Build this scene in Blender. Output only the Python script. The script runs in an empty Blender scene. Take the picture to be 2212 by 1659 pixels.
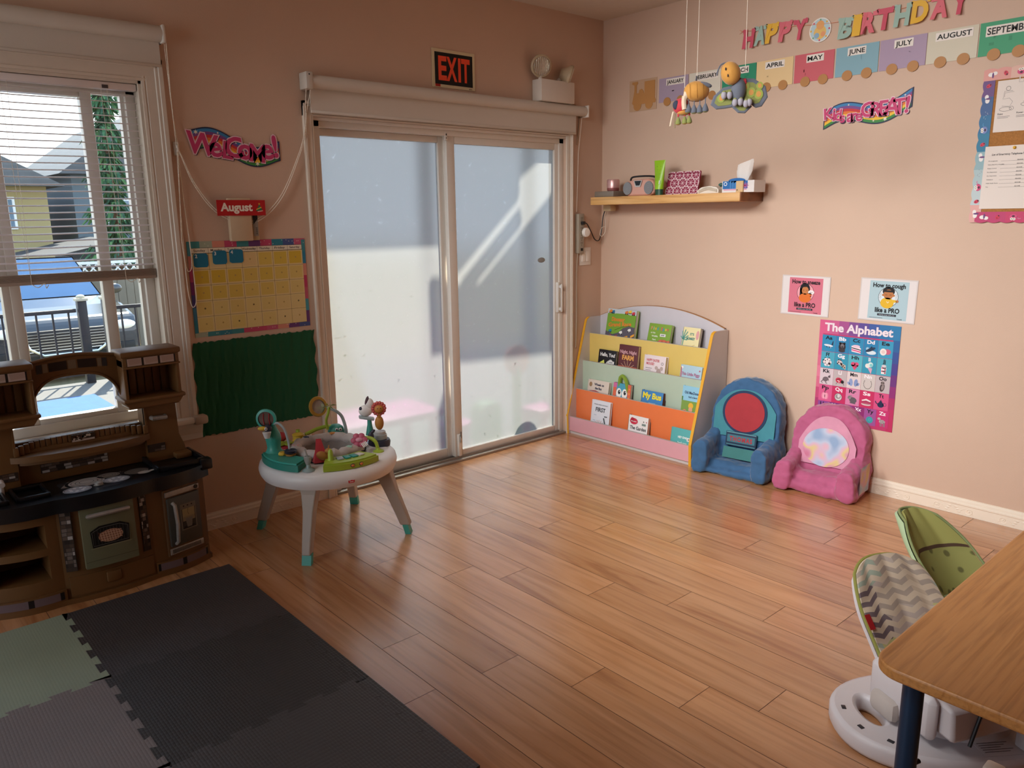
import bpy, bmesh, math, random
from math import sin, cos, pi, radians
from mathutils import Vector, Matrix

random.seed(7)
SC = bpy.context.scene
COL = SC.collection

# ------------------------------------------------------------------ camera
def make_camera():
    yaw, pitch, roll = radians(41.438), radians(12.204), radians(-0.802)
    f = Vector((sin(yaw)*cos(pitch), cos(yaw)*cos(pitch), -sin(pitch)))
    r = Vector((cos(yaw), -sin(yaw), 0))
    u = r.cross(f)
    rr = cos(roll)*r + sin(roll)*u
    uu = -sin(roll)*r + cos(roll)*u
    cd = bpy.data.cameras.new('camera')
    cd.sensor_width = 36.0
    cd.lens = 1678.7/2212*36.0
    cd.clip_start = .05
    cd.clip_end = 200
    cam = bpy.data.objects.new('camera', cd)
    M = Matrix((rr, uu, -f)).transposed().to_4x4()
    M.translation = (0, 0, 1.5)
    cam.matrix_world = M
    COL.objects.link(cam)
    SC.camera = cam
make_camera()

# ------------------------------------------------------------------ world, sun, exposure
def make_world():
    w = bpy.data.worlds.new('sky')
    w.use_nodes = True
    n = w.node_tree.nodes; l = w.node_tree.links
    bg = n['Background']
    tc = n.new('ShaderNodeTexCoord'); sp = n.new('ShaderNodeSeparateXYZ'); cr = n.new('ShaderNodeValToRGB')
    l.new(tc.outputs['Generated'], sp.inputs[0]); l.new(sp.outputs['Z'], cr.inputs[0])
    e = cr.color_ramp.elements
    e[0].position = 0.0; e[0].color = (.86, .90, .92, 1)
    e[1].position = .75; e[1].color = (.40, .58, .84, 1)
    m = e.new(.12); m.color = (.93, .96, .98, 1)
    m = e.new(.35); m.color = (.66, .80, .96, 1)
    l.new(cr.outputs[0], bg.inputs[0])
    bg.inputs[1].default_value = SKY
    SC.world = w
SKY = 1.9
SUN = 9.0
FILL_POWER = 29.0
make_world()
sd = bpy.data.lights.new('sun', 'SUN'); sd.energy = SUN; sd.angle = radians(.9); sd.color = (1, .90, .74)
so = bpy.data.objects.new('sun', sd); COL.objects.link(so)
SUN_DIR = Vector((-.30, -.62, -.80)).normalized()          # the way the sunlight travels
so.rotation_euler = SUN_DIR.to_track_quat('-Z', 'Y').to_euler()
so.location = (6, 12, 14)
# two fill lights added above the view to brighten right wall and floor
FILL_LIGHTS = [(Vector((.55, 2.75, 2.60)), Vector((4.1, 1.9, .7))), (Vector((.45, 1.35, 2.60)), Vector((4.1, 1.7, .7)))]
for LP, LT in FILL_LIGHTS:
    ld = bpy.data.lights.new('fill_light_source', 'AREA'); ld.shape = 'DISK'; ld.size = 1.1; ld.energy = FILL_POWER/2; ld.color = (1, .98, .96); ld.spread = radians(80)
    lo_ = bpy.data.objects.new('fill_light_source', ld); COL.objects.link(lo_); lo_.location = LP
    lo_.rotation_euler = (LT-LP).to_track_quat('-Z', 'Y').to_euler()

vs = SC.view_settings
vs.view_transform = 'Standard'; vs.look = 'None'; vs.exposure = .72; vs.gamma = 1.0; vs.use_curve_mapping = False
SC.display_settings.display_device = 'sRGB'
cy = SC.cycles
cy.use_denoising = True
try: cy.denoiser = 'OPENIMAGEDENOISE'
except Exception: pass
cy.max_bounces = 9; cy.diffuse_bounces = 6; cy.glossy_bounces = 4; cy.transmission_bounces = 6; cy.transparent_max_bounces = 12
cy.sample_clamp_indirect = 6.0
cy.caustics_reflective = False

# ------------------------------------------------------------------ materials
def lin(h):
    h = h.lstrip('#'); c = [int(h[i:i+2], 16)/255 for i in (0, 2, 4)]
    return tuple((x/12.92 if x <= .04045 else ((x+.055)/1.055)**2.4) for x in c) + (1,)
_mats = {}
def M(col, rough=.55, metal=0, var=.06, vs=18, bump=0, bs=200, coat=0, spec=.5, sheen=0, trans=0, name=None):
    """A plain procedural surface: one colour with a faint noise in it, optional fine bump."""
    key = (col, rough, metal, var, vs, bump, bs, coat, spec, sheen, trans)
    if key in _mats: return _mats[key]
    m = bpy.data.materials.new(name or 'surface_'+col.lstrip('#'))
    m.use_nodes = True
    nt = m.node_tree; p = nt.nodes['Principled BSDF']
    c = lin(col)
    p.inputs['Base Color'].default_value = c
    p.inputs['Roughness'].default_value = rough
    p.inputs['Metallic'].default_value = metal
    p.inputs['Specular IOR Level'].default_value = spec
    if coat: p.inputs['Coat Weight'].default_value = coat; p.inputs['Coat Roughness'].default_value = .12
    if sheen: p.inputs['Sheen Weight'].default_value = sheen; p.inputs['Sheen Roughness'].default_value = .4
    if trans: p.inputs['Transmission Weight'].default_value = trans
    tc = nt.nodes.new('ShaderNodeTexCoord')
    if var:
        no = nt.nodes.new('ShaderNodeTexNoise'); no.inputs['Scale'].default_value = vs; no.inputs['Detail'].default_value = 3
        nt.links.new(tc.outputs['Object'], no.inputs['Vector'])
        mx = nt.nodes.new('ShaderNodeMix'); mx.data_type = 'RGBA'
        mx.inputs[6].default_value = tuple(x*(1-var*1.6) for x in c[:3])+(1,)
        mx.inputs[7].default_value = tuple(min(1, x*(1+var*1.6)) for x in c[:3])+(1,)
        nt.links.new(no.outputs['Fac'], mx.inputs[0]); nt.links.new(mx.outputs[2], p.inputs['Base Color'])
    if bump:
        nb = nt.nodes.new('ShaderNodeTexNoise'); nb.inputs['Scale'].default_value = bs; nb.inputs['Detail'].default_value = 2
        nt.links.new(tc.outputs['Object'], nb.inputs['Vector'])
        b = nt.nodes.new('ShaderNodeBump'); b.inputs['Strength'].default_value = bump; b.inputs['Distance'].default_value = .004
        nt.links.new(nb.outputs['Fac'], b.inputs['Height']); nt.links.new(b.outputs[0], p.inputs['Normal'])
    _mats[key] = m
    return m
def P(col): return M(col, .5, var=0, spec=.3)                # printed ink, card

def wood(name, c1, c2, c3, scale, rough=.35, coat=0, use_attr=False, contrast=(.35, .62)):
    m = bpy.data.materials.new(name); m.use_nodes = True
    nt = m.node_tree; L = nt.links; p = nt.nodes['Principled BSDF']
    tc = nt.nodes.new('ShaderNodeTexCoord'); mp = nt.nodes.new('ShaderNodeMapping')
    mp.inputs['Scale'].default_value = scale
    if use_attr:
        L.new(tc.outputs['UV'], mp.inputs['Vector'])
    else:
        L.new(tc.outputs['Object'], mp.inputs['Vector'])
    n1 = nt.nodes.new('ShaderNodeTexNoise'); n1.inputs['Scale'].default_value = 1; n1.inputs['Detail'].default_value = 5; n1.inputs['Distortion'].default_value = 1.2
    L.new(mp.outputs[0], n1.inputs['Vector'])
    cr = nt.nodes.new('ShaderNodeValToRGB'); e = cr.color_ramp.elements
    e[0].position = contrast[0]; e[0].color = lin(c3); e[1].position = contrast[1]; e[1].color = lin(c1)
    k = e.new((contrast[0]*1.3+contrast[1]*.7)/2); k.color = lin(c2)
    L.new(n1.outputs['Fac'], cr.inputs[0])
    out = cr.outputs[0]
    mp2 = nt.nodes.new('ShaderNodeMapping'); mp2.inputs['Scale'].default_value = tuple(s*4.5 if i != 1 else s*2 for i, s in enumerate(scale))
    L.new(tc.outputs['UV' if use_attr else 'Object'], mp2.inputs['Vector'])
    n2 = nt.nodes.new('ShaderNodeTexNoise'); n2.inputs['Scale'].default_value = 1; n2.inputs['Detail'].default_value = 3
    L.new(mp2.outputs[0], n2.inputs['Vector'])
    mx = nt.nodes.new('ShaderNodeMix'); mx.data_type = 'RGBA'; mx.blend_type = 'MULTIPLY'; mx.inputs[0].default_value = .5
    cr2 = nt.nodes.new('ShaderNodeValToRGB'); e = cr2.color_ramp.elements
    e[0].position = .36; e[0].color = (.62, .55, .5, 1); e[1].position = .52; e[1].color = (1, 1, 1, 1)
    L.new(n2.outputs['Fac'], cr2.inputs[0]); L.new(out, mx.inputs[6]); L.new(cr2.outputs[0], mx.inputs[7])
    out = mx.outputs[2]
    if use_attr:
        at = nt.nodes.new('ShaderNodeAttribute'); at.attribute_name = 'plank'
        m2 = nt.nodes.new('ShaderNodeMix'); m2.data_type = 'RGBA'; m2.blend_type = 'MULTIPLY'; m2.inputs[0].default_value = 1
        L.new(out, m2.inputs[6]); L.new(at.outputs['Color'], m2.inputs[7]); out = m2.outputs[2]
    L.new(out, p.inputs['Base Color'])
    p.inputs['Roughness'].default_value = rough
    if coat: p.inputs['Coat Weight'].default_value = coat; p.inputs['Coat Roughness'].default_value = .2; p.inputs['Coat IOR'].default_value = 1.7
    return m

# ------------------------------------------------------------------ mesh builder
WORLD = {}
def axes(origin, right, up):
    r = Vector(right).normalized(); n = r.cross(Vector(up)).normalized(); u = n.cross(r)
    m = Matrix((r, u, n)).transposed().to_4x4(); m.translation = Vector(origin)
    return m
def tr(x=0, y=0, z=0, rx=0, ry=0, rz=0, s=None):
    m = Matrix.Translation((x, y, z)) @ Matrix.Rotation(rz, 4, 'Z') @ Matrix.Rotation(ry, 4, 'Y') @ Matrix.Rotation(rx, 4, 'X')
    if s: m = m @ Matrix.Diagonal((*s, 1))
    return m
_glyph = {}
def glyphs(txt, bold=0.0, shear=0.0, spacing=1.0):
    k = (txt, bold, shear, spacing)
    if k not in _glyph:
        c = bpy.data.curves.new('t', 'FONT'); c.body = txt; c.size = 1; c.offset = bold; c.shear = shear; c.resolution_u = 3; c.space_character = spacing
        o = bpy.data.objects.new('t', c); me = o.to_mesh()
        v = [(q.co.x, q.co.y) for q in me.vertices]; f = [tuple(q.vertices) for q in me.polygons]
        o.to_mesh_clear(); bpy.data.objects.remove(o); bpy.data.curves.remove(c)
        _glyph[k] = (v, f)
    return _glyph[k]
def filled(loops, depth=0, bevel=0):
    """Flat or thick shape from 2-D loops; inner loops cut holes."""
    c = bpy.data.curves.new('c', 'CURVE'); c.dimensions = '2D'; c.fill_mode = 'BOTH'; c.extrude = depth/2; c.bevel_depth = bevel; c.bevel_resolution = 1
    for lp in loops:
        s = c.splines.new('POLY'); s.points.add(len(lp)-1); s.use_cyclic_u = True
        for q, a in zip(s.points, lp): q.co = (a[0], a[1], 0, 1)
    o = bpy.data.objects.new('c', c); me = o.to_mesh()
    v = [tuple(q.co) for q in me.vertices]; f = [tuple(q.vertices) for q in me.polygons]
    o.to_mesh_clear(); bpy.data.objects.remove(o); bpy.data.curves.remove(c)
    return v, f

class MB:
    def __init__(s, T=None):
        s.v = []; s.f = []; s.mi = []; s.sm = []; s.mats = []; s.T = T or Matrix()
    def slot(s, m):
        if m not in s.mats: s.mats.append(m)
        return s.mats.index(m)
    def add(s, vs_, fs, m, smooth=False, T=None):
        X = s.T @ T if T is not None else s.T
        b = len(s.v); k = s.slot(m)
        s.v += [X @ Vector(p) for p in vs_]
        for f in fs:
            s.f.append([i+b for i in f]); s.mi.append(k); s.sm.append(smooth)
        return s
    def box(s, x0, x1, y0, y1, z0, z1, m, r=0, T=None, seg=2):
        x0, x1 = sorted((x0, x1)); y0, y1 = sorted((y0, y1)); z0, z1 = sorted((z0, z1))
        V = [(x, y, z) for z in (z0, z1) for y in (y0, y1) for x in (x0, x1)]
        F = [(0, 2, 3, 1), (4, 5, 7, 6), (0, 1, 5, 4), (2, 6, 7, 3), (0, 4, 6, 2), (1, 3, 7, 5)]
        if r:
            bm = bmesh.new(); bv = [bm.verts.new(p) for p in V]
            for f in F: bm.faces.new([bv[i] for i in f])
            bmesh.ops.bevel(bm, geom=list(bm.edges), offset=min(r, (x1-x0)*.49, (y1-y0)*.49, (z1-z0)*.49), segments=seg, profile=.5, affect='EDGES')
            bm.verts.index_update()
            V = [tuple(q.co) for q in bm.verts]; F = [tuple(q.index for q in f.verts) for f in bm.faces]; bm.free()
        return s.add(V, F, m, bool(r), T)
    def prism(s, pts, a, b, m, axis='z', T=None, smooth=False):
        """Polygon extruded along an axis: 'z' pts=(x,y); 'y' pts=(x,z); 'x' pts=(y,z)."""
        mk = {'z': lambda p, t: (p[0], p[1], t), 'y': lambda p, t: (p[0], t, p[1]), 'x': lambda p, t: (t, p[0], p[1])}[axis]
        n = len(pts); area = sum(pts[i][0]*pts[(i+1) % n][1]-pts[(i+1) % n][0]*pts[i][1] for i in range(n))
        if (area < 0) != (axis == 'y'): pts = pts[::-1]
        if a > b: a, b = b, a
        V = [mk(p, a) for p in pts]+[mk(p, b) for p in pts]
        F = [tuple(range(n))[::-1], tuple(range(n, 2*n))]+[(i, (i+1) % n, n+(i+1) % n, n+i) for i in range(n)]
        return s.add(V, F, m, smooth, T)
    def tube(s, pts, r, m, seg=8, closed=False, T=None, radii=None, caps=True, flat=1.0):
        pts = [Vector(p) for p in pts]; n = len(pts); V = []; F = []
        up = None
        for i, p in enumerate(pts):
            if closed: d = pts[(i+1) % n]-pts[i-1]
            else: d = pts[min(i+1, n-1)]-pts[max(i-1, 0)]
            d = d.normalized() if d.length else Vector((0, 0, 1))
            if up is None:
                a = Vector((0, 0, 1)) if abs(d.z) < .9 else Vector((1, 0, 0)); up = (a-d*a.dot(d)).normalized()
            else:
                up = up-d*up.dot(d); up = up.normalized() if up.length > 1e-6 else d.orthogonal().normalized()
            w = d.cross(up); rr = radii[i] if radii else r
            V += [p+(up*cos(2*pi*k/seg)*flat+w*sin(2*pi*k/seg))*rr for k in range(seg)]
        for i in range(n if closed else n-1):
            j = (i+1) % n
            F += [(i*seg+k, i*seg+(k+1) % seg, j*seg+(k+1) % seg, j*seg+k) for k in range(seg)]
        if caps and not closed: F += [tuple(range(seg))[::-1], tuple(range((n-1)*seg, n*seg))]
        return s.add(V, F, m, True, T)
    def lathe(s, prof, m, seg=28, T=None, sx=1.0, sy=1.0, cap=True):
        n = len(prof); V = [(r*cos(2*pi*k/seg)*sx, r*sin(2*pi*k/seg)*sy, z) for r, z in prof for k in range(seg)]
        F = [(i*seg+k, i*seg+(k+1) % seg, (i+1)*seg+(k+1) % seg, (i+1)*seg+k) for i in range(n-1) for k in range(seg)]
        if cap:
            if prof[0][0] > 1e-6: F.append(tuple(range(seg))[::-1])
            if prof[-1][0] > 1e-6: F.append(tuple(range((n-1)*seg, n*seg)))
        return s.add(V, F, m, True, T)
    def ell(s, c, r, m, seg=18, T=None):
        if not hasattr(r, '__len__'): r = (r, r, r)
        k = max(5, seg//2); V = []; F = []
        for i in range(k+1):
            a = pi*i/k
            V += [(c[0]+r[0]*sin(a)*cos(2*pi*j/seg), c[1]+r[1]*sin(a)*sin(2*pi*j/seg), c[2]-r[2]*cos(a)) for j in range(seg)]
        F = [(i*seg+j, i*seg+(j+1) % seg, (i+1)*seg+(j+1) % seg, (i+1)*seg+j) for i in range(k) for j in range(seg)]
        return s.add(V, F, m, True, T)
    def fill(s, loops, m, depth=0, bevel=0, T=None):
        v, f = filled(loops, depth, bevel)
        return s.add(v, f, m, False, T)
    # ---- flat graphics on local x (right), y (up); l = print layer above the face
    LAYER = .00035
    def rect(s, u, v, w, h, c, l=1, rot=0):
        T = tr(u+w/2, v+h/2, l*s.LAYER, rz=rot)
        return s.add([(-w/2, -h/2, 0), (w/2, -h/2, 0), (w/2, h/2, 0), (-w/2, h/2, 0)], [(0, 1, 2, 3)], P(c), T=T)
    def poly(s, pts, c, l=1):
        if sum(pts[i-1][0]*pts[i][1]-pts[i][0]*pts[i-1][1] for i in range(len(pts))) < 0: pts = pts[::-1]
        return s.add([(x, y, l*s.LAYER) for x, y in pts], [tuple(range(len(pts)))], P(c))
    def disc(s, u, v, r, c, l=1, ry=None, n=20, a0=0, a1=2*pi, rot=0):
        ry = ry or r; full = a1-a0 > 6.2
        pts = [(r*cos(a0+(a1-a0)*i/(n if full else n-1)), ry*sin(a0+(a1-a0)*i/(n if full else n-1))) for i in range(n)]
        return s.add([(u+x*cos(rot)-y*sin(rot), v+x*sin(rot)+y*cos(rot), l*s.LAYER) for x, y in pts], [tuple(range(n))], P(c))
    def stroke(s, pts, w, c, l=2, closed=False):
        V = []; F = []; n = len(pts)
        for i, p in enumerate(pts):
            a = pts[i-1] if (i or closed) else p; b = pts[(i+1) % n] if (i < n-1 or closed) else p
            dx, dy = b[0]-a[0], b[1]-a[1]; d = math.hypot(dx, dy) or 1
            V += [(p[0]-dy/d*w/2, p[1]+dx/d*w/2, l*s.LAYER), (p[0]+dy/d*w/2, p[1]-dx/d*w/2, l*s.LAYER)]
        F = [(2*i+1, 2*((i+1) % n)+1, 2*((i+1) % n), 2*i) for i in range(n if closed else n-1)]
        return s.add(V, F, P(c))
    def ring(s, u, v, r, w, c, l=2, ry=None, n=24):
        ry = ry or r
        return s.stroke([(u+r*cos(2*pi*i/n), v+ry*sin(2*pi*i/n)) for i in range(n)], w, c, l, True)
    def star(s, u, v, r, c, l=3, n=5):
        return s.add([(u+(r if i % 2 == 0 else r*.38)*sin(pi*i/n), v+(r if i % 2 == 0 else r*.38)*cos(pi*i/n), l*s.LAYER) for i in range(2*n)], [tuple(range(2*n))[::-1]], P(c))
    def text(s, t, u, v, h, c, l=3, w=None, bold=.012, align='c', rot=0, shear=0, spacing=1.0):
        """Lettering with capital height h, optionally squeezed to width w; (u, v) is the baseline start/middle."""
        vv, ff = glyphs(t, bold, shear, spacing)
        if not vv: return s
        x0 = min(p[0] for p in vv); x1 = max(p[0] for p in vv); k = h/.70
        sx = k if w is None else w/(x1-x0)
        ox = {'l': -x0*sx, 'c': -(x0+x1)/2*sx, 'r': -x1*sx}[align]
        T = tr(u, v, l*s.LAYER, rz=rot)
        return s.add([(p[0]*sx+ox, p[1]*k, 0) for p in vv], ff, P(c), T=T)
    def build(s, name, parent=None, label=None, cat=None, group=None, kind=None, origin=None, sharp=38):
        me = bpy.data.meshes.new(name)
        xs = [p.x for p in s.v]; ys = [p.y for p in s.v]; zs = [p.z for p in s.v]
        o0 = Vector(origin) if origin else Vector(((min(xs)+max(xs))/2, (min(ys)+max(ys))/2, min(zs)))
        me.from_pydata([p-o0 for p in s.v], [], s.f)
        for m in s.mats: me.materials.append(m)
        me.polygons.foreach_set('material_index', s.mi)
        me.polygons.foreach_set('use_smooth', s.sm)
        if any(s.sm): me.set_sharp_from_angle(angle=radians(sharp))
        me.update()
        o = bpy.data.objects.new(name, me); COL.objects.link(o)
        if parent is not None:
            o.parent = parent; o.location = o0-WORLD[parent.name]
        else: o.location = o0
        WORLD[o.name] = o0
        tag(o, label, cat, group, kind)
        return o

def tag(o, label=None, cat=None, group=None, kind=None):
    for k, v in (('label', label), ('category', cat), ('group', group), ('kind', kind)):
        if v: o[k] = v
    return o
def thing(name, loc, label=None, cat=None, group=None, kind=None):
    o = bpy.data.objects.new(name, None); COL.objects.link(o); o.location = loc; o.empty_display_size = .05
    WORLD[o.name] = Vector(loc)
    return tag(o, label, cat, group, kind)
WY = 3.71      # inner face of the window wall
WX = 4.125     # inner face of the right wall
def wallL(x, z, out=.001, tilt=0): return axes((x, WY-out, z), (cos(tilt), 0, sin(tilt)), (-sin(tilt), 0, cos(tilt)))
def wallR(y, z, out=.001, tilt=0): return axes((WX-out, y, z), (0, -cos(tilt), sin(tilt)), (0, sin(tilt), cos(tilt)))
VINYL = M('#dcd6cd', .35, var=.02)
# ------------------------------------------------------------------ room shell
X0, Y0, CZ = -2.3, -2.6, 2.748
PAINT = M('#cdb09b', .62, var=.03, vs=3, bump=.12, bs=260, name='tan_wall_paint')
CEILP = M('#d9cfc4', .8, var=.02, bump=.3, bs=300, name='ceiling_paint')

def floor():
    wm = wood('laminate_planks', '#cc9668', '#bd8556', '#955b32', (9, 1.0, 1), rough=.26, coat=.7, use_attr=True, contrast=(.24, .62))
    gap = M('#4a2c18', .8, var=0)
    mb = MB(); uv = []; colr = []
    pw, pl = .1653, 1.2215
    offs = [.97, .613, .356, .052, 1.098, .745, .479, .159, 1.176, .835, .563]
    k0 = math.floor((X0-1.300)/pw)-1; k1 = math.ceil((WX-1.300)/pw)
    mb.add([(X0, Y0, -.001), (WX, Y0, -.001), (WX, 3.86, -.001), (X0, 3.86, -.001)], [(0, 1, 2, 3)], gap)
    mb.box(X0, WX, Y0, 3.86, -.15, -.002, gap)
    rnd = random.Random(3)
    planks = []
    for k in range(k0, k1):
        xa = max(X0, 1.300+k*pw); xb = min(WX, 1.300+(k+1)*pw)
        if xb-xa < .005: continue
        of = offs[k] if 0 <= k < len(offs) else rnd.random()*pl
        j = math.floor((Y0-of)/pl)
        while of+j*pl < 3.86:
            ya = max(Y0, of+j*pl); yb = min(3.72 if True else 3.86, of+(j+1)*pl); j += 1
            if yb-ya < .01: continue
            g = .0010
            mb.add([(xa+g, ya+g, 0), (xb-g, ya+g, 0), (xb-g, yb-g, 0), (xa+g, yb-g, 0)], [(0, 1, 2, 3)], wm)
            planks.append((rnd.random()*40, rnd.random()*40, rnd.uniform(.86, 1.05), rnd.uniform(-.03, .03)))
    o = mb.build('floor', kind='structure', origin=(0, 0, 0))
    me = o.data
    me.uv_layers.new(name='UVMap'); me.color_attributes.new('plank', 'FLOAT_COLOR', 'CORNER')
    ul = me.uv_layers['UVMap']; ca = me.color_attributes['plank']
    base = len(me.polygons)-len(planks)
    for p in me.polygons:
        i = p.index-base
        for li in p.loop_indices:
            co = me.vertices[me.loops[li].vertex_index].co
            if i >= 0:
                a, b, t, h = planks[i]
                ul.data[li].uv = (co.x+a, co.y+b); ca.data[li].color = (t*(1+h*.3), t, t*(1-h), 1)
            else: ul.data[li].uv = (co.x, co.y); ca.data[li].color = (1, 1, 1, 1)
floor()

MB().box(X0-.1, WX+.1, Y0-.1, 3.86, CZ, CZ+.1, CEILP).build('ceiling', kind='structure')

# window wall with its two openings, door x 1.965..3.775, window x .14..1.165
WIN = (.14, 1.165, .59, 2.09); DOOR = (1.965, 3.775, 0, 2.0)
w = MB()
Yo = 3.86
w.box(X0-.1, WIN[0], WY, Yo, 0, CZ, PAINT)
w.box(WIN[0], WIN[1], WY, Yo, 0, WIN[2], PAINT); w.box(WIN[0], WIN[1], WY, Yo, WIN[3], CZ, PAINT)
w.box(WIN[1], DOOR[0], WY, Yo, 0, CZ, PAINT)
w.box(DOOR[0], DOOR[1], WY, Yo, DOOR[3], CZ, PAINT)
w.box(DOOR[1], WX+.1, WY, Yo, 0, CZ, PAINT)
w.build('wall_left', kind='structure')
MB().box(WX, WX+.1, Y0-.1, WY, 0, CZ, PAINT).build('wall_right', kind='structure')
# the unseen walls; the far one has a window added for fill daylight
w = MB()
SW = (1.3, 3.62, .25, 2.62)
w.box(X0-.1, X0, Y0, SW[0], 0, CZ, PAINT); w.box(X0-.1, X0, SW[1], WY, 0, CZ, PAINT)
w.box(X0-.1, X0, SW[0], SW[1], 0, SW[2], PAINT); w.box(X0-.1, X0, SW[0], SW[1], SW[3], CZ, PAINT)
w.build('wall_far', kind='structure')
MB().box(X0-.1, WX+.1, Y0-.1, Y0, 0, CZ, PAINT).build('wall_back', kind='structure')
f = MB()
for y in (SW[0], (SW[0]+SW[1])/2-.03, SW[1]-.06): f.box(X0-.09, X0-.01, y, y+.06, SW[2], SW[3], VINYL)
for z in (SW[2], SW[3]-.06): f.box(X0-.09, X0-.01, SW[0], SW[1], z, z+.06, VINYL)
f.build('fill_window', kind='structure')  # frame of the added daylight opening
for (LP, LT), lb in zip(FILL_LIGHTS, ('round white fill light added near the window wall, out of view', 'round white fill light added above the camera, out of view')):
    q_ = (LT-LP).to_track_quat('Z', 'Y').to_matrix().to_4x4(); q_.translation = LP
    wl = thing('fill_light', LP, lb, 'lamp')  # made-up fixture around the added fill light
    MB(q_).lathe([(0, -.12), (.40, -.12), (.60, -.02), (.60, -.01), (.57, -.01), (.57, -.02), (0, -.02)], VINYL, 36).build('housing', wl)
    MB().tube([LP-(LT-LP).normalized()*.10, (LP.x-.12, LP.y, CZ)], .02, VINYL, 10).build('bracket', wl)

# baseboards with an embossed scroll band
def baseboard(name, x0, x1, T):
    mb = MB(T); L = x1-x0
    m = M('#eadfce', .4, var=.03, name='baseboard_paint')
    prof = [(0, 0), (0, .012), (.050, .012), (.053, .015), (.060, .015), (.064, .011), (.076, .010), (.082, .004), (.086, .004), (.086, 0)]
    mb.prism([(b, a) for a, b in prof], 0, L, m, axis='x')      # (out, up) swept along the wall
    n = int(L/.15)
    for i in range(n):
        cx = (i+.5)*L/n; sg = 1 if i % 2 else -1
        w_ = []
        for t in range(19):
            a = -1.2*pi+t/18*3.0*pi; r = .002+.017*t/18
            w_.append((cx+sg*r*cos(a), .0115, .027+r*sin(a)*.95))
        mb.tube(w_, .0024, m, seg=5)
        mb.tube([(cx-sg*.02+sg*t*.0085, .0115, .013+.022*sin(t/8*pi)) for t in range(9)], .0018, m, seg=4)
        for q in range(3):
            b = .9+q*.75
            mb.ell((cx+sg*(.045+.008*q), .0115, .016+.011*q), (.010, .0022, .0045), m, seg=8)
        mb.ell((cx, .0115, .027), (.005, .003, .005), m, seg=8)
    return mb.build(name, kind='structure')
def bbT(ox, oy, ang): return Matrix.Translation((ox, oy, 0)) @ Matrix.Rotation(ang, 4, 'Z')
baseboard('baseboard_left', 0, 1.915-X0, Matrix.Translation((1.915, WY, 0)) @ Matrix.Rotation(pi, 4, 'Z'))
baseboard('baseboard_corner', 0, WX-3.83, Matrix.Translation((WX, WY, 0)) @ Matrix.Rotation(pi, 4, 'Z'))
baseboard('baseboard_right', 0, WY-Y0, Matrix.Translation((WX, Y0, 0)) @ Matrix.Rotation(pi/2, 4, 'Z'))

# ------------------------------------------------------------------ glass
def clear_glass():
    m = bpy.data.materials.new('clear_glass'); m.use_nodes = True
    nt = m.node_tree; nt.nodes.remove(nt.nodes['Principled BSDF'])
    t = nt.nodes.new('ShaderNodeBsdfTransparent'); t.inputs[0].default_value = (.93, .96, .97, 1)
    g = nt.nodes.new('ShaderNodeBsdfGlossy'); g.inputs['Roughness'].default_value = .03
    mx = nt.nodes.new('ShaderNodeMixShader'); mx.inputs[0].default_value = .06
    nt.links.new(t.outputs[0], mx.inputs[1]); nt.links.new(g.outputs[0], mx.inputs[2])
    nt.links.new(mx.outputs[0], nt.nodes['Material Output'].inputs[0])
    return m
GLASS = clear_glass()
def frosted():
    """Translucent privacy film: scatters daylight through, blurs what stands behind, carries small hand smears."""
    m = bpy.data.materials.new('frosted_film'); m.use_nodes = True
    nt = m.node_tree; L = nt.links; nt.nodes.remove(nt.nodes['Principled BSDF'])
    tc = nt.nodes.new('ShaderNodeTexCoord')
    t = nt.nodes.new('ShaderNodeBsdfTranslucent'); t.inputs[0].default_value = (.26, .26, .26, 1)
    r = nt.nodes.new('ShaderNodeBsdfRefraction'); r.inputs['Roughness'].default_value = .36; r.inputs['IOR'].default_value = 1.2
    r.inputs[0].default_value = (.34, .36, .40, 1)
    no = nt.nodes.new('ShaderNodeTexNoise'); no.inputs['Scale'].default_value = 26; no.inputs['Detail'].default_value = 6; no.inputs['Roughness'].default_value = .7
    L.new(tc.outputs['Object'], no.inputs['Vector'])
    cr = nt.nodes.new('ShaderNodeValToRGB'); e = cr.color_ramp.elements
    e[0].position = .60; e[0].color = (.30, .30, .30, 1); e[1].position = .68; e[1].color = (.62, .62, .62, 1)
    L.new(no.outputs['Fac'], cr.inputs[0])
    mx = nt.nodes.new('ShaderNodeMixShader')
    L.new(cr.outputs[0], mx.inputs[0]); L.new(t.outputs[0], mx.inputs[1]); L.new(r.outputs[0], mx.inputs[2])
    g = nt.nodes.new('ShaderNodeBsdfGlossy'); g.inputs['Roughness'].default_value = .25
    m2 = nt.nodes.new('ShaderNodeMixShader'); m2.inputs[0].default_value = .04
    L.new(mx.outputs[0], m2.inputs[1]); L.new(g.outputs[0], m2.inputs[2])
    L.new(m2.outputs[0], nt.nodes['Material Output'].inputs[0])
    return m
FILM = frosted()

# ------------------------------------------------------------------ window 1
win = thing('window_1', (.65, WY, .59), kind='structure')
CAS = M('#d8cdbf', .4, var=.03, name='casing_paint')
def casing_v(mb, xa, xb, z0, z1, flip=1):
    """Moulded vertical casing; the fat edge lies on the xb side."""
    L_ = xb-xa
    prof = [(0, .010), (.12, .012), (.16, .008), (.22, .012), (.62, .013), (.66, .018), (.78, .018), (.82, .022), (1, .022)]
    pts = [(xa+a*L_, WY-b) for a, b in prof]+[(xb, WY), (xa, WY)]
    mb.prism(pts, z0, z1, CAS, axis='z')
def casing_h(mb, x0, x1, za, zb):
    L_ = zb-za
    prof = [(0, .010), (.12, .012), (.16, .008), (.22, .012), (.62, .013), (.66, .018), (.78, .018), (.82, .022), (1, .022)]
    pts = [(WY-b, za+a*L_) for a, b in prof]+[(WY, zb), (WY, za)]
    mb.prism(pts, x0, x1, CAS, axis='x')
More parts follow.
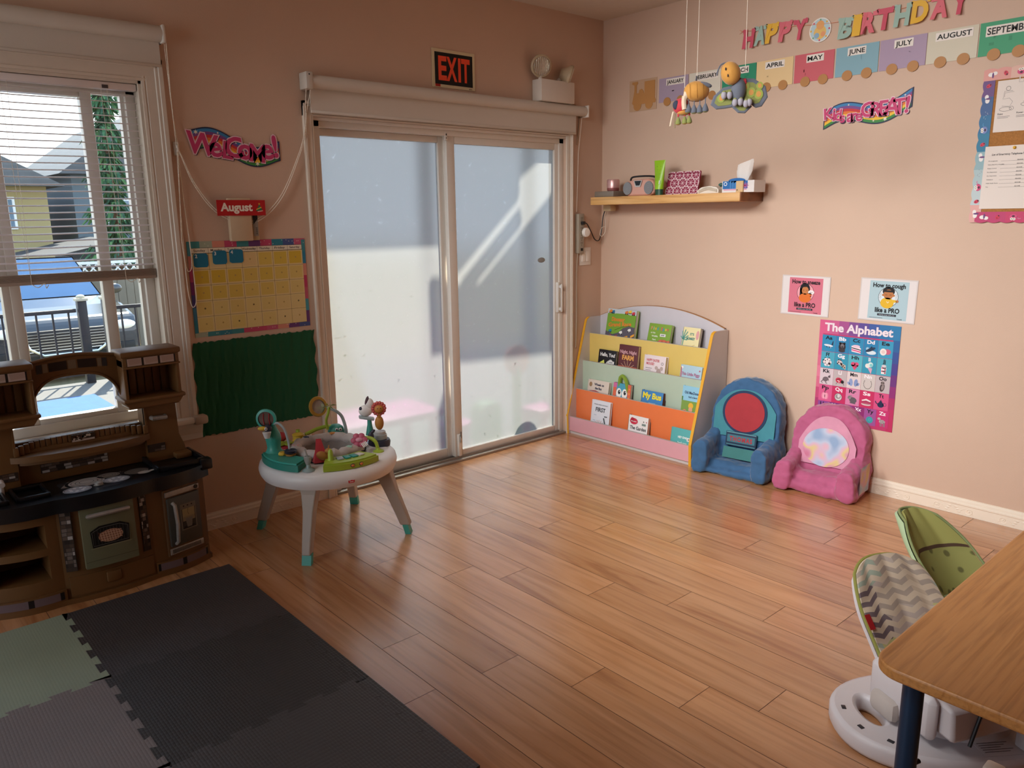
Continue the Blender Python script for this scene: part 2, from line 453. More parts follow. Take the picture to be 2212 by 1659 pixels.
c = MB(); casing_v(c, 1.165, 1.255, .585, 2.18); casing_v(c, .14, .05, .585, 2.18); casing_h(c, .05, 1.255, 2.09, 2.18)
c.build('casing', win)
j = MB()
for a, b in ((.14, .152), (1.153, 1.165)): j.box(a, b, WY+.001, 3.79, .59, 2.09, CAS)
j.box(.14, 1.165, WY+.001, 3.79, 2.078, 2.09, CAS)
j.build('jamb', win)
fr = MB()
fr.box(.152, .20, 3.775, 3.85, .60, 2.078, VINYL, .004); fr.box(1.113, 1.153, 3.775, 3.85, .60, 2.078, VINYL, .004)
fr.box(.152, 1.153, 3.775, 3.85, .60, .645, VINYL, .004); fr.box(.152, 1.153, 3.775, 3.85, 2.035, 2.078, VINYL, .004)
fr.box(1.098, 1.113, 3.80, 3.835, .645, 2.035, VINYL); fr.box(.555, .585, 3.79, 3.85, .645, 2.035, VINYL, .003)
fr.build('frame', win)
sa = MB()
sa.box(.583, .622, 3.785, 3.83, .645, 2.035, VINYL, .004); sa.box(.935, .981, 3.785, 3.83, .645, 2.035, VINYL, .004)
sa.box(.622, .935, 3.785, 3.83, .640, .668, VINYL, .004); sa.box(.622, .935, 3.785, 3.83, 2.015, 2.035, VINYL, .004)
sa.build('sash', win)
MB().box(.20, .555, 3.826, 3.829, .645, 2.035, GLASS).build('pane', win)
MB().box(.622, .935, 3.808, 3.811, .668, 2.015, GLASS).build('pane', win)
MB().box(.981, 1.098, 3.822, 3.825, .645, 2.035, GLASS).build('pane', win)
s_ = MB()
s_.box(.02, 1.285, 3.655, WY, .560, .588, CAS, .010); s_.box(.152, 1.153, WY, 3.785, .568, .600, CAS, .004)
s_.build('sill', win)
a_ = MB(); a_.prism([(WY, .478), (WY-.014, .478), (WY-.016, .505), (WY-.030, .540), (WY-.030, .560), (WY, .560)], .05, 1.272, CAS, axis='x'); a_.build('apron', win)
MB().box(1.225, 1.292, 3.648, 3.706, .552, .594, M('#b9a693', .6), .012).build('corner_guard', win)

# ------------------------------------------------------------------ sliding door
door = thing('door_1', (2.87, WY, 0), kind='structure')
c = MB(); casing_v(c, 1.967, 1.912, 0, 2.07); casing_v(c, 3.773, 3.822, 0, 2.07); casing_h(c, 1.912, 3.822, 2.0, 2.07); c.build('casing', door)
fr = MB()
fr.box(1.965, 2.016, 3.735, 3.86, 0, 2.0, VINYL, .003); fr.box(3.735, 3.775, 3.735, 3.86, 0, 2.0, VINYL, .003)
fr.box(1.965, 3.775, 3.735, 3.86, 1.955, 2.0, VINYL, .003)
fr.box(1.965, 3.775, WY+.002, 3.735, 1.985, 2.0, VINYL, .002)
fr.build('frame', door)
th = MB(); al = M('#9c948a', .4, .6, name='threshold_metal')
th.box(1.965, 3.775, WY-.004, 3.86, .0, .014, al, .002)
for y in (3.735, 3.775, 3.815): th.box(2.016, 3.735, y, y+.006, .014, .026, al)
th.build('threshold', door)
def panel(name, x0, x1, y0, y1, wl, wr, zb, zt, zr, parent):
    p = MB()
    p.box(x0, x0+wl, y0, y1, .022, zt, VINYL, .004); p.box(x1-wr, x1, y0, y1, .022, zt, VINYL, .004)
    p.box(x0+wl, x1-wr, y0, y1, .022, zb, VINYL, .004); p.box(x0+wl, x1-wr, y0, y1, zr, zt, VINYL, .004)
    o = p.build(name, parent)
    ym = (y0+y1)/2
    g = MB(); X_a, X_b = x0+wl-.004, x1-wr+.004; za, zc = zb-.004, zr+.004
    g.box(X_a, X_b, ym, ym+.004, za, zc, GLASS)
    g.build('pane', o)
    MB().add([(X_a, ym-.001, za), (X_b, ym-.001, za), (X_b, ym-.001, zc), (X_a, ym-.001, zc)], [(0, 1, 2, 3)], FILM).build('frosted_film', o)
    return o
fp = panel('fixed_panel', 2.010, 2.836, 3.787, 3.822, .012, .040, .078, 1.955, 1.920, door)
sp_ = panel('sliding_panel', 2.826, 3.752, 3.745, 3.780, .058, .050, .062, 1.962, 1.915, door)
h_ = MB(); h_.box(3.711, 3.733, 3.722, 3.746, .855, 1.06, VINYL, .006); h_.box(3.716, 3.728, 3.700, 3.722, .87, .89, VINYL, .004); h_.box(3.716, 3.728, 3.700, 3.722, 1.02, 1.04, VINYL, .004); h_.box(3.714, 3.730, 3.692, 3.704, .86, 1.05, VINYL, .006)
h_.build('handle', sp_)
k_ = MB(); k_.box(2.838, 2.862, 3.722, 3.744, .03, .17, VINYL, .004); k_.box(2.842, 2.858, 3.712, 3.722, .12, .16, M('#c9c6c0', .3, .7), .003); k_.tube([(2.85, 3.715, .15), (2.85, 3.715, .19)], .005, M('#8d8a86', .3, .8))
k_.build('foot_lock', sp_, label='small white foot lock at the base of the sliding panel')
b_ = MB(); b_.ell((3.592, 3.758, 1.212), (.034, .004, .017), M('#8f8f8c', .5)); b_.build('oval_spot', sp_, label='grey oval spot on the glass, standing in for a shape behind the film')  # stands in for a grey shape seen through the film
b_ = MB(); b_.box(2.81, 2.828, 3.733, 3.745, 1.93, 1.975, VINYL, .003); b_.ell((2.819, 3.733, 1.962), (.004, .002, .006), M('#222222')); b_.ell((2.819, 3.733, 1.943), (.003, .002, .003), M('#222222')); b_.build('bracket', fp)
# ------------------------------------------------------------------ outdoors, seen through the window and the frosted door
CONC = M('#64615d', .8, var=.08, vs=2.2, bump=.3, bs=60)
MB().box(-16, 30, 3.86, 9.55, -.45, -.25, CONC).build('ground', kind='structure')
MB().box(-16, 30, 9.55, 60, -.8, -.60, M('#857b5e', .85, var=.1, vs=1.3)).build('driveway', kind='structure')
MB().box(-1.0, 1.95, 6.6, 8.72, -.25, -.235, M('#235a9c', .8, var=.12, vs=9, bump=.4, bs=90)).build('play_mat', label='bright blue mat on the concrete outside the window', cat='mat')
# porch roof shading the door; unseen part over the window deepened to block sun
SOFF = M('#cfd2d2', .7, var=.02)
MB().box(-1.5, 2.36, 3.86, 5.42, 2.78, 2.9, SOFF).box(2.36, 3.42, 3.86, 4.93, 2.78, 2.9, SOFF).box(3.42, 4.6, 3.86, 4.35, 2.78, 2.9, SOFF).build('porch_roof', kind='structure')
# outdoor staircase, boards shaped to throw the slanting shadow on the right pane
st = thing('outdoor_staircase', (3.9, 5.2, -.25), 'grey outdoor staircase rising past the frosted sliding door', 'staircase')
G_ = M('#a9adb0', .6, var=.03)
t_ = (5.2-3.76)/.62; dx, dz = t_*.30, t_*.80
def sh(p): return (p[0]+dx, p[1]+dz)
MB().prism([sh(p) for p in ((2.70, 1.40), (2.90, 1.19), (3.40, 1.62), (3.40, 1.75), (3.86, 2.05), (3.86, 2.7), (2.70, 2.7))], 5.19, 5.23, G_, axis='y').build('stringer', st)
MB().prism([sh(p) for p in ((2.92, 1.11), (2.98, 1.07), (3.42, 1.46), (3.40, 1.54))], 5.19, 5.23, G_, axis='y').build('handrail', st)
MB().prism([sh(p) for p in ((2.70, .66), (3.86, .60), (3.86, 1.78), (3.06, 1.08), (2.70, 1.08))], 5.19, 5.23, G_, axis='y').build('side_panel', st)  # panel shaped to shade the middle of the right pane
MB().box(3.45, 3.53, 5.16, 5.26, -.25, 2.2, G_).box(4.45, 4.53, 5.16, 5.26, -.25, 2.2, G_).build('post', st)

# toys on the patio, blurred by the film
def toy(name, label, cat, fn):
    mb = MB(); fn(mb); return mb.build(name, label=label, cat=cat)
PK = M('#e45fa8', .5); YL = M('#f0d23c', .5); OR = M('#f07838', .5); GR = M('#5fc060', .5)
tt = thing('toy_table', (2.62, 4.4, -.25), 'pink toy table outside the left frosted pane', 'table')
MB().box(2.25, 3.0, 4.15, 4.7, .20, .25, PK, .02).build('table_top', tt)
for x in (2.32, 2.93):
    for y in (4.22, 4.63): MB().lathe([(.03, -.25), (.03, .20)], PK, 10, T=tr(x, y, 0)).build('leg', tt)
sl = thing('toy_slide', (2.75, 5.5, -.25), 'yellow plastic slide standing behind the pink toy table outside', 'slide')
MB().prism([(5.0, -.25), (5.1, -.25), (6.0, .95), (5.9, 1.0)], 2.55, 2.95, YL, axis='x').build('chute', sl)
MB().box(2.52, 2.58, 5.85, 6.1, -.25, 1.25, YL, .02).box(2.92, 2.98, 5.85, 6.1, -.25, 1.25, YL, .02).build('ladder', sl)
toy('toy_flower', 'orange toy flower on a green stem outside the right pane', 'toy', lambda m: (m.tube([(3.62, 4.15, -.25), (3.62, 4.15, .45)], .035, GR), m.lathe([(.0, -.03), (.10, -.02), (.11, .02), (.0, .04)], OR, 16, T=tr(3.62, 4.15, .5, rx=pi/2))))
toy('toy_stool', 'pink toddler stool beside the toy flower outside', 'stool', lambda m: (m.box(3.75, 4.0, 4.0, 4.3, .05, .12, PK, .02), [m.box(a, a+.05, b, b+.05, -.25, .05, PK, .01) for a in (3.76, 3.94) for b in (4.01, 4.24)]))
toy('toy_crate', 'green toy crate on the patio outside the right pane', 'crate', lambda m: (m.box(3.40, 3.58, 4.3, 4.5, -.25, .16, GR, .02), m.box(3.42, 3.56, 4.32, 4.48, .16, .18, M('#3f9a48', .5), .01)))
toy('toy_bin', 'pink toy bin on the patio in front of the right pane', 'bin', lambda m: (m.lathe([(.10, -.25), (.13, .10), (.14, .10), (.14, .12), (.0, .12)], PK, 16, T=tr(3.1, 4.25, 0))))

# black metal railing with a gate post
BLK = M('#2b2d33', .45, .3, var=.02)
def railing(name, label, x0, x1, y):
    r = thing(name, ((x0+x1)/2, y, -.25), label, 'railing', 'black railings outside')
    MB().box(x0, x1, y-.02, y+.02, .54, .58, BLK, .005).build('top_rail', r); MB().box(x0, x1, y-.02, y+.02, -.16, -.125, BLK, .005).build('bottom_rail', r)
    n = int((x1-x0)/.142)
    for i in range(n):
        x = x0+(i+.5)*(x1-x0)/n
        b = MB(); b.box(x-.009, x+.009, y-.009, y+.009, -.125, .54, BLK); b.build('baluster', r)
railing('railing', 'long black railing left of the gate post outside the window', .2, 2.04, 9.46)
railing('railing', 'short black railing right of the gate post outside the window', 2.42, 3.6, 9.46)
for i, (x, lab) in enumerate(((2.10, 'black gate post at the end of the long railing outside'), (2.35, 'black gate post beside the short railing outside'))):
    p = thing('gate_post', (x, 9.46, -.25), lab, 'post')
    MB().box(x-.045, x+.045, 9.415, 9.505, -.25, .66, BLK, .006).build('shaft', p)
    MB().box(x-.06, x+.06, 9.40, 9.52, .66, .69, M('#b9b19a', .5), .006).ell((x, 9.46, .70), (.045, .045, .03), M('#b9b19a', .5)).build('cap', p)

# the parked car, nose towards the room
car = thing('car', (2.37, 12.9, -.6), 'dark car parked nose first behind the black railing', 'car')
CB = M('#2a3038', .18, .2, var=.02, coat=1); CT = M('#17191d', .6, var=0); CHR = M('#d9dde0', .12, 1, var=0); LMP = M('#eef2f5', .08, .1, var=0, coat=1)
prof = [(11.62, -.36), (11.55, -.20), (11.56, .10), (11.66, .24), (12.2, .36), (12.75, .43), (12.95, .43), (15.4, .50), (15.55, .30), (15.55, -.30)]
b = MB(); b.prism([(y, z) for y, z in prof], 2.37-.90, 2.37+.90, CB, axis='x'); o = b.build('body', car)
bv = o.modifiers.new('round', 'BEVEL'); bv.width = .09; bv.segments = 3; bv.limit_method = 'ANGLE'; bv.angle_limit = radians(30)
b = MB(); b.add([(1.60, 12.85, .43), (3.14, 12.85, .43), (2.98, 13.6, .98), (1.76, 13.6, .98), (1.60, 15.5, .5), (3.14, 15.5, .5), (2.95, 15.0, .98), (1.79, 15.0, .98)],
    [(3, 2, 6, 7), (1, 5, 6, 2), (0, 3, 7, 4), (4, 7, 6, 5)], CB); b.build('cabin', car)
b = MB(); b.add([(1.62, 12.86, .44), (3.12, 12.86, .44), (2.97, 13.59, .965), (1.77, 13.59, .965)], [(0, 1, 2, 3)], M('#3a5f86', .05, .3, var=.15, vs=3, coat=1)); b.build('windshield', car)
g = MB(); g.box(1.85, 2.89, 11.53, 11.60, -.17, .12, CT, .02)
for i in range(7): g.box(1.88, 2.86, 11.515, 11.535, -.15+i*.037, -.137+i*.037, CHR)
g.tube([(1.80, 11.53, .14), (1.90, 11.52, -.10), (2.05, 11.51, -.20), (2.69, 11.51, -.20), (2.84, 11.52, -.10), (2.94, 11.53, .14)], .022, CHR); g.build('grille', car)
for sgn in (-1, 1):
    cx = 2.37+sgn*.70
    MB().ell((cx, 11.62, .10), (.17, .08, .075), LMP).build('headlight', car)
    MB().box(cx-.11, cx+.11, 11.53, 11.6, -.30, -.12, CT, .02).build('fog_lamp_housing', car)
    MB().ell((2.37+sgn*1.0, 13.0, .50), (.11, .07, .075), CB).build('mirror', car)
    MB().lathe([(.0, -.1), (.33, -.1), (.35, 0), (.33, .1), (0, .1)], CT, 24, T=tr(2.37+sgn*.80, 12.55, -.26, ry=pi/2)).build('wheel', car)
b = MB(); b.box(1.55, 3.19, 11.56, 11.66, -.42, -.34, CT, .02); b.build('lower_bumper', car)

# fences and houses beyond
lf = thing('lattice_fence', (3.2, 15.85, -.6), 'white lattice topped fence far behind the parked car', 'fence')
LW = M('#eceff0', .6); a = MB()
for i in range(40): a.tube([(.5+i*.14, 15.85, .58), (.64+i*.14, 15.85, .74)], .014, LW, 4).tube([(.64+i*.14, 15.851, .58), (.5+i*.14, 15.851, .74)], .014, LW, 4)
a.box(.4, 6.3, 15.83, 15.853, .74, .79, LW).box(.4, 6.3, 15.83, 15.853, .53, .58, LW); a.build('lattice', lf)
MB().box(.4, 6.3, 15.85, 15.89, -.6, .53, M('#716b60', .8, var=.1, vs=3)).build('boards', lf)
for x in (2.55, 5.3): MB().box(x-.06, x+.06, 15.80, 15.856, -.6, .86, LW, .01).build('post', lf)
wf = MB()
for i in range(14): wf.box(3.35+i*.13, 3.47+i*.13, 14.2, 14.23, -.6, .70+.01*(i % 3), M('#807a6e', .85, var=.12, vs=6))
wf.build('wood_fence', label='weathered grey board fence right of the parked car', cat='fence')
def house(name, label, x0, x1, y0, y1, zt, wall, roof, apex, wins):
    h = thing(name, ((x0+x1)/2, (y0+y1)/2, -.6), label, 'house')
    MB().box(x0, x1, y0, y1, -.6, zt, M(wall, .8, var=.03, vs=.5)).build('walls', h)
    r = MB(); r.prism([(x0-.35, zt), (x1+.35, zt), (apex[0], apex[1])], y0-.4, y1+.4, M(roof, .8, var=.15, vs=4), axis='y'); r.build('roof', h)
    for (a, b_, c_, d) in wins:
        w_ = MB(); w_.box(a, b_, y0-.03, y0, c_, d, LW); f_ = w_.build('window', h)
        MB().box(a+.06, b_-.06, y0-.045, y0-.03, c_+.06, d-.06, M('#6f8396', .1, var=.1)).build('pane', f_)
    return h
house('house', 'cream house with a low tiled roof far left outside', .5, 4.45, 22, 28, 2.35, '#a8986c', '#5f6265', (3.0, 3.3), ((3.55, 3.75, 1.35, 2.1), (1.5, 2.2, 1.3, 2.1), (2.75, 3.25, 1.15, 2.0)))
house('house', 'slate blue house with a pitched grey roof behind the tree', 5.25, 9.5, 23, 30, 2.7, '#66757f', '#55595d', (7.2, 4.4), ((6.0, 6.7, 1.2, 2.1),))
house('shed', 'low shed with a dark roof in front of the slate blue house', 2.6, 7.6, 18.2, 21, .55, '#8d8778', '#33363a', (5.0, 1.15), ())
# evergreen
ev = thing('evergreen_tree', (4.48, 16.6, -.6), 'tall dark green evergreen in front of the slate blue house', 'tree')
MB().lathe([(.09, -.6), (.05, 4.8)], M('#5c4636', .9), 8, T=tr(4.48, 16.6, 0)).build('trunk', ev)
fo = MB(); rn = random.Random(5); gs = [M(c, .8, var=.1) for c in ('#2f5a3c', '#3d6b45', '#28503a', '#557d4c')]
for i in range(1500):
    z = rn.uniform(.7, 4.8); R_ = .62*(1-(z-.7)/6.2)*(.75+.35*sin(z*9)); a = rn.uniform(0, 2*pi); r = R_*rn.uniform(.35, 1); L_ = rn.uniform(.12, .26)
    c_ = Vector((4.48+r*cos(a), 16.6+r*sin(a), z)); d = Vector((cos(a), sin(a), -.9-rn.random()*.7)).normalized(); s = d.cross(Vector((rn.random()-.5, rn.random()-.5, 1))).normalized()*.035
    fo.add([c_-d*L_*.5-s, c_-d*L_*.5+s, c_+d*L_*.5+s*.4, c_+d*L_*.5-s*.4, c_-d*L_*.2+d.cross(s)*.8], [(0, 1, 4), (1, 2, 4), (2, 3, 4), (3, 0, 4)], rn.choice(gs))
fo.build('foliage', ev)
sh_ = MB()
for i in range(420):
    p = Vector((rn.gauss(2.35, .2), rn.uniform(16.8, 17.3), rn.gauss(.55, .28))); s = rn.uniform(.05, .11)
    sh_.add([p+Vector((-s, 0, -s)), p+Vector((s, rn.uniform(-s, s), -s*.4)), p+Vector((s*.3, 0, s))], [(0, 1, 2)], M(rn.choice(('#8fae4a', '#6f9440', '#a9bf5c')), .8, var=.1))
sh_.lathe([(.05, -.6), (.03, .5)], M('#5c4636', .9), 6, T=tr(2.35, 17.05, 0))
sh_.build('shrub', label='yellow green shrub in front of the cream house outside', cat='shrub')
# ------------------------------------------------------------------ blinds, cords and everything hung on the window wall
FABR = M('#cfc7bc', .75, var=.03, vs=4, bump=.15, bs=600)
CORD = M('#e8e0d2', .5, var=.02)
def bead_chain(mb, pts, step=.0055):
    """Beaded cord: resampled path with swelling radius."""
    P_ = [Vector(p) for p in pts]; out = []; rad = []
    L_ = [0]
    for a, b in zip(P_, P_[1:]): L_.append(L_[-1]+(b-a).length)
    n = max(4, int(L_[-1]/step*2)); k = 0
    for i in range(n+1):
        d = L_[-1]*i/n
        while k < len(L_)-2 and L_[k+1] < d: k += 1
        t = (d-L_[k])/max(1e-9, L_[k+1]-L_[k]); out.append(P_[k].lerp(P_[k+1], t)); rad.append(.0026 if i % 2 else .0013)
    mb.tube(out, 1, CORD, 6, radii=rad)
def curve(pts, n=10):
    """Catmull-Rom through the points."""
    P_ = [Vector(p) for p in pts]; P_ = [2*P_[0]-P_[1]]+P_+[2*P_[-1]-P_[-2]]; out = []
    for i in range(1, len(P_)-2):
        for j in range(n):
            t = j/n; a, b, c, d = P_[i-1:i+3]
            out.append(.5*((2*b)+(c-a)*t+(2*a-5*b+4*c-d)*t*t+(3*b-a-3*c+d)*t**3))
    return out+[P_[-2]]
# roller shade above the window
rs = thing('roller_shade', (.65, WY, 2.13), 'white roller shade rolled up above the slatted window', 'shade')
m = MB(); m.lathe([(0, 0), (.033, 0), (.033, 1.205), (0, 1.205)], FABR, 28, T=tr(.05, WY-.040, 2.283, ry=pi/2)); m.build('roll', rs)
m = MB(); m.box(.05, 1.248, WY-.030, WY-.026, 2.155, 2.275, FABR); m.box(.05, 1.248, WY-.034, WY-.024, 2.150, 2.162, FABR, .003); m.build('fabric', rs)
m = MB(); m.box(1.252, 1.266, WY-.075, WY-.001, 2.245, 2.318, VINYL, .006); m.build('bracket', rs); m = MB(); m.box(.036, .05, WY-.075, WY-.001, 2.245, 2.318, VINYL, .006); m.build('bracket', rs)
m = MB(); bead_chain(m, [(1.272, WY-.050, 2.285), (1.276, WY-.03, 2.05), (1.283, WY-.016, 1.815)]); bead_chain(m, [(1.270, WY-.028, 2.285), (1.281, WY-.016, 1.95), (1.291, WY-.016, 1.812)])
for k_, (dx, zb) in enumerate(((.0, 1.105), (-.004, 1.27))):
    bead_chain(m, curve([(1.283+k_*.004, WY-.018, 1.81), (1.270+dx, WY-.022-.004*k_, 1.5), (1.266+dx, WY-.024, zb+.12), (1.275+dx, WY-.022, zb+.02), (1.288+dx, WY-.02, zb), (1.302+dx, WY-.018, zb+.03), (1.304+dx, WY-.016, zb+.12), (1.292, WY-.014, 1.6), (1.287, WY-.016, 1.81)], 8))
m.build('pull_chain', rs)
hk = MB(); hk.box(1.272, 1.298, WY-.010, WY-.001, 1.785, 1.845, VINYL, .004); hk.tube([(1.285, WY-.008, 1.83), (1.285, WY-.022, 1.825), (1.285, WY-.026, 1.80)], .004, VINYL); hk.build('cord_hook', label='small white cord hook beside the window casing', cat='hook')

# slatted blind
vb = thing('slatted_blind', (.65, 3.745, 1.245), 'white horizontal slatted blind drawn halfway down the window', 'blind')
SL = M('#e9e2e2', .45, var=.02)
MB().box(.156, 1.149, 3.725, 3.765, 2.048, 2.076, SL, .003).build('headrail', vb)
m = MB(); zs_ = [1.312+i*.0287 for i in range(26)]
for i, z in enumerate(zs_):
    V = []; F = []; nx = 13
    for a in range(nx):
        x = .160+a*(1.147-.160)/(nx-1); sag = -.0025*abs(sin((x-.16)/.36*pi))-.004*max(0, (1.06-x))*(.5+.5*sin(i*1.7))
        for b in range(5):
            t = -1+b*.5; V.append((x, 3.745+t*.0125, z+sag+t*.0022+.0026*(1-t*t)))
    for a in range(nx-1):
        for b in range(4): F.append((a*5+b, (a+1)*5+b, (a+1)*5+b+1, a*5+b+1))
    n_ = len(V); V += [(x, y, z_-.0011) for x, y, z_ in V]; F += [tuple(n_+q for q in f[::-1]) for f in F]
    F += [(a*5, n_+a*5, n_+(a+1)*5, (a+1)*5) for a in range(nx-1)]+[((a+1)*5+4, n_+(a+1)*5+4, n_+a*5+4, a*5+4) for a in range(nx-1)]
    m.add(V, F, SL, True)
m.build('slats', vb)
BR = M('#a79689', .5, var=.05)
m = MB()
for i in range(7): m.box(.158, 1.150, 3.731, 3.759, 1.262+i*.0042, 1.2651+i*.0042, BR, .001)
m.box(.158, 1.150, 3.730, 3.760, 1.247, 1.262, BR, .004); m.build('bottom_rail', vb)
m = MB()
for x in (.30, .655, 1.02):
    for dx in (-.012, .012): m.tube([(x+dx, 3.731, 2.05), (x+dx*.6, 3.730, 1.6), (x, 3.729, 1.25)], .0008, CORD, 5)
    m.tube(curve([(x, 3.728, 1.25), (x+.02, 3.722, 1.236), (x+.045, 3.72, 1.252), (x+.05, 3.722, 1.232), (x+.06, 3.724, 1.245)], 5), .0016, CORD, 5)
m.box(1.012, 1.036, 3.722, 3.727, 2.05, 2.064, M('#4a4446', .4), .001)
m.build('ladder_cords', vb)

# roller shade above the sliding door
rd = thing('roller_shade', (2.9, WY, 1.99), 'long white roller shade rolled up above the sliding door', 'shade')
m = MB(); m.lathe([(0, 0), (.032, 0), (.032, 1.955), (0, 1.955)], FABR, 28, T=tr(1.945, WY-.044, 2.158, ry=pi/2)); m.build('roll', rd)
m = MB(); m.box(1.945, 3.83, WY-.036, WY-.031, 2.020, 2.15, FABR); m.box(1.945, 3.83, WY-.040, WY-.028, 2.012, 2.026, FABR, .003); m.build('fabric', rd)
m = MB(); m.box(1.908, 1.945, WY-.078, WY-.001, 2.118, 2.198, M('#c4bcb2', .4), .006); m.ell((1.925, WY-.078, 2.185), (.004, .002, .004), M('#333333')); m.build('bracket', rd); m = MB(); m.box(3.90, 3.912, WY-.078, WY-.001, 2.12, 2.195, VINYL, .004); m.build('bracket', rd)
m = MB()
bead_chain(m, curve([(1.918, WY-.05, 2.12), (1.917, WY-.035, 2.05), (1.912, WY-.03, 1.95), (1.87, WY-.022, 1.815), (1.75, WY-.02, 1.60), (1.60, WY-.02, 1.492), (1.45, WY-.02, 1.535), (1.35, WY-.02, 1.66), (1.293, WY-.018, 1.805)], 8))
bead_chain(m, curve([(1.938, WY-.06, 2.12), (1.925, WY-.03, 2.02), (1.918, WY-.028, 1.95), (1.877, WY-.022, 1.815), (1.757, WY-.02, 1.592), (1.605, WY-.02, 1.483), (1.447, WY-.02, 1.525), (1.345, WY-.02, 1.655), (1.291, WY-.018, 1.805)], 8))
bead_chain(m, [(3.895, WY-.03, 2.15), (3.87, WY-.02, 1.9), (3.866, WY-.01, 1.52)])
m.build('pull_chain', rd)

# exit sign
m = MB(wallL(2.715, 2.210)); m.box(0, .302, 0, .203, 0, .004, P('#d9cba8')); m.rect(.017, .017, .268, .169, '#0d0806', 1+12)
for ch, u in (('E', .058), ('X', .123), ('I', .178), ('T', .222)):
    m.text(ch, u+.012, .044, .120, '#f2512e', 14, bold=.035, w={'E': .058, 'X': .075, 'I': .019, 'T': .062}[ch])
m.rect(.018, .004, .035, .013, '#c8281e', 13); m.text('LUX', .0355, .0065, .008, '#5a0d08', 14, w=.026); m.text('glow', .268, .005, .007, '#3a3026', 14, w=.022)
m.build('exit_sign', label='black and orange EXIT sign above the sliding door', cat='sign')
# emergency light
el = thing('emergency_light', (3.58, WY, 2.2), 'white twin head emergency light box above the door', 'emergency light')
EB = M('#d8d0c6', .45, var=.02)
MB().box(3.475, 3.765, WY-.085, WY-.001, 2.190, 2.318, EB, .004).build('housing', el)
LENS = M('#cfc8ba', .15, .55, var=.25, vs=70, bump=.6, bs=120)
for x, z, d in ((3.50, 2.395, (-.35, -1, -.25)), (3.735, 2.362, (.75, -.65, -.35))):
    d = Vector(d).normalized(); q = d.to_track_quat('Z', 'Y').to_matrix().to_4x4(); q.translation = (x, WY-.05, z)
    h = MB(q); h.lathe([(0, -.05), (.030, -.048), (.052, -.012), (.066, 0), (.068, .016), (.062, .022), (.056, .020)], M('#bfae90', .4, var=.03), 32, cap=False)
    h.tube([(0, -.02, -.03), (0, -.05, -.045)], .012, EB); o = h.build('lamp_head', el)
    g = MB(q); g.lathe([(.057, .018), (.045, .023), (.02, .027), (0, .028)], LENS, 32, cap=False)
    for i in range(9): g.box(-.05+i*.0125-.002, -.05+i*.0125+.002, -.05*sin(math.acos(min(1, abs(-.05+i*.0125)/.056))), .05*sin(math.acos(min(1, abs(-.05+i*.0125)/.056))), .020, .028, M('#efe8d8', .1, .6))
    g.build('lens', o)
    MB().tube([(x, WY-.05, 2.318), (x, WY-.045, z-.06)], .012, EB).build('swivel', el)
MB().tube(curve([(3.765, WY-.01, 2.20), (3.85, WY-.008, 2.20), (3.893, WY-.006, 2.15), (3.885, WY-.006, 2.05), (3.872, WY-.006, 1.95)], 8), .0035, M('#a58c70', .5)).build('cable', el)

# wavy rainbow banners
def wave_sign(T, W_, H_, words, name, label, tilt=0):
    m = MB(T); N = 28
    def mid(t): return H_*(.5+.20*sin(t*2*pi+.35)) + tilt*(t-.5)
    def half(t): return H_*.26
    cols = ['#3b7fb4', '#7a4a8c', '#c8353e', '#e07a34', '#efc23c', '#3f8a45']
    top = [(t*W_, mid(t)+half(t)) for t in [i/N for i in range(N+1)]]; bot = [(t*W_, mid(t)-half(t)) for t in [i/N for i in range(N+1)]]
    out = [(x, y+.006) for x, y in top]+[(x, y-.006) for x, y in bot[::-1]]
    out[0] = (-.006, out[0][1]); out[N] = (W_+.006, out[N][1]); out[N+1] = (W_+.006, out[N+1][1]); out[-1] = (-.006, out[-1][1])
    V = [(x, y, z) for z in (0, .002) for x, y in out]; n_ = len(out)
    F = [(i, i+1, n_-2-i, n_-1-i) for i in range(N)]
    m.add(V, [tuple(n_+q for q in f[::-1]) for f in F]+F+[(i, (i+1) % n_, n_+(i+1) % n_, n_+i) for i in range(n_)], P('#2a3350'))
    for k, c_ in enumerate(cols):
        a, b = k/6, (k+1)/6
        V = []; F = []
        for i in range(N+1):
            x, t_ = top[i]; y0 = t_+(bot[i][1]-t_)*a; y1 = t_+(bot[i][1]-t_)*b; V += [(x, y0, 7*MB.LAYER), (x, y1, 7*MB.LAYER)]
        m.add(V, [(2*i+1, 2*i+3, 2*i+2, 2*i) for i in range(N)], P(c_))
    rn = random.Random(3)
    for i in range(9):
        t = (i+.5)/9+rn.uniform(-.03, .03); m.star(t*W_, mid(t)+rn.choice((.86, -.84))*half(t)*.9, .012 if i % 3 == 0 else .006, '#e9e2d2', 8, 6)
    for s, t, h, dy, rot in words:
        x, y = t*W_, dy
        m.text(s, x+.004, y-.004, h, '#3a2040', 8, bold=.05, rot=rot); m.text(s, x, y, h, '#e8c6d0', 9, bold=.062, rot=rot); m.text(s, x, y, h, '#c63f72', 11, bold=.025, rot=rot)
    return m.build(name, label=label, cat='sign')
ws = [('W', .085, .092, .045, -.12), ('e', .255, .090, .037, .12), ('L', .375, .075, .030, -.15), ('C', .475, .090, .035, .15), ('o', .585, .095, .030, 0), ('M', .725, .078, .020, -.08), ('e', .865, .095, .035, .12), ('!', .965, .098, .045, .1)]
wave_sign(wallL(1.362, 1.752, .002), .412, .155, ws, 'welcome_sign', 'wavy rainbow sign with pink letters reading Welcome', tilt=-.03)
